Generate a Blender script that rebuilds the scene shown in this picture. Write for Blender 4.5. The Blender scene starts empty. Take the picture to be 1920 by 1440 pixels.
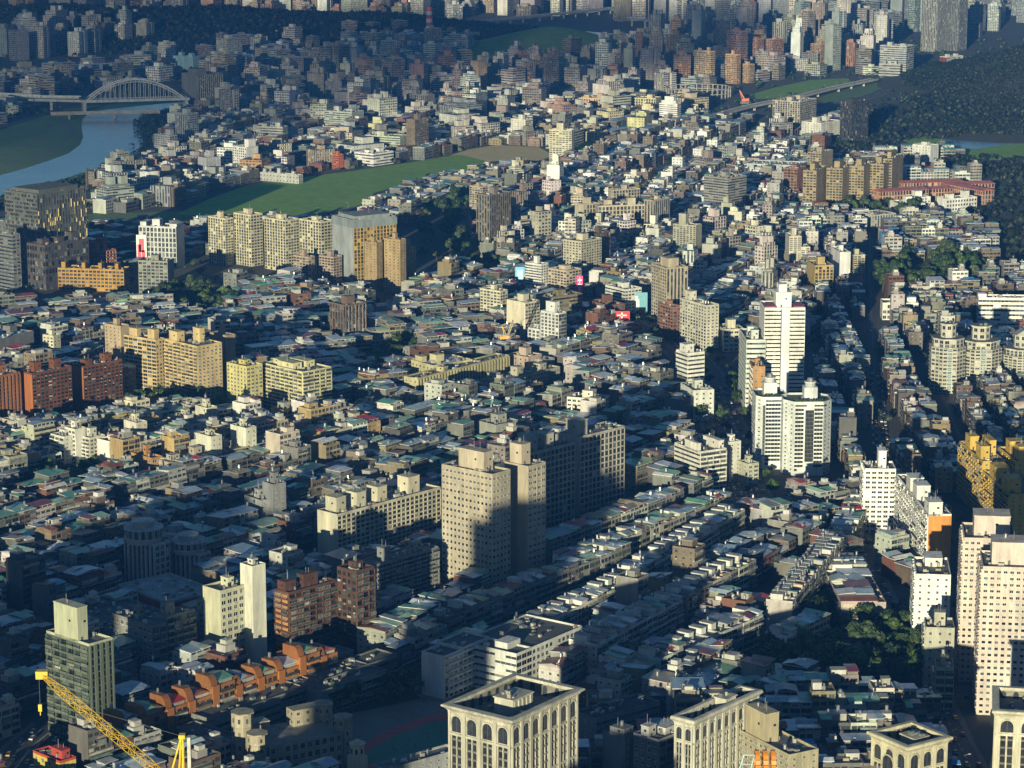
import bpy, math, random
from math import sin, cos, tan, atan, radians, pi, sqrt, hypot
random.seed(7)
scene = bpy.context.scene
# ------------------------------------------------------------------ camera, sky, sun, exposure
H = 390.0
F = 5000.0
PIT = radians(12.1)
cd = bpy.data.cameras.new("camera"); cd.lens = F/1920*36; cd.sensor_width = 36
cd.clip_start = 1.0; cd.clip_end = 60000
cam = bpy.data.objects.new("camera", cd); scene.collection.objects.link(cam)
cam.location = (0, 0, H); cam.rotation_euler = (pi/2-PIT, 0, 0)
scene.camera = cam
SUN_AZ, SUN_EL = radians(-166), radians(7.5)      # direction towards the sun, azimuth from +Y towards +X
world = bpy.data.worlds.new("World"); scene.world = world; world.use_nodes = True
wn = world.node_tree.nodes; wl = world.node_tree.links
sky = wn.new("ShaderNodeTexSky"); sky.sky_type = 'NISHITA'; sky.sun_disc = False
sky.sun_elevation = SUN_EL; sky.sun_rotation = SUN_AZ % (2*pi)
sky.altitude = 300; sky.air_density = 1.2; sky.dust_density = 0.3; sky.ozone_density = 4.0
wn["Background"].inputs[1].default_value = 0.06
wl.new(sky.outputs[0], wn["Background"].inputs[0])
sd = bpy.data.lights.new("sun", 'SUN'); sd.energy = 5.0; sd.angle = radians(0.5); sd.color = (1.0, 0.91, 0.60)
so = bpy.data.objects.new("sun", sd); scene.collection.objects.link(so)
so.rotation_euler = (pi/2-SUN_EL, 0, pi-SUN_AZ); so.location = (0, -300, 900)
scene.view_settings.view_transform = 'Standard'; scene.view_settings.look = 'None'
scene.view_settings.exposure = 0.98; scene.view_settings.gamma = 1.0
scene.cycles.max_bounces = 4; scene.cycles.diffuse_bounces = 2; scene.cycles.glossy_bounces = 2
scene.cycles.volume_bounces = 0; scene.cycles.transparent_max_bounces = 8
scene.cycles.caustics_reflective = False; scene.cycles.caustics_refractive = False
col = scene.collection

# ------------------------------------------------------------------ geometry of the view: pixel (1920x1440) -> ground
CP, SP = cos(PIT), sin(PIT)
def at(px, py, z=0.0):
    a = (px-960)/F; b = (720-py)/F
    dz = -SP + b*CP; dy = CP + b*SP
    t = (z-H)/dz
    return (a*t, dy*t)
def depth(X, Y, z): return Y*CP + (H-z)*SP
def proj(X, Y, z):
    d = depth(X, Y, z); up = Y*SP - (H-z)*CP
    return (960+F*X/d, 720-F*up/d)

# ------------------------------------------------------------------ materials
def nodes(name):
    m = bpy.data.materials.new(name); m.use_nodes = True
    nt = m.node_tree; n = nt.nodes; l = nt.links
    b = n["Principled BSDF"]
    return m, n, l, b
def mth(n, l, op, a, b=None, c=None, clamp=False):
    x = n.new("ShaderNodeMath"); x.operation = op; x.use_clamp = clamp
    for i, v in enumerate((a, b, c)):
        if v is None: continue
        if isinstance(v, (int, float)): x.inputs[i].default_value = v
        else: l.new(v, x.inputs[i])
    return x.outputs[0]
def mixc(n, l, f, a, b, mode='MIX'):
    x = n.new("ShaderNodeMix"); x.data_type = 'RGBA'; x.blend_type = mode
    for s, v in ((0, f), (6, a), (7, b)):
        if isinstance(v, (int, float)): x.inputs[s].default_value = v
        elif isinstance(v, tuple): x.inputs[s].default_value = (*v, 1)
        else: l.new(v, x.inputs[s])
    return x.outputs[2]
def noise(n, l, scale, vec=None, detail=3.0, rough=0.6):
    x = n.new("ShaderNodeTexNoise"); x.inputs["Scale"].default_value = scale
    x.inputs["Detail"].default_value = detail; x.inputs["Roughness"].default_value = rough
    if vec is not None: l.new(vec, x.inputs["Vector"])
    return x.outputs["Fac"]
def maprange(n, l, v, a, b, c, d):
    x = n.new("ShaderNodeMapRange"); l.new(v, x.inputs[0])
    for i, k in enumerate((a, b, c, d)): x.inputs[i+1].default_value = k
    return x.outputs[0]
def attr(n, name):
    x = n.new("ShaderNodeAttribute"); x.attribute_name = name; return x
def pos(n): return n.new("ShaderNodeNewGeometry").outputs["Position"]
def scaled(n, l, vec, s):
    x = n.new("ShaderNodeVectorMath"); x.operation = 'MULTIPLY'; l.new(vec, x.inputs[0]); x.inputs[1].default_value = s
    return x.outputs[0]

def make_facade():
    m, n, l, b = nodes("plastered_wall_with_windows")
    uv = n.new("ShaderNodeUVMap"); uv.uv_map = "UVMap"
    sx = n.new("ShaderNodeSeparateXYZ"); l.new(uv.outputs[0], sx.inputs[0])
    u, v = sx.outputs[0], sx.outputs[1]
    st = n.new("ShaderNodeSeparateXYZ"); l.new(attr(n, "sty").outputs["Vector"], st.inputs[0])
    wf, hf, seed = st.outputs
    fu = mth(n, l, 'ABSOLUTE', mth(n, l, 'SUBTRACT', mth(n, l, 'FRACT', u), 0.5))
    fvv = mth(n, l, 'FRACT', v)
    fv = mth(n, l, 'ABSOLUTE', mth(n, l, 'SUBTRACT', fvv, 0.52))
    wm = mth(n, l, 'MULTIPLY', mth(n, l, 'LESS_THAN', fu, mth(n, l, 'MULTIPLY', wf, 0.5)), mth(n, l, 'LESS_THAN', fv, mth(n, l, 'MULTIPLY', hf, 0.5)))
    cb = n.new("ShaderNodeCombineXYZ")
    l.new(mth(n, l, 'FLOOR', u), cb.inputs[0]); l.new(mth(n, l, 'FLOOR', v), cb.inputs[1]); l.new(seed, cb.inputs[2])
    wnz = n.new("ShaderNodeTexWhiteNoise"); wnz.noise_dimensions = '3D'; l.new(cb.outputs[0], wnz.inputs["Vector"])
    r = wnz.outputs["Value"]
    rc = n.new("ShaderNodeSeparateColor"); l.new(wnz.outputs["Color"], rc.inputs[0])
    ramp = n.new("ShaderNodeValToRGB"); ramp.color_ramp.interpolation = 'CONSTANT'
    e = ramp.color_ramp.elements
    e[0].color = (0.012, 0.014, 0.018, 1); e[1].position = 0.35; e[1].color = (0.03, 0.036, 0.042, 1)
    for p, c in ((0.66, (0.055, 0.075, 0.08, 1)), (0.86, (0.10, 0.11, 0.105, 1)), (0.945, (0.18, 0.18, 0.16, 1)), (0.985, (0.34, 0.34, 0.31, 1))):
        x = e.new(p); x.color = c
    l.new(r, ramp.inputs[0])
    # no window in a few cells; mullion in the middle of wide ones
    keep = mth(n, l, 'GREATER_THAN', rc.outputs[1], 0.07)
    wm = mth(n, l, 'MULTIPLY', wm, keep)
    mull = mth(n, l, 'GREATER_THAN', mth(n, l, 'ABSOLUTE', mth(n, l, 'SUBTRACT', mth(n, l, 'FRACT', mth(n, l, 'MULTIPLY', u, 2.0)), 0.5)), 0.46)
    wallc = attr(n, "col").outputs["Color"]
    p = pos(n)
    dirt = maprange(n, l, noise(n, l, 0.12, scaled(n, l, p, (1, 1, 0.35)), 5, 0.7), 0.3, 0.75, 0.62, 1.12)
    streak = maprange(n, l, noise(n, l, 1.1, scaled(n, l, p, (1, 1, 0.08)), 3, 0.6), 0.35, 0.7, 0.84, 1.05)
    patch = maprange(n, l, rc.outputs[2], 0, 1, 0.9, 1.06)
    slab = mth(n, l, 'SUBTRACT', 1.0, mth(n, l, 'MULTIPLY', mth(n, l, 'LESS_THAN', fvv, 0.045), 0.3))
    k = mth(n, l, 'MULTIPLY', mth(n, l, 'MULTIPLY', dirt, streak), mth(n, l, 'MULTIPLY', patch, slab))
    base = mixc(n, l, 1.0, wallc, mixc(n, l, 1.0, (1, 1, 1), k, 'MULTIPLY'), 'MULTIPLY')
    # air-conditioning boxes and grilles under some windows
    ac = mth(n, l, 'MULTIPLY', mth(n, l, 'LESS_THAN', mth(n, l, 'ABSOLUTE', mth(n, l, 'SUBTRACT', mth(n, l, 'FRACT', u), rc.outputs[0])), 0.09),
             mth(n, l, 'LESS_THAN', mth(n, l, 'ABSOLUTE', mth(n, l, 'SUBTRACT', fvv, 0.2)), 0.09))
    ac = mth(n, l, 'MULTIPLY', ac, mth(n, l, 'MULTIPLY', mth(n, l, 'GREATER_THAN', rc.outputs[2], 0.55), mth(n, l, 'GREATER_THAN', wf, 0.05)))
    base = mixc(n, l, ac, base, (0.34, 0.34, 0.32))
    frame = mth(n, l, 'MULTIPLY', wm, mull)
    glassc = mixc(n, l, mth(n, l, 'MULTIPLY', mull, 0.6), ramp.outputs[0], base)
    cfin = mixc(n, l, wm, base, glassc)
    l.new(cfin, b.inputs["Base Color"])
    l.new(maprange(n, l, wm, 0, 1, 0.8, 0.22), b.inputs["Roughness"])
    bp = n.new("ShaderNodeBump"); bp.inputs["Strength"].default_value = 0.6; bp.inputs["Distance"].default_value = 0.25; bp.invert = True
    l.new(wm, bp.inputs["Height"]); l.new(bp.outputs[0], b.inputs["Normal"])
    return m
def make_tin():
    m, n, l, b = nodes("tin_roof_sheet")
    c = attr(n, "col").outputs["Color"]; p = pos(n)
    uv = n.new("ShaderNodeUVMap"); uv.uv_map = "UVMap"
    k1 = maprange(n, l, noise(n, l, 0.25, p, 5, 0.65), 0.3, 0.7, 0.62, 1.2)
    k2 = maprange(n, l, noise(n, l, 1.2, scaled(n, l, uv.outputs[0], (2.5, 0.15, 1)), 3, 0.6), 0.3, 0.7, 0.78, 1.1)
    base = mixc(n, l, 1.0, c, mixc(n, l, 1.0, (1, 1, 1), mth(n, l, 'MULTIPLY', k1, k2), 'MULTIPLY'), 'MULTIPLY')
    rust = maprange(n, l, noise(n, l, 0.5, p, 6, 0.75), 0.6, 0.72, 0, 0.55)
    base = mixc(n, l, rust, base, (0.10, 0.055, 0.03))
    l.new(base, b.inputs["Base Color"]); b.inputs["Roughness"].default_value = 0.34
    wv = n.new("ShaderNodeTexWave"); wv.inputs["Scale"].default_value = 1.1; wv.inputs["Distortion"].default_value = 0
    l.new(uv.outputs[0], wv.inputs["Vector"])
    bp = n.new("ShaderNodeBump"); bp.inputs["Strength"].default_value = 0.35; bp.inputs["Distance"].default_value = 0.06
    l.new(wv.outputs["Fac"], bp.inputs["Height"]); l.new(bp.outputs[0], b.inputs["Normal"])
    return m
def make_con():
    m, n, l, b = nodes("weathered_concrete")
    c = attr(n, "col").outputs["Color"]; p = pos(n)
    k1 = maprange(n, l, noise(n, l, 0.2, p, 6, 0.7), 0.3, 0.7, 0.5, 1.2)
    k2 = maprange(n, l, noise(n, l, 1.3, scaled(n, l, p, (1, 1, 0.15)), 4, 0.7), 0.3, 0.7, 0.75, 1.12)
    base = mixc(n, l, 1.0, c, mixc(n, l, 1.0, (1, 1, 1), mth(n, l, 'MULTIPLY', k1, k2), 'MULTIPLY'), 'MULTIPLY')
    l.new(base, b.inputs["Base Color"]); b.inputs["Roughness"].default_value = 0.85
    return m
def make_attrmat(name, rough, metal=0.0, var=0.25, sc=0.4):
    m, n, l, b = nodes(name)
    c = attr(n, "col").outputs["Color"]
    k1 = maprange(n, l, noise(n, l, sc, pos(n), 4, 0.6), 0.3, 0.7, 1-var, 1+var*0.6)
    base = mixc(n, l, 1.0, c, mixc(n, l, 1.0, (1, 1, 1), k1, 'MULTIPLY'), 'MULTIPLY')
    l.new(base, b.inputs["Base Color"]); b.inputs["Roughness"].default_value = rough; b.inputs["Metallic"].default_value = metal
    return m
def make_leaf():
    m, n, l, b = nodes("foliage")
    c = attr(n, "col").outputs["Color"]
    oi = n.new("ShaderNodeObjectInfo")
    k = maprange(n, l, noise(n, l, 0.16, pos(n), 4, 0.7), 0.3, 0.7, 0.55, 1.35)
    k2 = maprange(n, l, oi.outputs["Random"], 0, 1, 0.75, 1.2)
    base = mixc(n, l, 1.0, c, mixc(n, l, 1.0, (1, 1, 1), mth(n, l, 'MULTIPLY', k, k2), 'MULTIPLY'), 'MULTIPLY')
    l.new(base, b.inputs["Base Color"]); b.inputs["Roughness"].default_value = 0.65
    return m
def make_ground(name, c1, c2, c3, sc, rough=0.95):
    m, n, l, b = nodes(name); p = pos(n)
    f1 = maprange(n, l, noise(n, l, sc, p, 6, 0.65), 0.35, 0.65, 0, 1)
    f2 = maprange(n, l, noise(n, l, sc*7, p, 5, 0.7), 0.4, 0.65, 0, 1)
    base = mixc(n, l, mth(n, l, 'MULTIPLY', f2, 0.6), mixc(n, l, f1, c1, c2), c3)
    l.new(base, b.inputs["Base Color"]); b.inputs["Roughness"].default_value = rough
    return m
def make_water():
    m, n, l, b = nodes("river_water"); p = pos(n)
    f = maprange(n, l, noise(n, l, 0.006, scaled(n, l, p, (1, 2.5, 1)), 4, 0.6), 0.35, 0.65, 0, 1)
    l.new(mixc(n, l, f, (0.12, 0.24, 0.36), (0.16, 0.30, 0.44)), b.inputs["Base Color"])
    b.inputs["Roughness"].default_value = 0.16; b.inputs["Specular IOR Level"].default_value = 0.6
    bp = n.new("ShaderNodeBump"); bp.inputs["Strength"].default_value = 0.25; bp.inputs["Distance"].default_value = 0.4
    l.new(noise(n, l, 0.25, p, 4, 0.7), bp.inputs["Height"]); l.new(bp.outputs[0], b.inputs["Normal"])
    return m
FAC, TIN, CON, GLASS, STEEL, PAINT, LEAF, BARK = range(8)
MATS = [make_facade(), make_tin(), make_con(), make_attrmat("window_glass", 0.12, 0, 0.5, 0.3), make_attrmat("brushed_steel", 0.3, 0.85, 0.2, 1.0),
        make_attrmat("painted_metal", 0.4, 0, 0.25, 0.8), make_leaf(), make_attrmat("bark", 0.9)]
M_LAND = make_ground("city_ground", (0.05, 0.05, 0.05), (0.08, 0.076, 0.07), (0.03, 0.042, 0.02), 0.02)
M_ASPH = make_ground("asphalt", (0.04, 0.041, 0.044), (0.055, 0.056, 0.058), (0.07, 0.07, 0.07), 0.03, 0.8)
M_MEAD = make_ground("meadow_grass", (0.17, 0.34, 0.03), (0.24, 0.40, 0.05), (0.12, 0.22, 0.03), 0.012)
M_BANK = make_ground("river_bank_grass", (0.09, 0.18, 0.035), (0.14, 0.23, 0.05), (0.05, 0.08, 0.025), 0.02)
M_DIRT = make_ground("bare_earth", (0.60, 0.44, 0.20), (0.68, 0.54, 0.28), (0.30, 0.30, 0.08), 0.03)
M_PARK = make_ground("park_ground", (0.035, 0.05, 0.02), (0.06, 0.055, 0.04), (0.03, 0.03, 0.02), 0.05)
M_SPORT = make_ground("sports_court", (0.06, 0.17, 0.11), (0.075, 0.20, 0.13), (0.10, 0.15, 0.11), 0.05)
M_TRACK = make_ground("running_track", (0.42, 0.09, 0.07), (0.47, 0.11, 0.08), (0.25, 0.09, 0.08), 0.05)
M_PAVE = make_ground("paving", (0.12, 0.12, 0.115), (0.17, 0.165, 0.155), (0.08, 0.08, 0.08), 0.05)
M_WATER = make_water()

# ------------------------------------------------------------------ mesh building
class MB:
    def __init__(s, ox=0, oy=0, oz=0, rot=0):
        s.v = []; s.f = []; s.m = []; s.c = []; s.s = []; s.uv = []
        s.ox, s.oy, s.oz = ox, oy, oz; s.cr, s.sr = cos(rot), sin(rot)
    def frame(s, ox, oy, oz=0, rot=0):
        s.ox, s.oy, s.oz = ox, oy, oz; s.cr, s.sr = cos(rot), sin(rot)
    def pt(s, x, y, z):
        s.v.append((s.ox + x*s.cr - y*s.sr, s.oy + x*s.sr + y*s.cr, s.oz+z)); return len(s.v)-1
    def face(s, pts, mat, c, sty=(0, 0, 0), uv=None):
        i = [s.pt(*p) for p in pts]
        s.f.append(i); s.m.append(mat); s.c.append(c); s.s.append(sty)
        if uv is None: uv = [(0.5, 0.0)]*len(i)
        s.uv.append(uv)
    def prism(s, poly, z0, z1, mat, c, sty=None, fl=0, bay=3.2, top=True, topmat=None, topc=None, seed=None, stys=None):
        """extruded footprint; each side gets window-cell coordinates"""
        n = len(poly); seed = random.random()*50 if seed is None else seed
        for i in range(n):
            (x0, y0), (x1, y1) = poly[i], poly[(i+1) % n]
            L = hypot(x1-x0, y1-y0); q = stys[i] if stys else sty
            if q and fl:
                nb = max(1, round(L/(q[2] if len(q) > 2 else bay)))
                sy = (q[0], q[1], seed+i)
                uv = [(0, 0), (nb, 0), (nb, fl), (0, fl)]
            else:
                sy = (0, 0, seed); uv = [(0, 0.5), (L/3, 0.5), (L/3, 0.5+0.01), (0, 0.51)]
            s.face([(x0, y0, z0), (x1, y1, z0), (x1, y1, z1), (x0, y0, z1)], mat, c, sy, uv)
        if top:
            s.face([(x, y, z1) for x, y in poly], CON if topmat is None else topmat, topc or (0.16, 0.165, 0.165), uv=[(x, y) for x, y in poly])
    def box(s, x0, y0, x1, y1, z0, z1, mat, c, **k):
        k.setdefault('topmat', mat); k.setdefault('topc', c)
        s.prism([(x0, y0), (x1, y0), (x1, y1), (x0, y1)], z0, z1, mat, c, **k)
    def boxb(s, x0, y0, x1, y1, z0, z1, mat, c):
        """closed box with a bottom"""
        s.box(x0, y0, x1, y1, z0, z1, mat, c)
        s.face([(x0, y0, z0), (x0, y1, z0), (x1, y1, z0), (x1, y0, z0)], mat, c)
    def cyl(s, x, y, r, z0, z1, mat, c, n=8, top=True, r1=None):
        r1 = r if r1 is None else r1
        a = [(cos(2*pi*i/n), sin(2*pi*i/n)) for i in range(n)]
        for i in range(n):
            p, q = a[i], a[(i+1) % n]
            s.face([(x+r*p[0], y+r*p[1], z0), (x+r*q[0], y+r*q[1], z0), (x+r1*q[0], y+r1*q[1], z1), (x+r1*p[0], y+r1*p[1], z1)], mat, c)
        if top: s.face([(x+r1*p[0], y+r1*p[1], z1) for p in a], mat, c)
    def bar(s, p, q, r, mat, c, n=4):
        """a straight square bar between two points"""
        d = [q[i]-p[i] for i in range(3)]; L = sqrt(sum(k*k for k in d)) or 1; d = [k/L for k in d] if L > 1e-6 else [0, 0, 1]; L = max(L, 1e-6)
        up = (0, 0, 1) if abs(d[2]) < 0.9 else (1, 0, 0)
        a = (d[1]*up[2]-d[2]*up[1], d[2]*up[0]-d[0]*up[2], d[0]*up[1]-d[1]*up[0]); la = sqrt(sum(k*k for k in a)) or 1; a = [k/la for k in a]
        b = (d[1]*a[2]-d[2]*a[1], d[2]*a[0]-d[0]*a[2], d[0]*a[1]-d[1]*a[0])
        ring = [(cos(pi/4+2*pi*i/n)*r, sin(pi/4+2*pi*i/n)*r) for i in range(n)]
        for i in range(n):
            u, w = ring[i], ring[(i+1) % n]
            s.face([tuple(e[k]+a[k]*g[0]+b[k]*g[1] for k in range(3)) for e, g in ((p, u), (p, w), (q, w), (q, u))], mat, c)
        for e in (p, q): s.face([tuple(e[k]+a[k]*g[0]+b[k]*g[1] for k in range(3)) for g in ring], mat, c)
    def gable(s, x0, y0, x1, y1, z, rise, c, wallc, axis='y', eave=0.4, asym=0.5, hip=0.0, fc=None):
        """tin gable roof over a rectangle; the ridge runs along axis"""
        t = 0.25; fc = fc or c
        if axis == 'y':
            xm = x0+(x1-x0)*asym
            a0, a1, b0, b1 = x0-eave, x1+eave, y0-eave, y1+eave
            R0, R1 = (xm, b0+hip, z+rise), (xm, b1-hip, z+rise)
            s.face([(a0, b0, z), R0, R1, (a0, b1, z)][::-1], TIN, c, uv=[(b0, 0), (b0, 5), (b1, 5), (b1, 0)][::-1])
            s.face([(a1, b0, z), (a1, b1, z), R1, R0], TIN, c, uv=[(b0, 0), (b1, 0), (b1, 5), (b0, 5)])
            g = (TIN, c) if hip else (FAC, wallc)
            s.face([(a0, b0, z), (a1, b0, z), R0], *g); s.face([(a1, b1, z), (a0, b1, z), R1], *g)
            s.face([(a0, b0, z-t), (a1, b0, z-t), (a1, b0, z), (a0, b0, z)], PAINT, fc)
            s.face([(a0, b1, z-t), (a0, b0, z-t), (a0, b0, z), (a0, b1, z)], PAINT, fc)
        else:
            ym = y0+(y1-y0)*asym
            a0, a1, b0, b1 = x0-eave, x1+eave, y0-eave, y1+eave
            R0, R1 = (a0+hip, ym, z+rise), (a1-hip, ym, z+rise)
            s.face([(a0, b0, z), (a1, b0, z), R1, R0], TIN, c, uv=[(a0, 0), (a1, 0), (a1, 5), (a0, 5)])
            s.face([(a1, b1, z), (a0, b1, z), R0, R1], TIN, c, uv=[(a1, 0), (a0, 0), (a0, 5), (a1, 5)])
            g = (TIN, c) if hip else (FAC, wallc)
            s.face([(a0, b1, z), (a0, b0, z), R0], *g); s.face([(a1, b0, z), (a1, b1, z), R1], *g)
            s.face([(a0, b0, z-t), (a1, b0, z-t), (a1, b0, z), (a0, b0, z)], PAINT, fc)
            s.face([(a0, b1, z-t), (a0, b0, z-t), (a0, b0, z), (a0, b1, z)], PAINT, fc)
    def mesh(s, name):
        me = bpy.data.meshes.new(name)
        me.from_pydata(s.v, [], s.f)
        for m in MATS: me.materials.append(m)
        me.polygons.foreach_set("material_index", s.m)
        a = me.attributes.new("col", 'FLOAT_COLOR', 'FACE'); a.data.foreach_set("color", [k for c in s.c for k in (c[0], c[1], c[2], 1.0)])
        a = me.attributes.new("sty", 'FLOAT_VECTOR', 'FACE'); a.data.foreach_set("vector", [k for c in s.s for k in c])
        u = me.uv_layers.new(name="UVMap"); u.data.foreach_set("uv", [k for q in s.uv for p in q for k in p])
        me.update(); return me
    def build(s, name, parent=None):
        if not s.f: return None
        o = bpy.data.objects.new(name, s.mesh(name)); col.objects.link(o)
        if parent is not None: o.parent = parent
        return o
def tag(o, label=None, cat=None, group=None, kind=None):
    if label: o["label"] = label
    if cat: o["category"] = cat
    if group: o["group"] = group
    if kind: o["kind"] = kind
    return o
def empty(name, x, y, z=0, rz=0, label=None, cat=None, group=None):
    o = bpy.data.objects.new(name, None); col.objects.link(o)
    o.location = (x, y, z); o.rotation_euler = (0, 0, rz); o.empty_display_size = 5
    return tag(o, label, cat, group)
def inst(name, me, parent, loc, rz=0, sc=(1, 1, 1)):
    o = bpy.data.objects.new(name, me); col.objects.link(o); o.parent = parent
    o.location = loc; o.rotation_euler = (0, 0, rz); o.scale = sc
    return o
def sheet(name, pxs, mat, z, world_pts=None, kind="structure", th=0):
    pts = world_pts or [at(x, y, 0) for x, y in pxs]
    me = bpy.data.meshes.new(name); me.from_pydata([(x, y, z) for x, y in pts], [], [list(range(len(pts)))])
    me.materials.append(mat); me.update()
    # face up
    if me.polygons[0].normal.z < 0: me.flip_normals()
    o = bpy.data.objects.new(name, me); col.objects.link(o); o["kind"] = kind
    return o
# ------------------------------------------------------------------ where nothing may be filled in
RECTS = []      # (cx, cy, ax, ay, halfA, halfB): landmark footprints
POLYS = []      # polygons kept free (parks, river, meadow, courts)
ROADS = []      # ((x0,y0),(x1,y1),halfwidth)
LM = []         # (short name, x, y) of named landmarks for the labels of small houses
def inpoly(x, y, P):
    c = False; n = len(P); j = n-1
    for i in range(n):
        if (P[i][1] > y) != (P[j][1] > y) and x < (P[j][0]-P[i][0])*(y-P[i][1])/(P[j][1]-P[i][1])+P[i][0]: c = not c
        j = i
    return c
GRID = {}
def cell(x, y): return (int(x//60), int(y//60))
def add_rect(cx, cy, ax, ay, hA, hB):
    RECTS.append((cx, cy, ax, ay, hA, hB)); r = hypot(hA, hB)+12
    for i in range(int((cx-r)//60), int((cx+r)//60)+1):
        for j in range(int((cy-r)//60), int((cy+r)//60)+1): GRID.setdefault((i, j), []).append(RECTS[-1])
def blocked(x, y, r):
    for cx, cy, ax, ay, hA, hB in GRID.get(cell(x, y), ()):
        dx, dy = x-cx, y-cy
        if abs(dx*ax+dy*ay) < hA+r and abs(-dx*ay+dy*ax) < hB+r: return True
    for (x0, y0), (x1, y1), w in ROADS:
        dx, dy = x1-x0, y1-y0; t = max(0, min(1, ((x-x0)*dx+(y-y0)*dy)/(dx*dx+dy*dy)))
        if hypot(x-x0-t*dx, y-y0-t*dy) < w+r: return True
    for P, bb in POLYS:
        if bb[0]-r < x < bb[2]+r and bb[1]-r < y < bb[3]+r and (inpoly(x, y, P) or any(inpoly(x+a*r, y+b*r, P) for a, b in ((1, 0), (-1, 0), (0, 1), (0, -1)))): return True
    return False
def keep_free(P):
    POLYS.append((P, (min(p[0] for p in P), min(p[1] for p in P), max(p[0] for p in P), max(p[1] for p in P))))
def jit(c, s=0.12, r=random):
    k = 1+r.uniform(-s, s)
    return tuple(max(0.0, min(0.95, v*k*(1+r.uniform(-s, s)*0.35))) for v in c)
# ------------------------------------------------------------------ shared small meshes
STY = {'P': (.55, .52, 3.3), 'p': (.28, .34, 4.2), 'R': (1.0, .42, 6.0), 'S': (1.0, .36, 6.0), 'B': (.88, .62, 4.6), 'b': (.74, .58, 3.4), 'V': (.5, 1.0, 3.2),
       'G': (.66, .78, 3.4), 'D': (.93, .84, 2.6), 'N': None, 'W': (.74, .46, 3.6), 'F': (.8, .62, 2.2), 'M': (.62, .38, 2.7)}
GLASSC = [(.014, .017, .02), (.03, .036, .04), (.012, .014, .018), (.07, .10, .11), (.17, .17, .15), (.02, .03, .035)]
FRAMES = {'w': (.5, .5, .48), 'd': (.05, .05, .05)}
_wm = {}
def window_mesh(fr, g, tall=False):
    k = (fr, g, tall)
    if k not in _wm:
        m = MB(); c = FRAMES[fr]; t = .055
        m.face([(-.5, -.03, -.5), (.5, -.03, -.5), (.5, -.03, .5), (-.5, -.03, .5)], GLASS, GLASSC[g])
        for x0, x1, z0, z1 in ((-.5, -.5+t, -.5, .5), (.5-t, .5, -.5, .5), (-t/2, t/2, -.5+t, .5-t), (-.5+t, .5-t, -.5, -.5+t), (-.5+t, .5-t, .5-t, .5)):
            m.boxb(x0, -.11, x1, 0, z0, z1, PAINT, c)
        m.boxb(-.56, -.2, .56, 0, -.56, -.505, PAINT, c)
        _wm[k] = m.mesh("window")
    return _wm[k]
def balcony_mesh(L, c, dp=1.1, cage=0):
    m = MB(); h = 1.0
    m.boxb(-L/2, -dp, L/2, 0, 0, .16, CON, c)
    m.boxb(-L/2, -dp-.1, L/2, -dp, 0, h, CON, c)
    for x in (-L/2, L/2-.1): m.boxb(x, -dp, x+.1, 0, .16, h, CON, c)
    if cage:
        m.boxb(-L/2, -dp-.1, L/2, -dp-.02, h, h+.12, PAINT, (.3, .3, .3)); m.boxb(-L/2, -dp-.1, L/2, 0, 2.5, 2.6, TIN, (.2, .26, .24))
        if cage == 1: m.boxb(-L/2+.05, -dp-.05, L/2-.05, -dp, h+.12, 2.5, GLASS, (.05, .06, .06))
        else:
            k = max(2, int(L/0.8))
            for i in range(k+1): m.boxb(-L/2+i*(L-.08)/k, -dp-.08, -L/2+i*(L-.08)/k+.08, -dp, h+.12, 2.5, PAINT, (.35, .35, .34))
    return m.mesh("balcony")
def tank_mesh(r, h):
    m = MB(); c = (.62, .64, .66)
    for a in range(3): m.bar((.7*r*cos(a*2.1), .7*r*sin(a*2.1), 0), (.7*r*cos(a*2.1), .7*r*sin(a*2.1), 1.0), .07, PAINT, (.2, .2, .2))
    m.cyl(0, 0, r, 1.0, 1.0+h, STEEL, c, 10, top=False); m.cyl(0, 0, r, 1.0+h, 1.3+h, STEEL, c, 10, r1=r*.35)
    return m.mesh("water_tank")
TANKS = [tank_mesh(.6, 1.5), tank_mesh(.75, 1.7), tank_mesh(.5, 1.2)]
def tank_into(mb, x, y, z, r=.8, h=1.9):
    mb.cyl(x, y, r*.8, z, z+.8, PAINT, (.12, .12, .12), 4, top=False); mb.cyl(x, y, r, z+.8, z+.8+h, STEEL, (.62, .64, .66), 6)
def clutter(mb, x0, y0, x1, y1, z, n, r):
    """ducts, condensers, vents and small plant on a flat roof"""
    for i in range(n):
        w, d, h = r.uniform(.6, 2.6), r.uniform(.6, 2.0), r.uniform(.5, 1.7)
        if x1-x0 < w+.5 or y1-y0 < d+.5: continue
        x, y = r.uniform(x0, x1-w), r.uniform(y0, y1-d)
        mb.box(x, y, x+w, y+d, z+.002*i, z+h, r.choice((CON, PAINT, PAINT)), jit(r.choice(((.3, .3, .28), (.45, .45, .43), (.12, .15, .14), (.2, .2, .2), (.35, .3, .22))), .2, r))
NWIN = [0]
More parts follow.
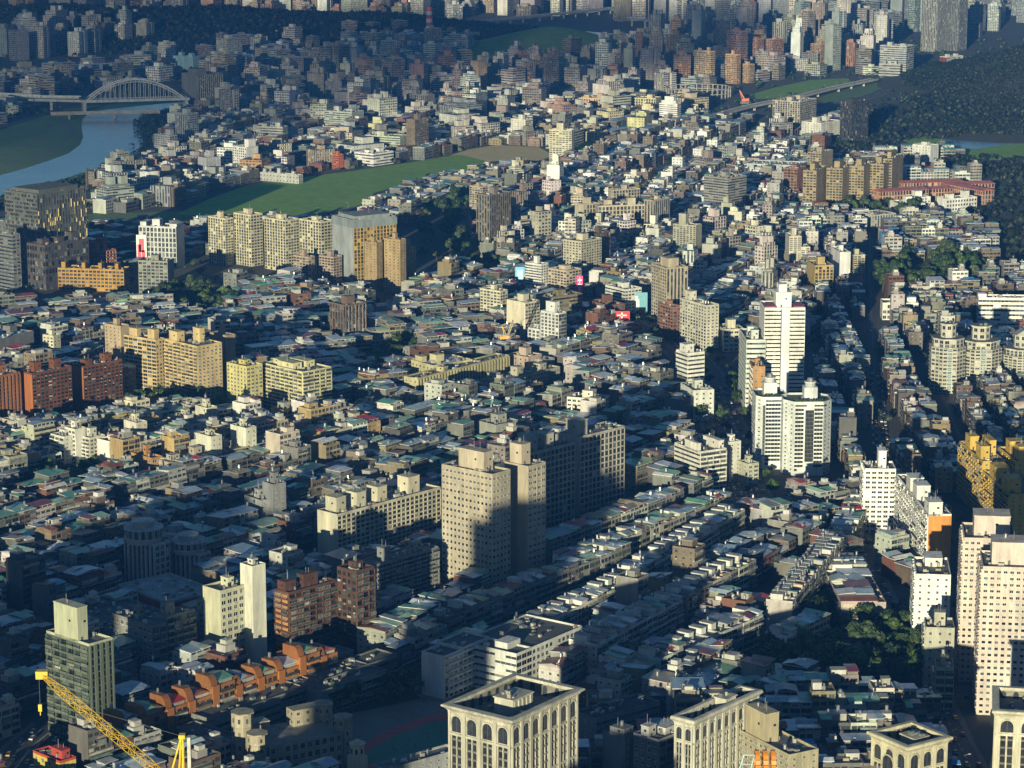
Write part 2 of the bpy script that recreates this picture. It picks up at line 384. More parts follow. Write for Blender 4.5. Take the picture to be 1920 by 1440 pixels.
def face_detail(parent, mb, W, h, n, s, side, wA, wB, c, r, fr='w', z0=0.0, budget=50, spare=None):
    """real windows, balconies, piers and ledges on one visible face. side 'R' = the face y=0, 'L' = the face x=0. Returns the shader style to keep."""
    st = STY[s]
    if st is None or W < 3: return None
    wf, hf, bay = st; nb = max(1, round(W/bay)); bw = W/nb; fh = (h-z0)/n
    def place(u, out=0.0): return (u, -out) if side == 'R' else (-out, wB-u)
    rz = 0 if side == 'R' else -pi/2
    def bx(u0, u1, za, zb, out, mat=FAC, cc=None):
        cc = cc or c
        if side == 'R': mb.boxb(u0, -out, u1, -.003, za, zb, mat, cc)
        else: mb.boxb(-out, wB-u1, -.003, wB-u0, za, zb, mat, cc)
    cand = []
    if s in 'PpWbGFM':
        for k in range(n):
            for i in range(nb): cand.append((k, i))
        if s == 'G' or s == 'F':
            for i in range(nb+1): bx(max(0, i*bw-.3), min(W, i*bw+.3), z0, h-.3, .38)
            for k in range(n+1): bx(0, W, max(z0, z0+k*fh-.42), min(h-.05, z0+k*fh+.42), .3)
        elif s in 'PWM':
            for k in range(1, n+1): bx(0, W, z0+k*fh-.1, z0+k*fh+.08-(.1 if k == n else 0), .14)
            if s == 'W':
                for i in range(1, nb):
                    if i % 2 == 0: bx(i*bw-.25, i*bw+.25, z0, h-.2, .2)
        r.shuffle(cand); cand.sort(key=lambda q: -q[0])
        for j, (k, i) in enumerate(cand):
            if r.random() < .04: continue
            wv = wf*bw*(r.choice((1, 1, 1, .7)) if s in 'Pb' else 1)
            x, y = place((i+.5)*bw); z = z0+(k+.52)*fh
            me = window_mesh(fr, r.choices(range(6), (5, 4, 4, 2, 1.2, 3))[0])
            q = r.random()
            if q < .16: bx((i+.5)*bw-wv*.1, (i+.5)*bw+.85-wv*.1, z-hf*fh/2-.75, z-hf*fh/2-.2, .42, PAINT, jit((.34, .34, .32), .2, r))
            elif q < .24 and s != 'G': bx((i+.5)*bw-wv*.55, (i+.5)*bw+wv*.55, z+hf*fh/2+.05, z+hf*fh/2+.17, .7, TIN, jit((.2, .26, .24), .3, r))
            elif q < .28 and s in 'Pb': bx((i+.5)*bw-wv*.5, (i+.5)*bw+wv*.5, z-hf*fh/2, z-hf*fh/2+hf*fh*.5, .5, PAINT, jit((.42, .42, .4), .2, r))
            if j < budget:
                inst("window", me, parent, (x, y, z), rz, (wv, 1, hf*fh)); NWIN[0] += 1
            else: spare.append((x, y, z, rz, wv, hf*fh, me))
        return None
    if s in 'RS':
        for k in range(n):
            m = MB(); g = r.choice(GLASSC[:4]); zc = z0+(k+.52)*fh; hh = hf*fh
            m.face([(0, -.04, -hh/2), (W-.5, -.04, -hh/2), (W-.5, -.04, hh/2), (0, -.04, hh/2)], GLASS, g)
            q = max(3, int(W/1.8))
            for i in range(q+1): m.boxb(i*(W-.56)/q, -.09, i*(W-.56)/q+.06, -.02, -hh/2, hh/2, PAINT, (.25, .25, .25))
            for i in range(q):
                if r.random() < .3: m.face([((i+.05)*(W-.5)/q, -.06, -hh/2), ((i+.9)*(W-.5)/q, -.06, -hh/2), ((i+.9)*(W-.5)/q, -.06, hh/2), ((i+.05)*(W-.5)/q, -.06, hh/2)], GLASS, r.choice(GLASSC))
            x, y = place(.25)
            inst("window_band", m.mesh("window_band"), parent, (x, y, zc), rz)
            bx(0, W, zc+hh/2, min(h, zc+fh-hh/2), .28)
        bx(0, W, z0, z0+.52*fh-hf*fh/2, .28)
        return None
    if s == 'B':
        L = bw*.88; ms = [balcony_mesh(L, jit(c, .1, r), 1.1, q) for q in (0, 0, 1, 2)]
        for k in range(1, n):
            for i in range(nb):
                x, y = place((i+.5)*bw)
                if NWIN[0] < 99999: inst("balcony", r.choice(ms), parent, (x, y, z0+k*fh), rz); NWIN[0] += 1
        for i in range(nb+1): bx(max(0, i*bw-.16), min(W, i*bw+.16), z0, h-.2, .6)
        return st
    if s == 'V':
        m = MB()
        for i in range(nb):
            bx(i*bw-(.0 if i == 0 else bw*.25), i*bw+bw*.25, z0, h, .55)
            x, y = place((i+.25)*bw+bw*.04)
            m2 = MB(); m2.face([(0, -.05, 0), (bw*.46, -.05, 0), (bw*.46, -.05, h-z0-.5), (0, -.05, h-z0-.5)], GLASS, r.choice(GLASSC[:3]))
            for k in range(n): m2.boxb(0, -.3, bw*.46, -.02, k*fh, k*fh+.55, CON, jit((.1, .1, .1), .2, r))
            inst("window_strip", m2.mesh("window_strip"), parent, (x, y, z0), rz)
        bx(W-bw*.25, W, z0, h, .55)
        return None
    return st
def T(name, label, short, cx, cy, fy, xL, xR, phi, c, sL='P', sR='P', cat="building", n=None, wa=None, wb=None, rooms=None, fr='w', det=None, group=None,
      base=None, band=None, cl=None, cr=None, cap=None, rc=None, roofc=(.17, .17, .165), tanks=3, para=1.1, seed=None, parent=None, mn=8):
    """tower from the picture: roof corner next to the viewer (cx,cy), the height where that edge would meet the ground (fy), silhouette ends xL, xR"""
    r = random.Random(seed if seed is not None else hash_(name+label))
    X0, Y = at(cx, fy)
    h = H - Y*tan(PIT+atan((cy-720)/F))
    h = max(5.0, h)
    X = (cx-960)/F*depth(0, Y, h)
    a = radians(phi); A = (sin(a), cos(a)); B = (-cos(a), sin(a))
    dep = depth(0, Y, h)
    def walk(px, d):
        k = (px-960)/F; den = d[0]-k*d[1]*CP
        return (k*dep-X)/den if abs(den) > 1e-4 else 20
    wA = wa if wa else walk(xR, A); wB = wb if wb else walk(xL, B)
    wA = min(max(wA, mn), 220); wB = min(max(wB, mn), 220)
    if n is None: n = max(2, round(h/3.25))
    rot = pi/2-a
    ccx, ccy = X+A[0]*wA/2+B[0]*wB/2, Y+A[1]*wA/2+B[1]*wB/2
    add_rect(ccx, ccy, A[0], A[1], wA/2+3, wB/2+3)
    e = empty(name, X, Y, 0, rot, label, cat, group)
    e["_c"] = (ccx, ccy, h)
    if short: LM.append((short, ccx, ccy))
    det = (Y < 1800) if det is None else det
    mb = MB(); spare = []
    kL, kR = STY[sL], STY[sR]
    if det:
        tot = 96
        fl = {s: 1 for s in (sL, sR) if s in 'PpWbGFM'}
        bud = {'R': tot//2 if sL in 'PpWbGFM' else tot, 'L': tot//2 if sR in 'PpWbGFM' else tot}
        kR = face_detail(e, mb, wA, h, n, sR, 'R', wA, wB, c, r, fr, 0, bud['R'], spare)
        kL = face_detail(e, mb, wB, h, n, sL, 'L', wA, wB, c, r, fr, 0, bud['L'], spare)
    back = STY['P'] if sL != 'N' else STY['p']
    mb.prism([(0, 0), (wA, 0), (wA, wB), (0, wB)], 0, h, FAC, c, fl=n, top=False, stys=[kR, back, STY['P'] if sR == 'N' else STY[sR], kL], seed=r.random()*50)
    pc = rc or c
    if para:
        t = .3
        for q in ((0, 0, wA, t), (0, wB-t, wA, wB), (0, t, t, wB-t), (wA-t, t, wA, wB-t)): mb.box(*q, h, h+para, FAC, pc)
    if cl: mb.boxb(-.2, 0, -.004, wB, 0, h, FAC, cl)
    if cr: mb.boxb(0, -.2, wA, -.004, 0, h, FAC, cr)
    if cap: mb.boxb(-.5, -.5, wA+.5, wB+.5, h-cap[0], h-.01, FAC, cap[1])
    if band:    # darker or paler belt round the foot
        mb.boxb(-.6, -.6, wA+.6, wB+.6, 0, band[0], FAC, band[1])
    mb.build("wall", e)
    if spare:
        m = MB()
        for (x, y, z, rz, w_, h_, me) in spare:
            m.frame(x, y, z, rz); g = r.choice(GLASSC)
            m.face([(-w_/2, -.05, -h_/2), (w_/2, -.05, -h_/2), (w_/2, -.05, h_/2), (-w_/2, -.05, h_/2)], GLASS, g)
            for xx in (-w_/2, w_/2-.1): m.boxb(xx, -.12, xx+.1, 0, -h_/2, h_/2, PAINT, FRAMES[fr])
            m.boxb(-w_/2, -.18, w_/2, 0, -h_/2-.1, -h_/2, PAINT, FRAMES[fr])
        m.frame(0, 0); tag(m.build("window", e), kind="stuff")
    mr = MB()
    mr.face([(.3, .3, h+.05), (wA-.3, .3, h+.05), (wA-.3, wB-.3, h+.05), (.3, wB-.3, h+.05)], CON, roofc)
    if para < 1: mr = mr
    clutter(mr, .6, .6, wA-1, wB-1, h+.06, int(min(40, wA*wB/45))+2, r)
    mr.build("roof", e)
    if rooms is None:
        k = max(1, min(3, int(max(wA, wB)/16)))
        rooms = []
        for i in range(k):
            u = (i+.5)/k; s_ = min(7.5, min(wA, wB)*.42)
            rooms.append((u*wA-s_/2, wB*.5-s_*.45, s_, s_*.9, r.uniform(3.2, 6.5)) if wA >= wB else (wA*.5-s_*.45, u*wB-s_/2, s_*.9, s_, r.uniform(3.2, 6.5)))
    else:
        rooms = [(q[0]*wA, q[1]*wB, q[2]*wA, q[3]*wB, q[4]) for q in rooms]
    for (x, y, w_, d_, hh) in rooms:
        m = MB(); m.box(x, y, x+w_, y+d_, h+.06, h+.06+hh, FAC, jit(pc, .06, r), topmat=CON, topc=(.2, .2, .19))
        m.boxb(x-.2, y-.2, x+w_+.2, y+d_+.2, h+.06+hh, h+.4+hh, CON, pc)
        if w_ > 3 and det:
            m.box(x+w_*.3, y-.04, x+w_*.3+1, y-.001, h+.1, h+2.2, PAINT, (.08, .08, .08)); m.box(x+w_*.6, y-.04, x+w_*.6+1.2, y-.001, h+hh*.55, h+hh*.55+1, GLASS, (.03, .03, .03))
            m.box(x-.04, y+d_*.3, x-.001, y+d_*.3+1.2, h+hh*.55, h+hh*.55+1, GLASS, (.03, .03, .03))
        for i in range(2 if det else 1): m.cyl(x+w_*r.uniform(.25, .75), y+d_*r.uniform(.25, .75), .07, h+hh+.4, h+hh+r.uniform(2, 5), PAINT, (.3, .3, .3), 4)
        m.build("rooftop_room", e)
        if det and tanks and r.random() < .6:
            for i in range(1): inst("water_tank", r.choice(TANKS), e, (x+w_*(.25+.4*i), y+d_*r.uniform(.3, .7), h+hh+.4-.01))
    if det:
        for i in range(tanks):
            inst("water_tank", r.choice(TANKS), e, (r.uniform(1.5, wA-1.5), r.uniform(1.5, wB-1.5), h+.05))
    return dict(e=e, X=X, Y=Y, A=A, B=B, wA=wA, wB=wB, h=h, n=n, rot=rot, c=(ccx, ccy))
def hash_(s):
    k = 5381
    for ch in s: k = (k*33+ord(ch)) & 0x7fffffff
    return k

# ------------------------------------------------------------------ small houses
ROOFC = {'green': (.12, .32, .21), 'pale green': (.27, .45, .33), 'blue grey': (.28, .37, .47), 'silver': (.52, .59, .66), 'red': (.42, .03, .04),
         'maroon': (.20, .045, .06), 'white': (.62, .64, .66), 'bright blue': (.05, .22, .55), 'tan': (.27, .23, .16), 'grey': (.20, .22, .24), 'rust red': (.24, .07, .03)}
RW = [('green', 20), ('pale green', 17), ('blue grey', 24), ('silver', 18), ('red', 7), ('maroon', 9), ('white', 15), ('bright blue', .8), ('tan', 5), ('grey', 10), ('rust red', 4)]
WALLC = [(.16, .155, .14), (.21, .20, .18), (.15, .15, .145), (.27, .26, .24), (.10, .095, .09), (.40, .40, .38), (.19, .15, .11), (.13, .095, .075), (.15, .065, .045), (.24, .20, .12), (.12, .12, .12), (.5, .49, .47)]
def pick_roof2(r):
    t = r.uniform(0, sum(w for _, w in RW))
    for k, w in RW:
        t -= w
        if t <= 0: return k
    return 'green'
def house(mode, w, d, n, kind, rc, wc, r, parent=None, mb=None, near=False, side='p', row=False):
    """kind tin | flat | mixed. mode 'parts' makes children of parent, mode 'mass' adds to mb (frame already set)"""
    parts = mode == 'parts'
    h = n*3.15+.3; x0, x1, y0, y1 = -w/2, w/2, -d/2, d/2; C = ROOFC[rc]
    W = MB() if parts else mb
    fs = STY[r.choice('BBbW')]; ss = STY[side] if r.random() < .5 else None
    W.prism([(x0, y0), (x1, y0), (x1, y1), (x0, y1)], 0, h, FAC, wc, fl=n, topc=jit((.17, .17, .165), .2, r), stys=[fs, ss, fs, ss], seed=r.random()*50)
    dp = []
    if near or (not parts and r.random() < .5 and near is not None):
        for fside in (0, 1):
            for k in range(1, n):
                if r.random() < .12: continue
                a, b_ = x0+r.choice((0.1, .1, w*.35)), x1-r.choice((.1, .1, w*.3))
                bc = jit(r.choice((wc, wc, (.4, .4, .37), (.22, .2, .17))), .15, r)
                out = r.uniform(.7, 1.1)
                m = MB() if parts else mb
                ya, yb = (y0-out, y0-.003) if fside == 0 else (y1+.003, y1+out)
                if parts:
                    m.boxb(a, ya, b_, yb, k*3.15-.08, k*3.15+.07, CON, bc)
                    yf = ya if fside == 0 else yb-.1
                    m.boxb(a, yf, b_, yf+.1, k*3.15+.07, k*3.15+1.0, CON, bc)
                    if r.random() < .55:
                        m.boxb(a, yf+.02, b_, yf+.08, k*3.15+1.0, k*3.15+2.3, GLASS if r.random() < .6 else PAINT, jit(r.choice(((.06, .07, .07), (.16, .19, .19), (.3, .3, .28), (.03, .03, .035))), .2, r))
                        m.boxb(a-.05, ya-.2, b_+.05, yb+(.2 if fside else 0), k*3.15+2.3, k*3.15+2.4, TIN, jit((.3, .33, .32), .3, r))
                    m.build("balcony", parent)
                else:
                    m.box(a, ya, b_, yb, k*3.15-.05, k*3.15+.95, CON, bc)
    # roofs
    R = MB() if parts else mb
    def rail(z, t=.2, hh=.9):
        q = jit(wc, .1, r)
        for a in ((x0, y0, x1, y0+t), (x0, y1-t, x1, y1), (x0, y0+t, x0+t, y1-t), (x1-t, y0+t, x1, y1-t)): R.box(*a, z, z+hh, CON, q)
    if kind == 'tin':
        in0, in1 = y0+r.choice((.2, .2, d*.2)), y1-r.choice((.2, .2, d*.25)); up = r.uniform(1.4, 2.4)
        FC = r.choice((C, (.62, .62, .60), (.5, .5, .48), (.3, .3, .28)))
        def piece(xa, xb, ya, yb, up, C, wc2):
            R.box(xa+.2, ya, xb-.2, yb, h+.002, h+up, FAC, wc2, fl=1, stys=[STY['b'], None, STY['W'], None])
            t = r.random()
            if t < .6: R.gable(xa, ya, xb, yb, h+up+.01, r.uniform(.6, 1.4), C, wc2, r.choice('xxy'), r.uniform(.15, .7), r.uniform(.38, .62), fc=FC)
            else:
                z = h+up+.01; rr = r.uniform(.4, 1.2); e_ = .45; fl = r.random() < .5
                za, zb = (z+rr, z) if fl else (z, z+rr)
                R.face([(xa-e_, ya-e_, za), (xb+e_, ya-e_, za), (xb+e_, yb+e_, zb), (xa-e_, yb+e_, zb)], TIN, C, uv=[(xa, 0), (xb, 0), (xb, 5), (xa, 5)])
                R.face([(xa-e_, ya-e_, za-.25), (xb+e_, ya-e_, za-.25), (xb+e_, ya-e_, za), (xa-e_, ya-e_, za)], PAINT, FC)
                R.face([(xa-e_, yb+e_, zb-.25), (xa-e_, ya-e_, za-.25), (xa-e_, ya-e_, za), (xa-e_, yb+e_, zb)], PAINT, FC)
                R.face([(xa+.2, ya, z), (xb-.2, ya, z), (xb-.2, ya, za), (xa+.2, ya, za)], FAC, wc2); R.face([(xa+.2, yb, z), (xa+.2, ya, z), (xa+.2, ya, za), (xa+.2, yb, zb)], FAC, wc2)
        C2 = jit(ROOFC[pick_roof2(r)], .15, r); C3 = jit(C, .25, r)
        if near is None or r.random() < .3: piece(x0, x1, in0, in1, up, C, jit(wc, .12, r))
        elif r.random() < .6:
            k = r.uniform(.38, .62); xm = x0+w*k
            piece(x0, xm-.05, in0, in1, up, C, jit(wc, .15, r)); piece(xm+.05, x1, y0+.25, in1-r.choice((0, d*.2)), up+r.uniform(-.5, .9), C2, jit(r.choice((wc, (.42, .41, .38))), .15, r))
        else:
            k = r.uniform(.4, .6); ym = in0+(in1-in0)*k
            piece(x0, x1, in0, ym-.3, up, C, jit(wc, .15, r)); piece(x0+r.choice((0, w*.3)), x1-r.choice((0, w*.2)), ym+.3, in1, up+r.uniform(-.6, .8), C3 if r.random() < .5 else C2, jit(wc, .15, r))
        if r.random() < .3 and parts:
            R.boxb(x0+w*.3, in0+1, x0+w*.3+1, in0+2, h+up+.3, h+up+1.6, CON, (.3, .3, .3))
        if in1 < y1-1 or in0 > y0+1: rail(h+.003)
        if r.random() < .3:
            if parts: inst("water_tank", r.choice(TANKS), parent, (r.uniform(x0+1, x1-1), y1-1.2 if in1 < y1-1 else (in0+in1)/2, h if in1 < y1-1 else h+up+.6))
            else: tank_into(R, r.uniform(x0+1, x1-1), (in0+in1)/2, h+up+.4)
    else:
        rail(h+.002)
        rw, rd, rh = w*r.uniform(.3, .55), d*r.uniform(.3, .5), r.uniform(2.5, 3.6)
        rx, ry = r.uniform(x0+.3, x1-rw-.3), r.uniform(y0+.5, y1-rd-.5)
        if row: rw, rd, rh = 3.7, d*.46, 3.6; rx, ry = x0+.35, -d*.12
        m = MB() if parts else mb
        m.box(rx, ry, rx+rw, ry+rd, h+.004, h+rh, FAC, jit((.66, .66, .62) if row else r.choice((wc, wc, (.5, .5, .47), (.3, .3, .28))), .1, r), topmat=CON, topc=(.25, .26, .26))
        m.box(rx-.25, ry-.25, rx+rw+.25, ry+rd+.25, h+rh, h+rh+.2, CON, jit((.42, .42, .4), .2, r))
        if r.random() < .35 and not row:
            m.box(rx+rw*.2, ry+rd*.1, rx+rw*.85, ry+rd*.8, h+rh+.2, h+rh+r.uniform(1.6, 2.6), FAC, jit((.5, .5, .47), .15, r))
        if parts: m.build("rooftop_room", parent)
        if kind == 'mixed':
            # a tin lean-to over the free half of the roof
            if rx-x0 > x1-rx-rw: a, b_ = x0+.1, rx-.3
            else: a, b_ = rx+rw+.3, x1-.1
            if b_-a > 1.5:
                R.gable(a, y0+.3, b_, y1-.6, h+2.5, r.uniform(.4, .9), C, wc, 'x', .25)
                R.box(a+.15, y0+.5, b_-.15, y1-.8, h+.003, h+2.49, FAC, jit(wc, .15, r))
        for i in range(r.choice((0, 1, 1, 2))):
            tx, ty = r.uniform(x0+1, x1-1), r.uniform(y0+1, y1-1)
            on = rx-.5 < tx < rx+rw+.5 and ry-.5 < ty < ry+rd+.5
            if on: tx, ty = rx+rw/2, ry+rd/2
            z = h+rh+.2 if on else h
            if kind == 'mixed' and not on: z = h+3.0
            if parts: inst("water_tank", r.choice(TANKS), parent, (tx, ty, z))
            else: tank_into(R, tx, ty, z, .55, 1.2)
        clutter(R, x0+.4, y0+.4, x1-.4, y1-.4, h+.003, 3, r)
    if parts:
        W.build("wall", parent); R.build("roof", parent)
    return h
# ------------------------------------------------------------------ trees
def tree_meshes(seed, R_, Ht, tone, nl=420, leaf=.55, squat=.8):
    """crown of many leaf clumps on several lobes, and a forked trunk"""
    r = random.Random(seed); m = MB(); tr = MB()
    lobes = []
    for i in range(r.randint(6, 9)):
        a = r.uniform(0, 2*pi); q = R_*r.uniform(.2, .68)
        lobes.append((q*cos(a), q*sin(a), Ht*r.uniform(.5, .9), R_*r.uniform(.3, .52)))
    lobes.append((0, 0, Ht*.85, R_*.5))
    for i in range(nl):
        lx, ly, lz, lr = r.choice(lobes)
        th, ph = r.uniform(0, 2*pi), math.acos(r.uniform(-.7, 1)); q = lr*r.uniform(.7, 1.08)
        x, y, z = lx+q*sin(ph)*cos(th), ly+q*sin(ph)*sin(th), lz+q*cos(ph)*squat
        s_ = leaf*r.uniform(.6, 1.5)
        ax = [r.gauss(0, 1) for _ in range(3)]; bx = [r.gauss(0, 1) for _ in range(3)]
        nrm = (sin(ph)*cos(th), sin(ph)*sin(th), cos(ph)*.8+.2)
        d = sum(ax[k]*nrm[k] for k in range(3)); ax = [ax[k]-.75*d*nrm[k] for k in range(3)]
        la = sqrt(sum(k*k for k in ax)); ax = [k/la*s_ for k in ax]
        cr = (nrm[1]*ax[2]-nrm[2]*ax[1], nrm[2]*ax[0]-nrm[0]*ax[2], nrm[0]*ax[1]-nrm[1]*ax[0])
        c = jit(tone, .35, r)
        m.face([(x-ax[0], y-ax[1], z-ax[2]), (x+cr[0], y+cr[1], z+cr[2]), (x+ax[0], y+ax[1], z+ax[2]), (x-cr[0]*.8, y-cr[1]*.8, z-cr[2]*.8)], LEAF, c)
    for lx, ly, lz, lr in lobes:   # dense inner leaf mass so that the crown is not see-through everywhere
        for k in range(14):
            a, b_ = r.uniform(0, 2*pi), r.uniform(-1, 1); q = lr*.62
            x, y, z = lx+q*cos(a)*sqrt(1-b_*b_), ly+q*sin(a)*sqrt(1-b_*b_), lz+q*b_*squat; s_ = lr*.42
            m.face([(x-s_, y, z-s_*.3), (x, y-s_, z+s_*.2), (x+s_, y, z+s_*.3), (x, y+s_, z-s_*.2)], LEAF, jit(tone, .3, r))
            m.face([(x-s_, y, z-s_*.5), (x, y+s_*.3, z+s_), (x+s_, y, z+s_*.3), (x, y-s_*.3, z-s_)], LEAF, jit(tone, .3, r))
    tr.cyl(0, 0, .32, 0, Ht*.45, BARK, (.09, .07, .05), 7, r1=.2)
    for lx, ly, lz, lr in lobes[:5]: tr.bar((0, 0, Ht*.4), (lx*.8, ly*.8, lz), .1, BARK, (.09, .07, .05))
    return m.mesh("crown"), tr.mesh("trunk")
# ------------------------------------------------------------------ ground, river, meadow, parks, roads
g = sheet("ground", None, M_LAND, 0.0, [(-9000, -3000), (9000, -3000), (9000, 26000), (-9000, 26000)])
RIVER = [(-60, 385), (0, 367), (60, 350), (110, 338), (150, 326), (190, 312), (235, 299), (262, 286), (274, 270), (268, 252), (258, 238), (264, 226), (285, 214), (330, 203), (352, 196),
         (352, 191), (300, 195), (250, 200), (190, 207), (165, 214), (154, 224), (153, 240), (156, 258), (150, 272), (128, 288), (90, 302), (40, 318), (-60, 345)]
Pr = [at(x, y) for x, y in RIVER]; keep_free(Pr)
BANKS = [(-60, 404), (0, 384), (70, 362), (170, 335), (240, 308), (272, 296), (290, 275), (284, 250), (275, 233), (292, 219), (352, 205), (360, 186), (250, 190), (120, 205), (60, 226), (-60, 260)]
Pb = [at(x, y) for x, y in BANKS]; keep_free(Pb)
sheet("river_bank_ground", None, M_BANK, 0.06, Pb)
sheet("river_water", None, M_WATER, 0.14, Pr)
def ribbon(name, pts, w, mat, z):
    P_ = [at(x, y) for x, y in pts]; L_, R_ = [], []
    for i, p in enumerate(P_):
        a_ = P_[max(0, i-1)]; b_ = P_[min(len(P_)-1, i+1)]; l_ = hypot(b_[0]-a_[0], b_[1]-a_[1]); n_ = (-(b_[1]-a_[1])/l_*w/2, (b_[0]-a_[0])/l_*w/2); L_.append((p[0]+n_[0], p[1]+n_[1])); R_.append((p[0]-n_[0], p[1]-n_[1]))
    sheet(name, None, mat, z, L_+R_[::-1])
ribbon('riverside_path', [(-40, 312), (40, 300), (88, 285), (118, 268), (134, 250), (130, 232), (100, 222)], 5, M_PAVE, .12)
ribbon('riverside_path', [(-40, 292), (30, 280), (70, 262), (92, 240), (96, 222)], 3.5, M_PAVE, .12)
ribbon('riverside_path', [(286, 276), (277, 252), (281, 232), (300, 216)], 4, M_PAVE, .12)
MEAD = [(330, 402), (395, 372), (470, 345), (560, 333), (660, 321), (760, 306), (840, 293), (868, 291), (915, 303), (880, 318), (810, 338), (735, 352), (700, 362), (690, 378), (640, 396), (560, 404), (430, 405)]
Pm = [at(x, y) for x, y in MEAD]; keep_free(Pm); sheet("meadow_ground", None, M_MEAD, 0.1, Pm)
keep_free([at(x, y) for x, y in [(840, 300), (1045, 298), (1050, 325), (840, 325)]])
Q = [at(x, y) for x, y in [(165, 402), (330, 396), (430, 398), (640, 392), (690, 380), (700, 386), (640, 404), (430, 413), (165, 418)]]; keep_free(Q); sheet('lawn_ground', None, M_BANK, 0.08, Q)
DIRT = [(842, 292), (880, 280), (930, 272), (1010, 276), (1032, 288), (1030, 302), (960, 300), (915, 303), (868, 291)]
Pd = [at(x, y) for x, y in DIRT]; keep_free(Pd); sheet("bare_ground", None, M_DIRT, 0.12, Pd)
for nm, P, mt in (("field_ground", [(1405, 178), (1450, 165), (1520, 150), (1585, 147), (1600, 152), (1540, 168), (1470, 183), (1420, 186)], M_MEAD),
                  ("field_ground", [(1530, 186), (1600, 158), (1665, 150), (1672, 170), (1600, 185), (1550, 195)], M_BANK),
                  ("pond_bank_ground", [(1690, 262), (1800, 247), (1960, 235), (1960, 300), (1850, 300), (1740, 285)], M_MEAD),
                  ("lawn_ground", [(1075, 275), (1130, 258), (1150, 262), (1095, 285)], M_MEAD)):
    Q = [at(x, y) for x, y in P]; keep_free(Q); sheet(nm, None, mt, 0.1, Q)
Q = [at(x, y) for x, y in [(1765, 262), (1800, 256), (1850, 255), (1915, 257), (1960, 262), (1960, 268), (1880, 272), (1830, 280), (1795, 275)]]; sheet("pond_water", None, M_WATER, 0.2, Q)
Q = [at(x, y) for x, y in [(1030, 66), (1090, 58), (1180, 66), (1250, 62), (1250, 78), (1160, 84), (1090, 78)]]; keep_free(Q); sheet("river_water", None, M_WATER, 0.2, Q)
Q = [at(x, y) for x, y in [(860, 106), (930, 92), (1110, 74), (1170, 92), (1080, 108), (980, 118), (880, 118)]]; keep_free(Q); sheet("field_ground", None, M_BANK, 0.1, Q)
# sports ground of the school at the bottom
TR = [at(x, y) for x, y in [(668, 1405), (720, 1372), (800, 1342), (880, 1330), (1000, 1325), (1060, 1380), (1000, 1460), (760, 1470), (660, 1440)]]
PLAY = [(600, 1345), (690, 1318), (800, 1300), (880, 1312), (1040, 1310), (1090, 1400), (1040, 1480), (560, 1480)]
Pp = [at(x, y) for x, y in PLAY]; keep_free(Pp); sheet("school_ground", None, make_ground("worn_school_ground", (0.16, 0.14, 0.12), (0.21, 0.19, 0.17), (0.08, 0.10, 0.06), 0.06), 0.05, Pp)
sheet("running_track_ground", None, M_TRACK, 0.1, TR)
TR2 = [at(x, y) for x, y in [(690, 1408), (735, 1382), (810, 1354), (885, 1344), (1000, 1340), (1040, 1382), (985, 1448), (770, 1456), (690, 1430)]]
sheet("sports_court_ground", None, M_SPORT, 0.15, TR2)
# parks
PARKS = [([(1478, 1215), (1500, 1170), (1560, 1150), (1600, 1160), (1700, 1185), (1745, 1240), (1760, 1285), (1600, 1292), (1440, 1290), (1400, 1272), (1440, 1240)], "main"),
         ([(285, 560), (340, 548), (430, 560), (450, 585), (380, 600), (300, 590)], "a"), ([(40, 905), (150, 885), (205, 900), (120, 935), (60, 935)], "b"),
         ([(1640, 505), (1700, 490), (1835, 495), (1850, 540), (1760, 560), (1650, 555)], "c"),
         ([(800, 400), (850, 370), (880, 380), (872, 440), (900, 480), (960, 520), (910, 530), (820, 500), (790, 450)], "d"),
         ([(670, 1310), (760, 1290), (790, 1310), (700, 1330), (600, 1348)], "e"), ([(1590, 385), (1650, 378), (1760, 395), (1700, 420), (1600, 410)], "f"),
         ([(1480, 398), (1560, 372), (1640, 380), (1640, 400), (1570, 402)], "g"), ([(1700, 302), (1960, 298), (1960, 520), (1870, 505), (1880, 440), (1790, 412), (1870, 380), (1885, 345), (1760, 330)], "h"),
         ([(1570, 262), (1620, 216), (1690, 196), (1760, 176), (1960, 150), (1960, 248), (1700, 268), (1620, 300), (1560, 290)], "i"), ([(700, 660), (770, 640), (790, 665), (720, 700), (670, 700)], "j"),
         ([(690, 575), (790, 560), (800, 572), (720, 590)], "k"),
         ([(-40, 808), (130, 796), (229, 772), (235, 750), (300, 752), (418, 762), (425, 776), (560, 788), (624, 786), (628, 802), (425, 802), (380, 788), (300, 780), (240, 778), (230, 800), (140, 822), (-40, 838)], "l")]
keep_free([at(x, y) for x, y in [(1640, 350), (1880, 345), (1880, 405), (1690, 412), (1640, 392)]])
keep_free([at(x, y) for x, y in [(1820, 604), (1960, 604), (1960, 640), (1820, 640)]])
keep_free([at(x, y) for x, y in [(775, 744), (960, 688), (990, 702), (800, 768)]])
keep_free([at(x, y) for x, y in [(1412, 885), (1572, 880), (1578, 935), (1412, 935)]])
keep_free([at(x, y) for x, y in [(380, 490), (640, 505), (660, 530), (560, 540), (380, 510)]])
PK = {}
for P, k in PARKS:
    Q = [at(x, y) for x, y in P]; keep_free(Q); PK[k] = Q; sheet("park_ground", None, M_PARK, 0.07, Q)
sheet("plaza_paving", [(1563, 1262), (1600, 1236), (1640, 1240), (1610, 1262)], M_PAVE, 0.12)
sheet("plaza_paving", [(1545, 1190), (1600, 1185), (1650, 1200), (1620, 1222), (1550, 1220)], M_PAVE, 0.12)
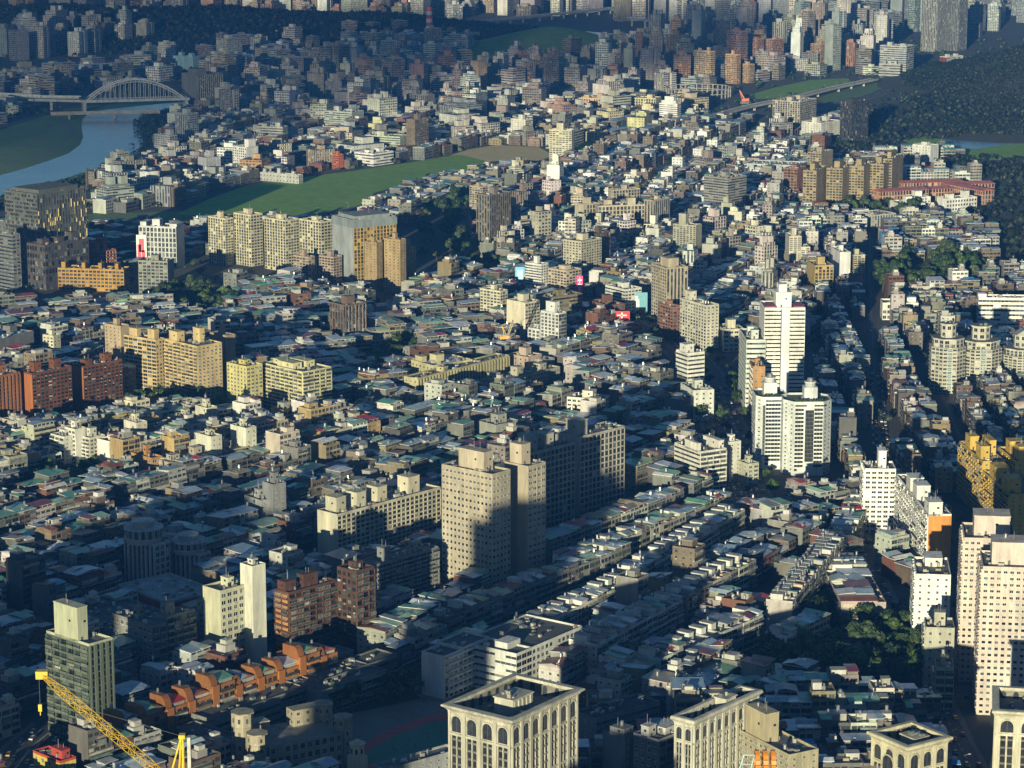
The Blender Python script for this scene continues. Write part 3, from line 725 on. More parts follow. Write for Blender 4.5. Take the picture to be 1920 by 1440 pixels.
# roads: each a sheet with raised pavements and painted lane lines
def road(pts, w, name="road", lines=True, walk=True, world=False):
    P = pts if world else [at(x, y) for x, y in pts]
    for i in range(len(P)-1): ROADS.append((P[i], P[i+1], w/2+(9 if name == 'avenue' else 0.7)))
    def off(d):
        out = []
        for i, p in enumerate(P):
            a = P[max(0, i-1)]; b = P[min(len(P)-1, i+1)]; L = hypot(b[0]-a[0], b[1]-a[1]); out.append((p[0]-(b[1]-a[1])/L*d, p[1]+(b[0]-a[0])/L*d))
        return out
    def strip(d0, d1, z):
        a, b = off(d0), off(d1); return [[(*a[i], z), (*b[i], z), (*b[i+1], z), (*a[i+1], z)] for i in range(len(P)-1)]
    def mk(nm, quads, mat):
        v = []; f = []
        for q in quads: f.append(list(range(len(v), len(v)+len(q)))); v += q
        me = bpy.data.meshes.new(nm); me.from_pydata(v, [], f); me.materials.append(mat); me.update()
        o = bpy.data.objects.new(nm, me); col.objects.link(o); o["kind"] = "structure"
    mk(name, strip(w/2, -w/2, .16), M_ASPH)
    if walk:
        for s_ in (1, -1):
            a, b = (w/2, w/2+2.6) if s_ > 0 else (-w/2-2.6, -w/2)
            q = strip(b, a, .32); q += [[(*off(k)[i], .1), (*off(k)[i+1], .1), (*off(k)[i+1], .32), (*off(k)[i], .32)] for i in range(len(P)-1) for k in (a, b)]
            mk("pavement", q, M_PAVE)
    if lines:
        q = []
        for d in ([0] if w < 16 else [-w/4, -.25, .25, w/4]):
            for i in range(len(P)-1):
                L = hypot(P[i+1][0]-P[i][0], P[i+1][1]-P[i][1]); dx, dy = (P[i+1][0]-P[i][0])/L, (P[i+1][1]-P[i][1])/L; t = 0
                while t < L-4:
                    x, y = P[i][0]+dx*t-dy*d, P[i][1]+dy*t+dx*d; l2 = 6 if abs(d) < 1 and w >= 16 else 3.5
                    q.append([(x+dy*.12, y-dx*.12, .2), (x+dx*l2+dy*.12, y+dy*l2-dx*.12, .2), (x+dx*l2-dy*.12, y+dy*l2+dx*.12, .2), (x-dy*.12, y+dx*.12, .2)]); t += 6 if l2 > 4 else 9
        mk("road_markings", q, M_LINE)
    return P
M_LINE = make_ground("road_paint", (.5, .5, .48), (.6, .6, .58), (.3, .3, .3), .2)
AVE = road([(1408, 960), (1392, 900), (1372, 840), (1350, 780), (1332, 725), (1310, 690), (1262, 640), (1200, 600), (1120, 570)], 26, "avenue")
R2 = road([(1845, 1480), (1800, 1400), (1755, 1300), (1700, 1200), (1655, 1120), (1625, 1050), (1600, 985)], 9)
R3 = road([(1655, 900), (1648, 800), (1640, 700), (1634, 600), (1630, 500), (1632, 420)], 6.5, walk=False)
R4 = road([(760, 520), (830, 505), (870, 460), (862, 410), (890, 370)], 14)
R5 = road([(-40, 1215), (150, 1165), (330, 1105), (460, 1060)], 12)
R6 = road([(0, 1480), (60, 1400), (110, 1360)], 20)
R7 = road([(200, 1440), (420, 1310), (640, 1235), (790, 1180)], 8, walk=False)
R8 = road([(-40, 452), (160, 430), (330, 418), (560, 412), (700, 385)], 14)
R9 = road([(1180, 345), (1300, 300), (1420, 250), (1500, 215), (1640, 178), (1700, 150)], 18)
R10 = road([(1835, 900), (1800, 820), (1775, 760), (1745, 690), (1735, 640)], 5, walk=False)
# ------------------------------------------------------------------ buildings one can name in the photograph
CRM = (.50, .47, .36); YEL = (.58, .50, .20); BEI = (.46, .39, .29); TANW = (.42, .33, .23); WHI = (.72, .72, .70); GRY = (.27, .28, .29); BRN = (.16, .10, .065)
BRK = (.16, .055, .02); ORG = (.50, .20, .055); LGR = (.42, .43, .42); PNK = (.45, .36, .31); OCH = (.42, .27, .09); DRK = (.055, .06, .065)
AT = "apartment_tower"; OB = "office_building"; AB = "apartment_block"; SB = "school_building"
# --- centre, near
t_l19 = T(AB, "long cream slab block with deep square windows and blank sunlit end wall", "long cream slab", 632, 968, 1062, 601, 826, 42, CRM, 'N', 'G', n=11, wb=15, fr='d',
  rooms=[(.05, .3, .09, .55, 8), (.24, .3, .09, .55, 8), (.44, .3, .09, .55, 8), (.74, .3, .11, .55, 9)], tanks=4)
t_l20 = T(AT, "tall tan tiled tower with rooftop mast cabin, in front of the dark slab", "tan tiled tower", 923, 893, 1112, 828, 957, 40, (.44, .39, .30), 'M', 'M', n=18,
  rooms=[(.25, .25, .5, .5, 10)], tanks=3)
t_l20b = T(AT, "narrow tan tower with stepped corner, just behind the tall tan tiled one", None, 990, 878, 1090, 946, 1023, 42, (.44, .39, .30), 'N', 'W', n=18,
  rooms=[(.1, .35, .5, .5, 11)], tanks=2)
T(AB, "nearer half of the long dark slab with water tank cabins on its roof", "dark slab", 993, 853, 1000, 978, 1078, 44, (.42, .40, .35), 'N', 'G', n=13, wb=16, fr='d',
  rooms=[(.1, .2, .16, .6, 9), (.42, .2, .2, .6, 8), (.72, .3, .1, .5, 6)], tanks=5)
T(AB, "farther half of the long dark slab with a sunlit stair cabin on top", None, 1088, 822, 968, 1078, 1171, 44, (.41, .39, .35), 'N', 'G', n=13, wb=16, fr='d',
  rooms=[(.05, .2, .2, .6, 9)], tanks=4)
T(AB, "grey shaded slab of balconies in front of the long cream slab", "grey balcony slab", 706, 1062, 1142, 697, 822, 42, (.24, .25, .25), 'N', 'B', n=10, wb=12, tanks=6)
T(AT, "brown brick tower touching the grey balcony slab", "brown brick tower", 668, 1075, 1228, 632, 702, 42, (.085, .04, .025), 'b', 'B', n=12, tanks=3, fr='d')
T(AT, "brown brick tower with one orange sunlit corner and tin roof hats", None, 541, 1115, 1240, 516, 630, 44, (.09, .038, .02), 'B', 'B', n=12, rooms=[(.02, .3, .22, .6, 5), (.4, .3, .3, .5, 6)], tanks=3, fr='d', cl=(.42, .2, .07))  # left face in bright orange: sunlight put into the brick colour
T(AB, "pale green slab with planted roof garden beside a white lift tower", "pale green slab", 413, 1112, 1258, 380, 468, 44, (.50, .50, .36), 'N', 'b', n=11, tanks=3, rooms=[(.5, .4, .2, .4, 4)])
T("lift_tower", "tall blank white lift tower standing on the end of the pale green slab", None, 473, 1066, 1250, 450, 497, 44, (.62, .62, .54), 'N', 'N', n=14, cat="tower", rooms=[(.3, .3, .4, .4, 3)], tanks=2)
T(AB, "small yellow-green balcony block between a brick pier and the pale green slab", None, 372, 1150, 1222, 365, 404, 44, (.40, .40, .27), 'b', 'b', n=7, tanks=2)
T(OB, "office block with white pier grid and dark windows, behind the lift tower", "white grid office", 535, 1033, 1090, 468, 556, 40, (.45, .46, .47), 'V', 'V', n=7, rooms=[(.3, .4, .4, .4, 5)], tanks=3)
T(OB, "blank grey gable building with a dark slim annex, shaded", "grey gable building", 490, 942, 1008, 458, 508, 50, (.30, .31, .32), 'N', 'p', n=8, det=True)
T("stair_tower", "slim dark grey stair tower attached to the blank grey gable building", None, 512, 912, 1008, 492, 536, 50, (.20, .21, .22), 'N', 'p', n=11, cat="tower")
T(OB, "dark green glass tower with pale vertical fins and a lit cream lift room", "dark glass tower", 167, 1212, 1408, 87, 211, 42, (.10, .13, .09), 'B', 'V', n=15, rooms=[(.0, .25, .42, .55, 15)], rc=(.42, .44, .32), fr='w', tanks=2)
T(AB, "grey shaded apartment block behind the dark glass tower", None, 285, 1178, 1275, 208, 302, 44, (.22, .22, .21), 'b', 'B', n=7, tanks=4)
T(AB, "grey apartment block with plant-hung balconies beside a brick pier", None, 312, 1160, 1262, 300, 366, 44, (.25, .26, .22), 'p', 'B', n=8, tanks=3, rooms=[(.1, .3, .3, .5, 6)])
T("office_hall", "low windowless hall with pale flat roof and a red end wall", "red-walled hall", 312, 1133, 1180, 270, 410, 48, (.34, .03, .03), 'N', 'N', n=2, cat="hall", rc=(.36, .38, .38), roofc=(.34, .37, .38), rooms=[(.6, .5, .06, .1, 1.5)], tanks=0, wb=42)
T("warehouse", "wide dark flat-roofed hall along the road by the dark glass tower", "flat dark hall", 240, 1205, 1262, 110, 372, 46, (.16, .17, .17), 'N', 'p', n=3, cat="hall", rooms=[(.35, .3, .2, .16, 4)], tanks=2, roofc=(.10, .105, .11))
# --- twin white octagonal towers etc. on the avenue
T(AB, "white balcony slab nearer the long lane rows, with two stair towers", "white twin-stair slab", 1313, 850, 925, 1265, 1362, 60, (.66, .65, .58), 'R', 'B', n=9, rooms=[(.0, .1, .12, .5, 5), (.8, .1, .2, .6, 5)])
T("stair_tower", "blank white stair tower at the far end of the white twin-stair slab", None, 1368, 832, 905, 1352, 1384, 62, (.62, .62, .56), 'N', 'p', n=10, cat="tower")
T(AB, "small cream block between the white slab and the octagonal towers", None, 1402, 873, 912, 1384, 1420, 60, (.46, .46, .36), 'p', 'b', n=5)
t_strip = T(OB, "tallest white office tower with dark window stripes and stepped crown", "white striped tower", 1434, 580, 768, 1428, 1510, 88, (.74, .75, .75), 'S', 'S', n=25, rooms=[(.3, .2, .38, .5, 10), (.38, .3, .2, .3, 15)], tanks=2, wb=26)
T(OB, "white and green glass banded office standing behind the striped tower", None, 1400, 640, 770, 1393, 1436, 88, (.58, .64, .60), 'S', 'S', n=14, wb=40, det=True)
T(AB, "slim orange tiled building squeezed against the striped tower foot", None, 1412, 690, 785, 1406, 1434, 88, (.40, .22, .09), 'b', 'p', n=9, wb=20, det=True)
T(AT, "white ribbon window block west of the avenue", "white ribbon block", 1290, 665, 745, 1268, 1321, 62, (.70, .70, .66), 'R', 'R', n=10, rooms=[(.0, .2, .5, .5, 6)], det=True)
T(AB, "small white stucco block in front of the ribbon window block", None, 1300, 735, 790, 1276, 1339, 75, (.60, .62, .58), 'p', 'p', n=6, det=True)
T(AT, "cream slab with many balconies facing the avenue", "cream avenue slab", 1325, 575, 660, 1275, 1348, 60, (.58, .56, .46), 'b', 'P', n=14, rooms=[(.2, .7, .5, .2, 7)], det=True)
T(AB, "brown and white apartment block behind the cream avenue slab", None, 1262, 578, 640, 1233, 1278, 60, (.26, .13, .09), 'b', 'P', n=10)
T(AT, "tall beige tower of narrow piers behind the avenue crossing", "beige pier tower", 1250, 505, 610, 1222, 1290, 65, (.42, .37, .28), 'P', 'V', n=17, rooms=[(.2, .2, .5, .5, 7)])
T(OB, "white curved office with a sea coloured mural on its end", "mural office", 1172, 545, 600, 1135, 1203, 55, (.62, .63, .60), 'R', 'W', n=9)
T(AB, "low brick building with a red advertising panel near the avenue", None, 1140, 575, 620, 1105, 1172, 60, (.18, .09, .06), 'p', 'b', n=6)
T(SB, "long white ornamental hall with arched top windows by the avenue", None, 1357, 620, 660, 1352, 1396, 80, (.60, .58, .46), 'p', 'W', n=5, wb=22)
# --- right-hand side
T(AT, "tall pale tower with thin shadow joints and dark windows, nearer of the pair", "nearer pale tower", 1843, 1066, 1340, 1822, 1990, 97, (.60, .52, .47), 'B', 'M', n=23, rooms=[(.12, .25, .7, .5, 10)], wb=26, tanks=3)
T(AT, "tall pale tower with lift room, farther of the pair", "farther pale tower", 1808, 1012, 1278, 1786, 1905, 97, (.60, .52, .47), 'B', 'M', n=23, rooms=[(.2, .3, .7, .5, 9)], wb=27, tanks=3)
T(AB, "white block with a blank front and leafy balconies down its side", "white blank-front block", 1718, 1080, 1225, 1700, 1783, 96, (.80, .80, .78), 'B', 'p', n=12, rooms=[(.3, .55, .5, .4, 4)], wb=30, tanks=3)
T(AB, "grey walk-up with planted terrace below the white blank-front block", None, 1736, 1180, 1290, 1728, 1790, 96, (.42, .42, .35), 'B', 'p', n=7, wb=16)
T("shop_house", "narrow yellow-green end house by the street under the pale towers", None, 1755, 1255, 1330, 1748, 1785, 96, (.40, .41, .26), 'B', 'B', n=5, wb=14)
T(AB, "long white slab whose end wall is orange tiled, with roof cabins in a row", "white slab with orange end", 1741, 968, 1088, 1681, 1784, 87, (.74, .74, .71), 'B', 'N', n=12, cr=(.62, .27, .06), rooms=[(.0, .0, .6, .13, 7), (.0, .36, .6, .13, 8), (.0, .56, .6, .13, 8)], tanks=4)
T("orange_annex", "orange tiled lift wing stuck on the end of the white slab", None, 1745, 958, 1065, 1738, 1785, 96, (.62, .27, .06), 'N', 'b', n=13, cat="building wing", wb=5, rooms=[(.1, .1, .4, .8, 6)])
T(AT, "bright white tower with square windows and a slim lift shaft", "bright white tower", 1622, 882, 1000, 1610, 1680, 92, (.85, .86, .86), 'B', 'W', n=13, rooms=[(.45, .2, .25, .5, 10)], wb=18)
T(AT, "mustard yellow block with terraces, in front", "mustard block", 1893, 930, 1020, 1842, 1960, 84, (.62, .42, .09), 'B', 'p', n=12, rooms=[(.0, .1, .4, .2, 8), (.05, .6, .4, .2, 8)])
T(AT, "mustard yellow block with roof cabins, farther back", None, 1843, 868, 970, 1799, 1885, 84, (.62, .42, .09), 'B', 'p', n=12, rooms=[(.0, .1, .4, .2, 8), (.05, .6, .4, .2, 8), (.6, .3, .3, .3, 9)])
T(AT, "mustard yellow block at the picture edge, between the front and farther ones", None, 1905, 868, 975, 1872, 1990, 84, (.62, .42, .09), "B", "p", n=11, rooms=[(.1, .1, .4, .25, 8), (.1, .6, .4, .25, 7)])
T(SB, "bright white school wing with flat roof at the edge of the wood", "white school wing", 1835, 560, 612, 1825, 1990, 94, (.82, .82, .80), 'R', 'R', n=6, wb=14, rooms=[(.0, .2, .1, .6, 3)])
T(SB, "white low school hall with two raised cabins", None, 1655, 570, 600, 1650, 1722, 92, (.76, .76, .73), 'p', 'b', n=3, wb=18, rooms=[(.3, .3, .25, .4, 5), (.7, .3, .25, .4, 4)])
T(SB, "long school building with sea green flat roof", "sea green roofed school", 1690, 555, 585, 1685, 1808, 90, (.35, .33, .26), 'p', 'R', n=4, wb=18, roofc=(.12, .30, .28), rooms=[(.48, .4, .1, .4, 3)])
T("shop_block", "grey long low block beneath the white school wing", None, 1675, 590, 622, 1668, 1800, 92, (.26, .27, .25), 'p', 'R', n=3, wb=16)
# --- middle distance
T(AT, "pale beige tower of many tiny windows, stepping down on one side", "pale beige stepped tower", 1480, 445, 508, 1472, 1503, 86, (.56, .53, .43), 'p', 'W', n=17, wb=20)
T(AT, "lower step of the pale beige stepped tower", None, 1502, 465, 508, 1500, 1518, 86, (.56, .53, .43), 'p', 'W', n=12, wb=16, rooms=[])
T(OB, "ochre hotel-like block with black square windows", "ochre block", 1528, 500, 560, 1516, 1563, 82, (.45, .33, .13), 'N', 'G', n=10, wb=26)
T(AT, "tower with one dazzling blank white wall", "blank white wall tower", 1575, 475, 545, 1562, 1595, 82, (.66, .66, .68), 'N', 'N', n=17, wb=30)
T(AT, "cream narrow tower touching the one with a blank white wall", None, 1601, 480, 540, 1595, 1622, 82, (.46, .44, .33), 'b', 'b', n=15, wb=20)
T(AT, "grey-beige tower with fine windows and a white chimney-like lift room", "grey-beige tower", 1305, 425, 485, 1262, 1316, 30, (.36, .35, .28), 'P', 'N', n=16, rooms=[(.2, .5, .5, .3, 10)])
T("office_cube", "plain grey block with few windows, west of the cream one like it", None, 1425, 420, 450, 1402, 1430, 15, (.36, .37, .36), 'p', 'p', n=8)
T("office_cube", "plain cream block with few windows, east of the grey one like it", None, 1460, 418, 448, 1436, 1465, 12, (.48, .46, .36), 'p', 'p', n=8)
T(AT, "pale beige tower with small square windows above the orange roofs", "pale square-window tower", 1090, 455, 535, 1056, 1128, 40, (.48, .45, .35), 'P', 'P', n=16)
T(AT, "dark brown glass tower pressed behind the pale square-window tower", None, 1120, 440, 520, 1100, 1145, 40, (.10, .075, .06), 'V', 'V', n=17)
T(AT, "white block with a round stair drum in front of the square-window tower", "round stair drum block", 1015, 498, 558, 985, 1028, 40, (.66, .67, .66), 'R', 'P', n=12)
T(AB, "cream and pink balcony block next to the round stair drum", None, 1062, 510, 562, 1028, 1090, 45, (.50, .42, .33), 'b', 'b', n=10)
T(AB, "cream balcony block with a lit roof cabin, farther of two", "cream balcony block", 938, 548, 610, 900, 952, 40, (.58, .55, .42), 'b', 'b', n=11)
T(AB, "cream block with a blank lit wall behind the yellow crane", "blank cream block", 985, 570, 642, 950, 1012, 45, (.60, .56, .44), 'N', 'b', n=12)
T(AB, "brown office with long balconies behind the black and white block", None, 1030, 560, 620, 1005, 1092, 55, (.22, .19, .12), 'p', 'R', n=9)
T(OB, "white framed block with dark side wall near the yellow crane", "white framed block", 1048, 590, 668, 1014, 1062, 42, (.62, .64, .64), 'G', 'D', n=12, rooms=[(.2, .3, .6, .5, 8)], det=True)
T(OB, "low white framed annex with square black openings", None, 1012, 620, 660, 990, 1020, 42, (.60, .62, .62), 'G', 'p', n=6, det=True)
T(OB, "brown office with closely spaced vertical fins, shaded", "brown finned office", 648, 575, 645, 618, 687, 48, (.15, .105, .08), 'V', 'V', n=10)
T(OB, "grey framed hotel with ochre grid of round-cornered windows", "ochre grid hotel", 663, 415, 530, 640, 743, 55, (.50, .33, .08), 'N', 'G', n=17, rooms=[(.1, .1, .8, .8, 3)], rc=(.24, .27, .28), wb=35, cl=(.30, .33, .35), cap=(6, (.22, .26, .28)))
for i, (x, y, xl, xr, f) in enumerate([(706, 457, 684, 712, 545), (750, 452, 720, 758, 552), (762, 466, 752, 780, 540)]):
    T(AT, ["tan tower, first of three joined in front of the ochre grid hotel", "tan tower with two roof heads, middle of three joined by the ochre grid hotel", "tan tower, lowest of three joined by the ochre grid hotel"][i],
      "joined tan towers" if i == 0 else None, x, y, f, xl, xr, 35, (.36, .26, .13), 'p', 'p', n=19-i, group="joined tan towers")
for i, (x, y, xl, xr, f) in enumerate([(422, 412, 390, 437, 498), (470, 405, 438, 492, 500), (535, 415, 495, 560, 510), (602, 418, 561, 626, 517)]):
    T(AT, ["first cream apartment tower of four from the logo building", "second cream apartment tower of four, with a deep dark side", "third cream apartment tower of four, in the middle of the meadow edge", "fourth cream apartment tower of four, beside the ochre grid hotel"][i],
      "four cream towers" if i == 1 else None, x, y, f, xl, xr, 42, (.56, .52, .37), 'G', 'b', n=17, group="four cream towers by the meadow", det=False)
for i, (x, y, xl, xr, f) in enumerate([(578, 484, 550, 590, 530), (625, 484, 598, 641, 530)]):
    T(AB, ["small pink gabled block below the third cream tower", "small pink gabled block below the fourth cream tower"][i], None, x, y, f, xl, xr, 38, (.40, .31, .24), 'b', 'b', n=9, group="small pink gabled blocks")
t_blade = T(OB, "big dark office with gold vertical blades and grid of lit lamps", "dark blade office", 69, 366, 518, 8, 161, 38, (.10, .105, .095), 'F', 'V', n=20, roofc=(.2, .2, .19), rooms=[(.1, .1, .8, .8, 3)], det=False)
T("office_podium", "black podium under the office with gold blades", None, 84, 462, 545, 50, 166, 38, (.07, .06, .06), 'b', 'b', n=6, cat="building")
T(OB, "dark round-fronted office with one white windowed side at the picture edge", "white-sided office", 23, 442, 545, -30, 37, 42, (.16, .17, .18), 'R', 'W', n=15)
T(OB, "pale building with blank end piers and a yellow roof truss", "yellow truss building", 330, 428, 502, 260, 345, 14, (.55, .57, .57), 'G', 'N', n=8, rooms=[(.1, .82, .8, .16, 4), (.3, .5, .4, .2, 6), (.1, 0, .8, .2, 3)])
T(AB, "brown brick block with two orange roof heads behind the ochre terrace", None, 176, 475, 520, 150, 218, 45, (.26, .085, .04), 'b', 'b', n=8, rooms=[(.2, .2, .2, .5, 8), (.6, .3, .2, .5, 10)])
T(AB, "long ochre terrace with projecting stair piers", "ochre terrace", 232, 508, 548, 108, 256, 10, (.40, .23, .05), 'b', 'b', n=6, wa=16, rooms=[(.2, .1, .5, .05, 5), (.2, .35, .5, .05, 5), (.2, .6, .5, .05, 5), (.2, .9, .5, .06, 5)])
T(AB, "grey block wrapped in scaffold mesh beside the ochre terrace", "scaffolded grey block", 314, 492, 555, 259, 326, 12, (.26, .27, .24), 'b', 'N', n=10)
T(AB, "block wholly wrapped in grey netting with a blue and white roof", "netted block", -5, 640, 700, -60, 63, 30, (.17, .17, .18), 'N', 'N', n=12, roofc=(.2, .42, .6))
T(AB, "slim cream tower with antennas in front of red brick flats", None, 100, 632, 688, 80, 107, 30, (.58, .56, .42), 'P', 'p', n=9)
T(AB, "deep red brick slab, third and last, beside the beige towers", "last red brick slab", 156, 690, 775, 145, 229, 42, BRK, 'N', 'b', n=13, wb=14, group="red brick slabs", det=True, fr='d', cl=(.38, .13, .035))  # left face painted orange, standing in for sun on the brick
T(AB, "deep red brick slab, middle of three", "middle red brick slab", 60, 703, 800, 45, 134, 42, BRK, 'N', 'b', n=14, wb=14, group="red brick slabs", det=True, fr='d', cl=(.38, .13, .035))  # sunlight on the narrow left end is painted as an orange face
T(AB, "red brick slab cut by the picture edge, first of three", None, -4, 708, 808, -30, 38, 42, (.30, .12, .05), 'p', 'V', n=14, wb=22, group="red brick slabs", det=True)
T(AT, "beige tower with long balconies, first of the beige pair", "first beige tower", 292, 640, 745, 232, 309, 38, (.56, .43, .22), 'B', 'P', n=15, rooms=[(.1, .6, .4, .25, 6), (.2, .1, .5, .2, 7)], det=False)
T(AT, "beige tower with a red tin hut on top, larger of the beige pair", "larger beige tower", 370, 652, 757, 309, 416, 46, (.56, .43, .22), 'B', 'P', n=16, rooms=[(.05, .65, .3, .25, 7), (.5, .3, .2, .2, 10)], det=True)
T(AT, "blank beige wall tower behind the first beige tower", None, 226, 614, 715, 196, 234, 38, (.42, .33, .22), 'p', 'N', n=15)
T(AT, "blank beige slab behind the larger beige tower", None, 424, 632, 728, 414, 441, 45, (.36, .27, .19), 'N', 'N', n=15, wb=18)
T(AB, "lemon yellow block, narrower of two by the beige towers", "lemon yellow block", 462, 690, 775, 425, 492, 45, (.58, .52, .20), 'P', 'b', n=12, det=True)
T(AB, "yellow cornered block hung with laundry balconies", "laundry balcony block", 567, 700, 782, 492, 621, 46, (.58, .55, .33), 'B', 'B', n=12, det=True, rooms=[(.1, .3, .3, .4, 4), (.55, .3, .3, .4, 4), (.3, .8, .4, .15, 3)])
# --- lit low slabs, left middle
T(AB, "long balcony slab below the laundry balcony block", "long balcony slab", 470, 838, 878, 462, 540, 48, (.42, .38, .28), 'p', 'B', n=7, wb=14, roofc=(.34, .37, .40), rooms=[(.05, .2, .1, .5, 4)])
T(AB, "balcony slab between two white stair towers", None, 402, 852, 893, 396, 466, 48, (.38, .34, .24), 'p', 'B', n=6, wb=13)
T(AB, "balcony slab with silver tin roof and one red corner", None, 316, 870, 915, 302, 400, 48, (.40, .36, .28), 'N', 'B', n=6, wb=14, roofc=(.5, .52, .54))
T("stair_tower", "white stair tower halfway along the balcony slabs", None, 396, 822, 898, 367, 402, 46, (.60, .60, .50), 'N', 'p', n=8, cat="tower", wa=6)
T("stair_tower", "white stair tower joining the last two balcony slabs", None, 461, 806, 880, 432, 467, 46, (.60, .60, .50), 'N', 'p', n=8, cat="tower", wa=6)
T(AB, "orange cube-like block with square windows below the balcony slabs", "orange cube block", 284, 862, 912, 246, 300, 46, (.45, .23, .06), 'P', 'b', n=6)
T(AB, "white balcony block, first of three by the small grove", "white trio", 120, 822, 882, 95, 126, 42, (.62, .62, .56), 'B', 'p', n=8, wa=12)
T("stair_tower", "white stair tower in the middle of the white trio", None, 141, 808, 880, 121, 146, 42, (.66, .66, .60), 'b', 'N', n=9, cat="tower", wa=8)
T(AB, "white balcony block, last of three by the small grove", None, 168, 824, 880, 145, 174, 42, (.60, .60, .52), 'B', 'b', n=8, wa=12)
T(AB, "cream walk-up slab with a tall blank stair tower beside it", None, 200, 822, 866, 172, 246, 46, (.44, .43, .36), 'p', 'R', n=6)
T("stair_tower", "tall blank stair tower beside the cream walk-up slab", None, 256, 796, 858, 232, 265, 46, (.62, .60, .50), 'N', 'p', n=9, cat="tower")
T(AB, "cream walk-up slab under the larger beige tower", None, 330, 785, 826, 313, 382, 46, (.48, .46, .36), 'R', 'R', n=6)
T("stair_tower", "cream stair tower at the end of the slab under the larger beige tower", None, 388, 768, 826, 366, 398, 46, (.58, .57, .44), 'N', 'p', n=9, cat="tower")
# --- school and hall in the middle
T(SB, "pale yellow school hall with white roof and domed tank cabin", "yellow school hall", 812, 688, 728, 771, 886, 52, (.52, .48, .28), 'p', 'N', n=4, roofc=(.55, .57, .62), rooms=[(.3, .4, .2, .3, 5), (.05, .6, .12, .3, 4)])
T(SB, "very long school wing of thin yellow piers", "long pier school wing", 783, 712, 752, 775, 955, 38, (.46, .42, .24), 'p', 'V', n=4, wb=12, rooms=[(.3, .2, .05, .5, 3)], tanks=0, roofc=(.22, .21, .14))
T(SB, "pink end building joining the long pier school wing", None, 990, 672, 705, 953, 1016, 40, (.46, .36, .30), 'p', 'N', n=4, roofc=(.25, .23, .18))
T(SB, "teal roofed low hall beside the pink end building", None, 1020, 678, 705, 1000, 1040, 42, (.30, .32, .28), 'p', 'p', n=3, roofc=(.05, .22, .22), rooms=[])
T(SB, "long shaded school wing with plain flat roof in front of the pier wing", None, 920, 722, 745, 830, 1050, 40, (.40, .38, .30), 'R', 'W', n=3, wb=16, tanks=0)
T(AB, "white block with orange trimmed windows above the dark slab", "orange trimmed white block", 1128, 752, 800, 1063, 1142, 22, (.66, .62, .54), 'W', 'b', n=6, rooms=[(.2, .3, .5, .3, 5)])
T(SB, "long cream walk-up at the near side of the school", None, 762, 762, 790, 664, 768, 12, (.50, .48, .30), 'R', 'p', n=3, wa=12)
T("meeting_hall", "big shaded hall with grey gable front and a dark tin roof", None, 930, 800, 850, 895, 975, 48, (.30, .31, .28), 'N', 'p', n=4, cat="hall", roofc=(.10, .13, .13))
# --- farther
T(OB, "brown vertical slab tower, tallest of the dark cluster by the creek", "creekside dark tower", 918, 368, 470, 893, 958, 38, (.19, .165, .14), 'V', 'V', n=22)
T(AT, "slim cream topped tower behind the creekside dark tower", None, 905, 352, 420, 880, 912, 38, (.36, .31, .24), 'b', 'b', n=16)
T(SB, "wide beige institute with black square windows", "beige institute", 1122, 388, 442, 1120, 1210, 78, (.48, .43, .33), 'p', 'G', n=7, wb=22, roofc=(.26, .26, .25))
T(SB, "beige curved wing of the institute, shorter one", None, 1095, 385, 440, 1078, 1122, 55, (.46, .41, .32), 'N', 'G', n=7)
T(SB, "tall blank pier wing closing the beige institute", None, 1225, 378, 448, 1208, 1256, 40, (.40, .36, .30), 'V', 'V', n=10)
T(SB, "back wing behind the beige institute, long and low", None, 1150, 358, 392, 1140, 1200, 62, (.42, .38, .30), 'p', 'G', n=6)
for i in range(5):
    x = [1538, 1587, 1627, 1664, 1680][i]; xl = [1506, 1550, 1592, 1630, 1652][i]
    T(AT, ["first", "second", "third", "fourth", "fifth"][i]+" brown block of the five-part wall from the avenue side", "five-part brown wall" if i == 2 else None, x-7, 322-i*4-(6 if i == 4 else 0), 394-i*5, xl, x+14, 22, (.33, .26, .15), 'b', 'p', n=14,
      group="five-part brown wall", rooms=[(.3, .4, .4, .35, 6)])
T(AT, "brown rounded tower behind the five-part brown wall", None, 1540, 288, 345, 1514, 1562, 30, (.30, .25, .16), 'b', 'p', n=13)
T(AB, "brick red stepped block at the start of the five-part brown wall", None, 1495, 318, 372, 1470, 1512, 30, (.26, .13, .08), 'b', 'p', n=10)
T(OB, "grey slab office with stepped brown shoulders", "grey shouldered office", 1365, 336, 404, 1320, 1400, 42, (.26, .26, .25), 'R', 'R', n=14)
T(OB, "black tower with two roof masts", "black masted tower", 1598, 192, 272, 1576, 1629, 48, (.035, .035, .04), 'V', 'V', n=19, rooms=[(.2, .2, .6, .6, 3)])
T(AT, "white and tan slab tower with blank lit edge", "white and tan slab", 1500, 192, 247, 1449, 1531, 32, (.42, .38, .32), 'G', 'b', n=14)
T(AB, "white stepped block between the tan slab and the black tower", None, 1540, 232, 268, 1503, 1575, 40, (.62, .62, .58), 'p', 'p', n=9)
T(AT, "cream slab tower alone by the bare ground", "lone cream slab tower", 1072, 246, 305, 1030, 1077, 20, (.55, .52, .38), 'W', 'N', n=15, rooms=[(.2, .4, .5, .3, 8)])
T(AT, "white tower block beyond the bare ground", None, 985, 226, 262, 958, 999, 38, (.62, .61, .56), 'p', 'b', n=10)
T(OB, "white dome-topped tower with dark stripes", "domed striped tower", 1270, 196, 237, 1236, 1277, 25, (.70, .70, .70), 'S', 'S', n=11, rooms=[(.1, .1, .8, .8, 4), (.25, .25, .5, .5, 9)])
T(SB, "cream school slab of many windows beside the domed tower", None, 1230, 186, 215, 1168, 1240, 20, (.56, .52, .33), 'G', 'p', n=6)
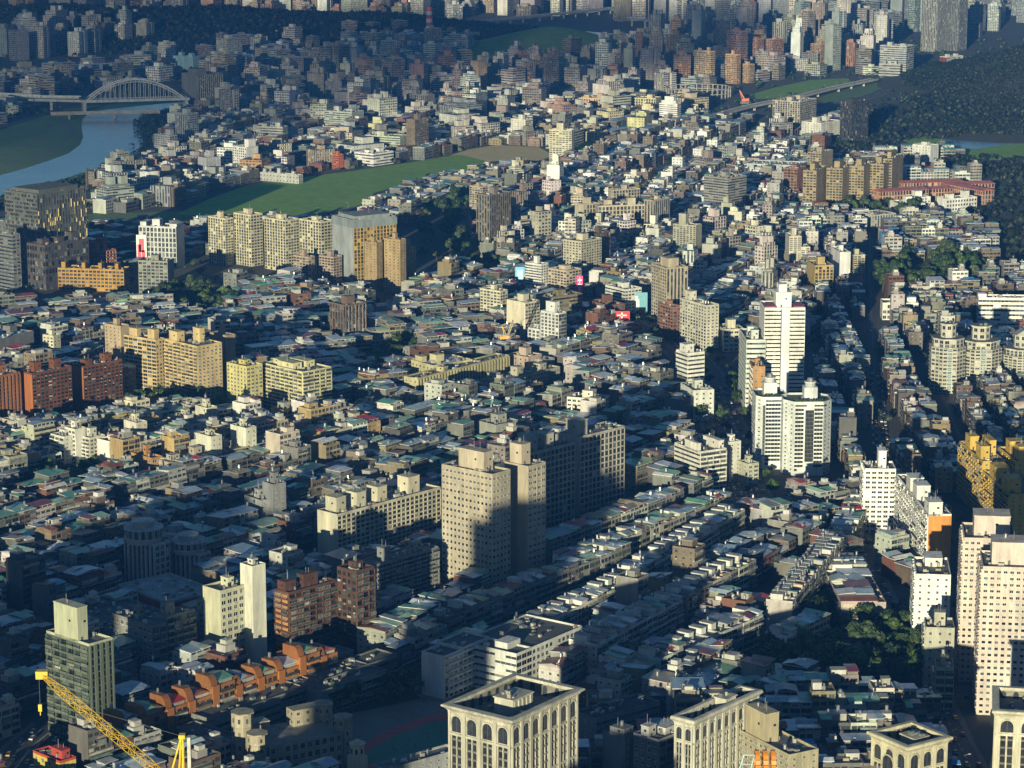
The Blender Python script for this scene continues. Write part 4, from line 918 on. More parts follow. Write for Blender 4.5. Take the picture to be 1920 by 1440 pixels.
T(OB, "white hospital-like block with rounded end", "white rounded hospital", 1155, 152, 182, 1115, 1200, 42, (.52, .54, .54), 'R', 'R', n=8)
T(AT, "dark brown tower with zigzag balconies by the meadow", "zigzag balcony tower", 778, 226, 292, 762, 803, 40, (.17, .13, .09), 'p', 'b', n=18)
T(OB, "pale green office with ribbon windows behind the meadow", "pale green office", 750, 258, 292, 684, 765, 25, (.42, .47, .36), 'R', 'p', n=8, rooms=[(.2, .5, .4, .2, 5)])
T(OB, "low white rounded building at the meadow corner", None, 700, 290, 312, 665, 738, 40, (.72, .72, .72), 'R', 'R', n=4)
T(AT, "white classical tower with dark window columns by the river bend", "white riverside tower", 352, 215, 275, 328, 372, 40, (.50, .52, .53), 'V', 'b', n=14)
T(AB, "white lower block in front of the white riverside tower", None, 318, 256, 288, 288, 332, 42, (.52, .53, .53), 'P', 'b', n=8, rooms=[(.3, .1, .5, .3, 7)])
T(AB, "white block with a slim lift tower in front of the meadow", "white lift tower block", 462, 278, 325, 436, 484, 42, (.58, .59, .60), 'P', 'N', n=10, rooms=[(.2, .0, .6, .3, 9)])
T(OB, "grey concrete block on the river bank", None, 220, 288, 325, 206, 242, 45, (.26, .27, .27), 'N', 'b', n=9)
T(OB, "dark arch-ribbed apartment hulk by the bridge end", "arch-ribbed hulk", 372, 142, 202, 340, 418, 50, (.17, .175, .17), 'N', 'V', n=16, rooms=[(.0, .1, .4, .5, 8)])
T(OB, "pale slab office with horizontal bands in the middle of the far town", None, 530, 240, 268, 480, 540, 20, (.38, .38, .33), 'R', 'p', n=6)
T(OB, "wide pale glass office beyond the zigzag tower", None, 660, 212, 248, 610, 682, 30, (.34, .38, .36), 'R', 'p', n=9)
T(OB, "tan office with tiny windows, shaded, far town", None, 600, 195, 222, 548, 610, 22, (.33, .27, .18), 'W', 'p', n=7)
T(OB, "dark office with white lit window columns", "white-column office", 800, 180, 218, 762, 815, 35, (.16, .15, .15), 'V', 'p', n=11)
T("incinerator_hall", "wide beige works hall below the striped chimney", "works hall", 880, 64, 80, 800, 900, 30, (.40, .38, .32), 'p', 'p', n=4, cat="works")
T(OB, "small white works building west of the striped chimney", None, 725, 55, 74, 700, 740, 35, (.48, .50, .50), 'p', 'p', n=6)
T(OB, "light blue factory with a darker blue wing by the river", "light blue factory", 362, 108, 132, 324, 376, 35, (.25, .42, .52), 'N', 'N', n=5, roofc=(.3, .4, .45))
T(OB, "tallest far grey tower of piers, at the wooded hill", "tallest far tower", 1760, -30, 98, 1730, 1785, 45, (.34, .34, .32), 'V', 'V', n=34)
T(OB, "darker twin pressed against the tallest far tower", None, 1800, -18, 96, 1783, 1816, 45, (.20, .21, .21), 'V', 'V', n=32)
T(OB, "far pale office with ribbon windows, first beyond the brown flats", None, 1500, 5, 60, 1464, 1552, 50, (.30, .33, .35), 'V', 'R', n=20)
T(OB, "far green-grey office slab beyond the tower with a black top", None, 1590, 8, 66, 1553, 1650, 42, (.28, .31, .31), 'R', 'R', n=18)
T(OB, "far pale grey office beside the white data block", None, 1665, 24, 70, 1618, 1692, 40, (.34, .36, .36), 'W', 'R', n=13)
T(OB, "grey hospital slab with low podium by the wooded hill", "grey hospital slab", 1700, 88, 145, 1650, 1714, 30, (.40, .42, .43), 'R', 'R', n=14)
T("hospital_podium", "low striped podium in front of the grey hospital slab", None, 1688, 122, 147, 1648, 1690, 25, (.38, .39, .38), 'R', 'R', n=5)
T(OB, "far block with a black glass crown", None, 1543, 52, 74, 1524, 1553, 45, (.30, .24, .2), 'p', 'p', n=10, rooms=[(0, 0, 1, 1, 22)], rc=(.03, .03, .035))
for i, (cx, cy, fy, xl, xr, c) in enumerate([(1333, 98, 160, 1300, 1341, (.44, .32, .20)), (1382, 104, 158, 1360, 1389, (.46, .29, .16)), (1405, 122, 156, 1389, 1415, (.46, .31, .17)),
        (1420, 75, 122, 1404, 1433, (.36, .17, .10)), (1450, 75, 124, 1436, 1470, (.34, .18, .11)), (1500, 80, 108, 1486, 1510, (.40, .26, .14)), (1540, 84, 128, 1520, 1560, (.36, .24, .14)),
        (1390, 60, 128, 1362, 1402, (.30, .16, .12)), (1318, 82, 118, 1290, 1328, (.33, .17, .11)), (1195, 112, 148, 1176, 1200, (.26, .09, .05)), (1215, 95, 130, 1193, 1225, (.3, .2, .15)),
        (1590, 70, 104, 1576, 1604, (.45, .46, .45))]):
    w_ = "first second third fourth fifth sixth seventh eighth ninth tenth eleventh twelfth".split()[i]
    T(AT, ["tan stepped far tower beside the round stadium frame", "orange-tan far tower, nearest to the green field strip", "short orange-tan far tower facing the green field strip", "brick brown far tower behind the short orange-tan one",
           "brick brown far tower with split top beyond the green field", "small tan far tower under the black-crowned block", "tan far slab with stepped shoulder above the green field", "pinkish brown far tower with flat head, tall",
           "rust brown far tower behind the tan stepped one", "dark red far tower near the white rounded hospital", "grey-brown far tower behind the dark red one", "white framed far block above the green field"][i].replace("nearest to", "facing"),
      None, cx, cy, fy, xl, xr, 45, c, 'b', 'b', n=16, group="brown towers of the far river side")

# white centre pilaster of the striped tower
t = t_strip; m = MB(); m.boxb(t['wA']*.42, -.9, t['wA']*.62, -.3, 0, t['h']+.6, FAC, (.78, .79, .79)); m.boxb(t['wA']*.40, -.6, t['wA']*.42, -.3, 0, t['h'], PAINT, (.05, .05, .05)); m.build("pilaster", t['e'])
m = MB(); m.box(.5, 1, t['wA']*.28, t['wB']*.6, t['h']+.06, t['h']+1.8, PAINT, (.24, .05, .05)); m.box(t['wA']*.72, 1, t['wA']-.5, t['wB']*.6, t['h']+.06, t['h']+1.8, PAINT, (.24, .05, .05)); m.build("roof_canopy", t['e'])
# gold blades on the dark office
r = random.Random(9); t = t_blade; bm = MB(); bm.boxb(-.22, -.9, .22, -.02, 0, 1, PAINT, (.50, .40, .19)); bmm = bm.mesh("gold_blade")
for i in range(90):
    k = r.randrange(t['n']-3); u = (i % 30+.5)*t['wA']/30; inst("gold_blade", bmm, t['e'], (u, 0, t['h']*(k+1)/t['n']), 0, (1, 1, t['h']/t['n']*r.choice((1, 1, 1, 2))))
# three grey blocks and a dark roof among the lower lanes, and a small yellow block by the crane
T(OB, "wide office with a near-black flat roof behind the big cornice tower", "black-roofed office", 1118, 1352, 1420, 1078, 1236, 50, (.20, .21, .22), 'p', 'R', n=5, roofc=(.05, .05, .05), rooms=[(.4, .6, .2, .2, 2)])
T(AB, "grey walk-up with silver roof huts beside the black-roofed office", None, 1172, 1385, 1480, 1130, 1196, 40, (.19, .20, .21), 'N', 'p', n=7, rooms=[(.1, .1, .7, .6, 3)])
T(AB, "dark grey balcony block with a white lift cabin between cornice tower and arcaded block", None, 1235, 1392, 1500, 1188, 1290, 42, (.16, .15, .14), 'P', 'B', n=8, rooms=[(.0, .4, .25, .3, 5), (.4, .2, .5, .6, 3)], rc=(.5, .5, .5))
T(AB, "mustard block with a red tin roof under the crane jib", "red-topped mustard block", 112, 1432, 1500, 62, 135, 45, (.55, .45, .10), 'p', 'p', n=4, roofc=(.42, .03, .03), rooms=[(.3, .1, .5, .4, 4)], rc=(.45, .06, .04))
T("works_chimney", "thin dark chimney standing by the river bend", "thin river chimney", 162, 315, 352, 160, 165, 45, (.12, .08, .07), 'N', 'N', n=2, cat="chimney", rooms=[], wa=2.2, wb=2.2, mn=2, para=0)
T(OB, "orange painted block behind the meadow", None, 634, 292, 318, 622, 644, 40, (.50, .12, .04), 'b', 'p', n=7)
T(SB, "pale low hangar row along the meadow", None, 560, 330, 345, 480, 566, 30, (.42, .43, .42), 'p', 'p', n=2)
T(OB, "long cream school behind the lone cream slab tower", None, 1130, 250, 266, 1078, 1140, 20, (.55, .50, .34), 'G', 'p', n=4)
T(SB, "salmon long school by the white rounded hospital", None, 1135, 186, 210, 1085, 1142, 18, (.50, .34, .22), 'P', 'p', n=4)
T(OB, "long cream school with green roof before the domed tower", None, 1225, 218, 236, 1150, 1232, 20, (.50, .46, .28), 'G', 'p', n=4, roofc=(.1, .2, .12))
T(OB, "ridge-foot white clinic with red and white bands at the hill", None, 1775, 108, 128, 1762, 1806, 50, (.55, .55, .53), 'R', 'R', n=6, cl=(.2, .03, .03))
T(AB, "white block row above the grove of the creek", None, 1200, 330, 352, 1170, 1210, 25, (.62, .62, .58), 'P', 'p', n=4)
T(AB, "white walk-up block beside the pond, stepped", "pond white block", 1745, 275, 308, 1711, 1760, 40, (.62, .64, .64), 'p', 'N', n=6)
T(AB, "white and blue block between the pond and the brown wall", None, 1470, 282, 302, 1422, 1480, 22, (.66, .68, .68), 'P', 'p', n=5)
T(OB, "wide silver-roofed market hall behind the five-part brown wall", None, 1500, 312, 340, 1400, 1512, 18, (.42, .46, .50), 'p', 'p', n=3, roofc=(.35, .42, .50), rooms=[])
# ------------------------------------------------------------------ special shapes
def spot(cx, cy, fy):
    X0, Y = at(cx, fy); h = H - Y*tan(PIT+atan((cy-720)/F)); X = (cx-960)/F*depth(0, Y, h); return X, Y, h
def ringprof(mb, wA, wB, prof, mat, c):
    """profile of (outset, z) swept with mitred corners round the rectangle"""
    for (o0, z0), (o1, z1) in zip(prof, prof[1:]):
        a = [(-o0, -o0), (wA+o0, -o0), (wA+o0, wB+o0), (-o0, wB+o0)]; b = [(-o1, -o1), (wA+o1, -o1), (wA+o1, wB+o1), (-o1, wB+o1)]
        for i in range(4):
            j = (i+1) % 4; mb.face([(*a[i], z0), (*a[j], z0), (*b[j], z1), (*b[i], z1)], mat, c)
def arch_window(w, h, c, surround=.35):
    m = MB(); n = 8; r = w/2; zc = h-r
    p = [(-r, 0)]+[(-r*cos(pi*i/n), zc+r*sin(pi*i/n)) for i in range(n+1)]+[(r, 0)]
    m.face([(x, -.04, z) for x, z in p][::-1], GLASS, (.03, .035, .045))
    q = [(x*(1+2*surround/w), zc+(z-zc)*(1+2*surround/w) if z > zc else z) for x, z in p]
    for i in range(len(p)-1):
        m.face([(p[i][0], -.45, p[i][1]), (p[i+1][0], -.45, p[i+1][1]), (q[i+1][0], -.45, q[i+1][1]), (q[i][0], -.45, q[i][1])], CON, c)
        m.face([(p[i][0], -.45, p[i][1]), (p[i+1][0], -.45, p[i+1][1]), (p[i+1][0], 0, p[i+1][1]), (p[i][0], 0, p[i][1])], CON, c)
        m.face([(q[i][0], -.45, q[i][1]), (q[i+1][0], -.45, q[i+1][1]), (q[i+1][0], 0, q[i+1][1]), (q[i][0], 0, q[i][1])], CON, c)
    m.boxb(-.06, -.1, .06, -.05, 0, h, PAINT, (.1, .1, .1))
    return m.mesh("arched_window")
def side_place(side, u, wB, out=0): return ((u, -out), 0) if side == 'R' else ((-out, wB-u), -pi/2)
def classical(name, label, short, cx, cy, fy, wA, wB, phi, c, nA, nB, drop=5.5, cor=2.3, seed=1, arch_h=6.5, dome=False, lowband=None, rm=(.36, .36, .3, .3, 4)):
    """civic block with flared cornice, sunken roof court, arched top storey and tall paired windows"""
    r = random.Random(seed); X, Y, h = spot(cx, cy, fy); a = radians(phi); A = (sin(a), cos(a)); B = (-cos(a), sin(a))
    # cy/cx is the cornice corner: move in by the overhang
    X += (A[0]+B[0])*cor; Y += (A[1]+B[1])*cor
    add_rect(X+A[0]*wA/2+B[0]*wB/2, Y+A[1]*wA/2+B[1]*wB/2, *A, wA/2+5, wB/2+5)
    e = empty(name, X, Y, 0, pi/2-a, label, "building"); LM.append((short, X+A[0]*wA/2+B[0]*wB/2, Y+A[1]*wA/2+B[1]*wB/2))
    mb = MB(); mb.prism([(0, 0), (wA, 0), (wA, wB), (0, wB)], 0, h-drop, FAC, c, fl=round(h/4), top=False, stys=[None, STY['G'], STY['G'], None])
    for q in ((0, 0, wA, .8), (0, wB-.8, wA, wB), (0, .8, .8, wB-.8), (wA-.8, .8, wA, wB-.8)): mb.box(*q, h-drop, h-.9, FAC, c)
    for side, W, nb in (('R', wA, nA), ('L', wB, nB)):
        if side == 'R': mb.frame(0, 0)
        else: mb.frame(0, wB, 0, -pi/2)
        bw = W/nb; zt = h-arch_h-4.6
        for i in range(nb+1): mb.boxb(max(0, i*bw-.75), -.7, min(W, i*bw+.75), -.003, 0, h-1.2, FAC, c)
        for z in (zt-.6, zt-16, zt-32, zt-48):
            if z > 2: mb.boxb(0, -.5, W, -.004, z, z+.9, FAC, c)
        am = arch_window(bw*.62, arch_h, c, .5); tm = MB(); sh = 14.6
        wv = bw*.26
        for s_ in (-1, 1):
            x = s_*bw*.17
            tm.face([(x-wv/2, -.04, 0), (x+wv/2, -.04, 0), (x+wv/2, -.04, sh), (x-wv/2, -.04, sh)], GLASS, (.025, .03, .035))
            for k in range(1, 5): tm.boxb(x-wv/2, -.3, x+wv/2, -.02, k*sh/4.5-.5, k*sh/4.5+.3, CON, jit((.14, .13, .11), .2, r))
        for x in (-bw*.33, 0, bw*.33): tm.boxb(x-.16, -.35, x+.16, -.003, 0, sh, CON, c)
        tmm = tm.mesh("tall_window")
        for i in range(nb):
            (x, y), rz = side_place(side, (i+.5)*bw, wB); inst("arched_window", am, e, (x, y, h-arch_h-3.9), rz)
            for z in (zt-15.1, zt-31.1, zt-47.1):
                if z > 0: inst("tall_window", tmm, e, (x, y, z), rz)
    mb.frame(0, 0); mb.build("wall", e)
    co = MB(); ringprof(co, wA, wB, [(0, h-3.4), (.35, h-3.2), (.4, h-2.4), (.9, h-1.6), (1.7, h-.9), (cor, h-.5), (cor, h), (cor-.4, h+.25), (-.1, h+.3), (-.8, h+.3), (-.8, h-drop+.6)], CON, c)
    k = 0
    for W, side in ((wA, 'R'), (wB, 'L')):
        n = int(W/1.2)
        if side == 'L': co.frame(0, wB, 0, -pi/2)
        for i in range(n): co.boxb((i+.3)*W/n, -cor+.3, (i+.6)*W/n, -.3, h-1.05, h-.62, CON, c)
    co.frame(0, 0); co.build("cornice", e)
    rf = MB(); rf.face([(.8, .8, h-drop+.05), (wA-.8, .8, h-drop+.05), (wA-.8, wB-.8, h-drop+.05), (.8, wB-.8, h-drop+.05)], CON, (.20, .19, .17))
    # inner arcade on the far walls of the roof court
    for W, (ox, oy, rz) in ((wA, (0, wB-.85, 0)), (wB, (wA-.85, wB, -pi/2))):
        rf.frame(ox, oy, 0, rz); n = max(3, int(W/5))
        for i in range(n):
            u = (i+.5)*W/n
            rf.face([(u-1.1, -.06, h-drop+.1), (u+1.1, -.06, h-drop+.1), (u+1.1, -.06, h-2.2), (u+.7, -.06, h-1.4), (u, -.06, h-1.1), (u-.7, -.06, h-1.4), (u-1.1, -.06, h-2.2)], GLASS, (.04, .045, .06))
    rf.frame(0, 0); clutter(rf, 2, 2, wA-3, wB-3, h-drop+.06, 14, r); rf.build("roof", e)
    u, v, w_, d_, hh = rm; m = MB(); z = h-drop+.05
    m.box(u*wA, v*wB, (u+w_)*wA, (v+d_)*wB, z, z+hh+2, FAC, c, topmat=CON, topc=(.17, .17, .17)); m.boxb(u*wA-.4, v*wB-.4, (u+w_)*wA+.4, (v+d_)*wB+.4, z+hh+2, z+hh+2.5, CON, c)
    for i in range(5): m.boxb((u+w_*(i+.3)/5)*wA, v*wB-.3, (u+w_*(i+.6)/5)*wA, v*wB-.003, z, z+hh+1.6, CON, c)
    clutter(m, u*wA+.5, v*wB+.5, (u+w_)*wA-1, (v+d_)*wB-1, z+hh+2.5, 5, r); m.build("rooftop_room", e)
    for i in range(3): inst("water_tank", TANKS[i], e, (wA*r.uniform(.15, .85), wB*.2, z))
    return e, X, Y, h
STONE = (.46, .445, .37)
classical("civic_tower", "large cream classical tower with flared cornice and sunken roof court, beside the track", "big cornice tower", 961, 1354, 1640, 43, 29, 36, STONE, 7, 4, seed=3)
classical("civic_block", "long narrow classical block with rounded corner and arcaded roof parapet", "arcaded roof block", 1302, 1354, 1560, 46, 8.5, 38, (.50, .49, .42), 9, 2, drop=5, cor=1.4, seed=4, arch_h=5, rm=(.55, .2, .16, .6, 4))
PLT = classical("planter_tower", "square cream tower with planter ledge and dark round-headed window", "planter ledge tower", 1702, 1404, 1600, 20, 20, 56, (.52, .49, .36), 3, 3, drop=5, cor=1.7, seed=5, arch_h=6, rm=(.45, .3, .35, .4, 2))
e, X, Y, h = PLT
m = MB(); m.boxb(-6.5, -2.5, -.01, 20, h-15, h-13.4, CON, (.52, .49, .36)); m.build("planter_ledge", e)
m = MB(); r = random.Random(4)
for i in range(420):
    x, y, z = r.uniform(-6.2, -1), r.uniform(-2, 8), h-13.2+r.random()**2*2.4; s_ = r.uniform(.2, .5); a_ = r.uniform(0, 6.28)
    m.face([(x-s_*cos(a_), y-s_*sin(a_), z), (x, y, z-s_*.4), (x+s_*cos(a_), y+s_*sin(a_), z+s_*.3), (x, y, z+s_)], LEAF, jit((.09, .15, .025), .35, r))
m.build("planting", e)
m = MB(); am = arch_window(6.2, 7, (.5, .47, .36), .4); m = am; inst("round_headed_window", am, e, (-.75, 10, h-13.3), -pi/2)
classical("edge_tower", "cream cornice tower cut off by the picture edge", "cut-off cornice tower", 1860, 1334, 1560, 40, 28, 100, (.52, .50, .40), 5, 4, drop=4, cor=2.0, seed=6, arch_h=5, rm=(.3, .3, .3, .3, 3))
T(OB, "beige tiled block with a raised lift cabin and flat roof, between the two cornice blocks", "lift cabin block", 1480, 1420, 1560, 1386, 1502, 60, (.40, .36, .24), 'P', 'p', n=12, rooms=[(.05, .5, .45, .4, 12)], tanks=2, wa=14)

# twin octagonal white towers
def octa(label, short, cx, cy, fy, xL, xR, dark, r):
    X0, Y, h = spot((xL+xR)/2, cy, fy); dep = depth(0, Y, h); W = (xR-xL)/F*dep; x = ((xL+xR)/2-960)/F*dep
    e = empty("octagonal_tower", x, Y, 0, 0.04, label, AT, "twin white octagonal towers"); LM.append((short, x, Y+12)); add_rect(x, Y+13, 1, 0, W/2+3, 18)
    c = (.66, .70, .70); q = W*.20; D_ = 26
    poly = [(-W/2+q, 0), (W/2-q, 0), (W/2, q*1.3), (W/2, D_-q), (W/2-q, D_), (-W/2+q, D_), (-W/2, D_-q), (-W/2, q*1.3)]
    mb = MB(); n = 18; fh = h/n; wf = W-2*q
    mb.prism(poly, 0, h, FAC, c, fl=n, topc=(.14, .17, .13), stys=[None, STY['p'], STY['W'], None, STY['P'], None, STY['W'], STY['p']])
    for k in range(1, n+1): mb.boxb(-W/2+q, -.12, W/2-q, -.003, k*fh-.12, k*fh-.02, FAC, c)
    for i in range(8):
        (x0, y0), (x1, y1) = poly[i], poly[(i+1) % 8]; L = hypot(x1-x0, y1-y0); mb.frame(x0, y0, 0, math.atan2(y1-y0, x1-x0)); mb.box(.0, 0, L, .35, h, h+1.2, FAC, c)
    mb.frame(0, 0); mb.build("wall", e)
    u0, u1 = (-.42, -.12) if dark == 'c' else (-.5, -.36)
    cw = .30*wf if dark == 'c' else .14*wf; cxx = .02*wf if dark == 'c' else -.44*wf
    g = MB(); z0, z1 = 3.5*fh, h-1.6*fh
    g.face([(cxx-cw/2, -.25, z0), (cxx+cw/2, -.25, z0), (cxx+cw/2, -.25, z1), (cxx-cw/2, -.25, z1)], GLASS, (.025, .03, .03))
    g.boxb(cxx-cw/2-.2, -.5, cxx-cw/2, -.003, z0, z1, PAINT, c); g.boxb(cxx+cw/2, -.5, cxx+cw/2+.2, -.003, z0, z1, PAINT, c)
    for k in range(int((z1-z0)/fh)+1): g.boxb(cxx-cw/2, -.4, cxx+cw/2, -.26, z0+k*fh, z0+k*fh+.25, PAINT, (.12, .13, .13))
    for i in range(1, 6): g.boxb(cxx-cw/2+i*cw/6-.06, -.38, cxx-cw/2+i*cw/6+.06, -.255, z0, z1, PAINT, (.12, .13, .13))
    g.build("curtain_wall", e)
    cnt = 0
    for k in range(n-1, -1, -1):
        for s_ in (-1, 1):
            uc = s_*wf*.33 if dark == 'c' else (-.12 if s_ < 0 else .22)*wf
            for j in range(4 if k == n-1 else 3):
                if cnt > 98: break
                inst("window", window_mesh('d', r.choice((0, 1, 2, 5))), e, (uc+(j-1)*1.75, 0, k*fh+fh*.5), 0, (1.65, 1, 1.35 if k < n-1 else .9)); cnt += 1
    rf = MB(); clutter(rf, -wf*.4, 4, wf*.4, D_-5, h+.01, 14, r)
    for i in range(60):   # planted roof edge
        a, b_ = r.uniform(-wf/2, wf/2), r.uniform(.5, 2); s_ = r.uniform(.3, .9); rf.face([(a-s_, b_, h+1+s_*.3), (a, b_-s_, h+1.5+s_*r.random()), (a+s_, b_, h+1.1), (a, b_+s_, h+2+s_)], LEAF, jit((.06, .10, .03), .3, r))
    rf.build("roof", e)
    m = MB(); rx = wf*.1 if dark == 'c' else -wf*.05
    m.box(rx-3.5, 9, rx+4.5, 17, h+.02, h+8, FAC, c); m.cyl(rx+.5, 13, 3.2, h+8, h+10.5, FAC, c, 14); m.cyl(rx+.5, 13, 3.7, h+10.5, h+11, CON, c, 14); m.cyl(rx+.5, 13, 1.8, h+11, h+13, STEEL, (.6, .6, .6), 10)
    m.build("rooftop_room", e)
rr = random.Random(5)
octa("white octagonal tower with a black gridded glass strip down its middle", "gridded octagonal tower", 1518, 757, 892, 1472, 1563, 'c', rr)
octa("white octagonal tower with a glass strip at its edge, hidden partly by its twin", "edge-strip octagonal tower", 1448, 748, 880, 1419, 1478, 'l', rr)

# twin classical towers with round crowns, shaded
def crown_tower(label, short, cx, cy, fy, xL, xR, crown_px, r, top):
    t = T("crowned_tower", label, short, cx, cy, fy, xL, xR, 38, (.46, .46, .45), 'V', 'G', cat=AT, n=7, rooms=[], group="two towers with round crowns")
    e, h = t['e'], t['h']; m = MB(); c = (.48, .48, .47); R_ = t['wB']*.42; x, y = t['wA']*.3, t['wB']*.5; hh = top
    m.cyl(x, y, R_, h+.1, h+hh, FAC, c, 20); m.cyl(x, y, R_+.9, h+hh, h+hh+.7, CON, c, 20); m.cyl(x, y, R_+.5, h+hh*.35, h+hh*.35+.5, CON, c, 20)
    m.cyl(x, y, R_*.6, h+hh+.7, h+hh+3.4, FAC, c, 14); m.cyl(x, y, R_*.65, h+hh+3.4, h+hh+3.8, CON, c, 14)
    o = m.build("crown", e)
    for i in range(9):
        a = -pi*.5+(i-4)*.38-.8; inst("arched_window", AW, e, (x+(R_+.02)*cos(a), y+(R_+.02)*sin(a), h+hh*.42), a+pi/2)
AW = arch_window(1.7, 4.5, (.36, .36, .35), .25)
crown_tower("shaded stone tower with columned round crown, taller of two", "taller round-crowned tower", 290, 1024, 1108, 233, 318, 0, rr, 7.5)
crown_tower("shaded stone tower with columned round crown, lower of two", None, 374, 1042, 1100, 322, 386, 0, rr, 6)

# three ornate tiered towers at the right
for i, (cx, cy, fy, xl, xr) in enumerate([(1782, 640, 738, 1750, 1815), (1850, 645, 732, 1806, 1884), (1910, 660, 730, 1886, 1960)]):
    X, Y, h = spot((xl+xr)/2, cy, fy); dep = depth(0, Y, h); W = (xr-xl)/F*dep; x = ((xl+xr)/2-960)/F*dep; r = random.Random(40+i)
    e = empty("tiered_tower", x, Y+W/2, 0, 0, ["ornate cream tiered tower with glass fin and octagonal cap, first of three", "ornate cream tiered tower with glass fin, middle and widest of three", "ornate cream tiered tower with pointed gable cap, last of three"][i], AT, "ornate tiered towers")
    add_rect(x, Y+W/2, 1, 0, W/2+2, W/2+2)
    if i < 2: LM.append((("first ornate tiered tower", "middle ornate tiered tower")[i], x, Y+W/2))
    c = (.50, .49, .42); mb = MB(); R_ = W/2/cos(pi/8)*.98; n = 14
    def octp(R_): return [(R_*cos(pi/8+k*pi/4-pi/2-pi/4), R_*sin(pi/8+k*pi/4-pi/2-pi/4)) for k in range(8)]
    mb.prism(octp(R_), 0, h*.86, FAC, c, fl=n-2, stys=[STY['W'], STY['b'], STY['W'], STY['b'], STY['P'], STY['b'], STY['W'], STY['b']])
    mb.prism(octp(R_*.88), h*.86, h, FAC, c, fl=2, stys=[STY['G']]*8)
    for k in range(1, n-1):
        P = octp(R_+.45); mb.prism(P, k*h*.86/(n-2)-.25, k*h*.86/(n-2)+.15, CON, c, topc=c)
    mb.prism(octp(R_*.92), h, h+1, CON, c)
    mb.build("wall", e)
    g = MB(); g.boxb(-.9, -R_*.95, .9, -R_*.9, 2, h*.9, GLASS, (.16, .26, .28))
    for k in range(20): g.boxb(-1, -R_*.96, 1, -R_*.95, 2+k*h*.045, 2.3+k*h*.045, PAINT, (.5, .5, .5))
    g.build("glass_fin", e)
    m = MB(); s_ = R_*.34; m.prism(octp(s_*1.25), h+1, h+10, FAC, c, fl=2, stys=[STY['P']]*8)
    if i == 2: m.frame(0, 0); m.gable(-s_, -s_, s_, s_, h+10.02, 3.5, (.3, .3, .28), c, 'y', .4)
    else: m.prism(octp(s_*1.45), h+10, h+10.8, CON, c)
    clutter(m, -s_, -s_, s_, s_, h+10.8, 3, r); m.build("rooftop_room", e)
    for k in range(3): inst("water_tank", TANKS[k], e, (R_*.5*cos(k*2.1), R_*.5*sin(k*2.1), h+1))

# orange stepped terrace at the lower left
X, Y = at(224, 1362, 17); a = radians(40); A = (sin(a), cos(a)); B = (-cos(a), sin(a)); r = random.Random(8); pos_ = 0
cols = ['blue grey', 'green', 'red', 'maroon', 'green', 'blue grey', 'green', 'silver', 'green', 'maroon']
ordn = "first second third fourth fifth sixth seventh eighth ninth tenth".split()
for i in range(10):
    w = r.uniform(11, 14.5); cx_, cy_ = X+A[0]*(pos_+w/2)+B[0]*7, Y+A[1]*(pos_+w/2)+B[1]*7; pos_ += w+.15
    n = [5, 5, 5, 5, 6, 5, 5, 5, 6, 5][i]
    e = empty("terrace_house", cx_, cy_, 0, pi/2-a, f"orange tiled terrace house with {cols[i]} roof, {ordn[i]} from the crane end", "terrace house", "orange stepped terrace")
    add_rect(cx_, cy_, *A, w/2+1, 9)
    oc = jit((.36, .135, .035), .12, r); h = n*3.2+.3; mb = MB()
    mb.prism([(-w/2, -7), (w/2, -7), (w/2, 7), (-w/2, 7)], 0, h, FAC, oc, fl=n, topc=(.15, .15, .15), stys=[STY['b'], STY['p'], STY['b'], None]); mb.build("wall", e)
    rf = MB(); C = ROOFC[cols[i]]; rf.box(-w/2+4.4, -5.4, w/2-.3, 5.8, h+.003, h+2.3, FAC, jit((.4, .38, .33), .2, r)); rf.gable(-w/2+4.4, -5.4, w/2-.3, 5.8, h+2.32, 1.3, C, oc, r.choice('xy'), .5)
    for q in ((-w/2, -7, w/2, -6.75), (-w/2, 6.75, w/2, 7)): rf.box(*q, h+.002, h+.9, FAC, oc)
    rf.build("roof", e)
    st = MB(); x0, x1 = -w/2+.3, -w/2+4.0; hh = r.uniform(4.5, 7)     # stair head with a sloping curved shoulder
    P = [(-6.6, h), (-2.2, h)]; ys = [(-6.6, h+.01), (-1, h+.01)]; prof = [(-6.6, h+.02), (-6.2, h+hh*.45), (-5.2, h+hh*.8), (-3.8, h+hh), (3.4, h+hh), (3.4, h+.02)]
    if i % 2: prof = [(y*1.0, z) for y, z in prof]
    st.face([(x0, y, z) for y, z in prof], FAC, oc); st.face([(x1, y, z) for y, z in prof][::-1], FAC, oc)
    for (ya, za), (yb, zb) in zip(prof, prof[1:]): st.face([(x0, ya, za), (x1, ya, za), (x1, yb, zb), (x0, yb, zb)], FAC, jit(oc, .04, r))
    st.build("stair_tower", e)
    for k in range(1, n):
        m = MB(); bc = jit(r.choice((oc, oc, (.35, .34, .3), (.16, .10, .05))), .15, r); m.boxb(-w/2+4.6, -8, w/2-.8, -7.003, k*3.2, k*3.2+1, CON, bc)
        if r.random() < .5: m.boxb(-w/2+4.7, -7.95, w/2-.9, -7.85, k*3.2+1, k*3.2+2.3, GLASS, (.05, .05, .05))
        m.build("balcony", e)
    m = MB(); m.boxb(-w/2+.2, -7.6, -w/2+4.2, -7.003, 0, h+1.2, FAC, jit(oc, .05, r)); m.build("stair_shaft", e)
    inst("water_tank", TANKS[i % 3], e, (-w/2+2, 0, h+hh)); inst("water_tank", TANKS[(i+1) % 3], e, (w/2-2, 6.2, h))

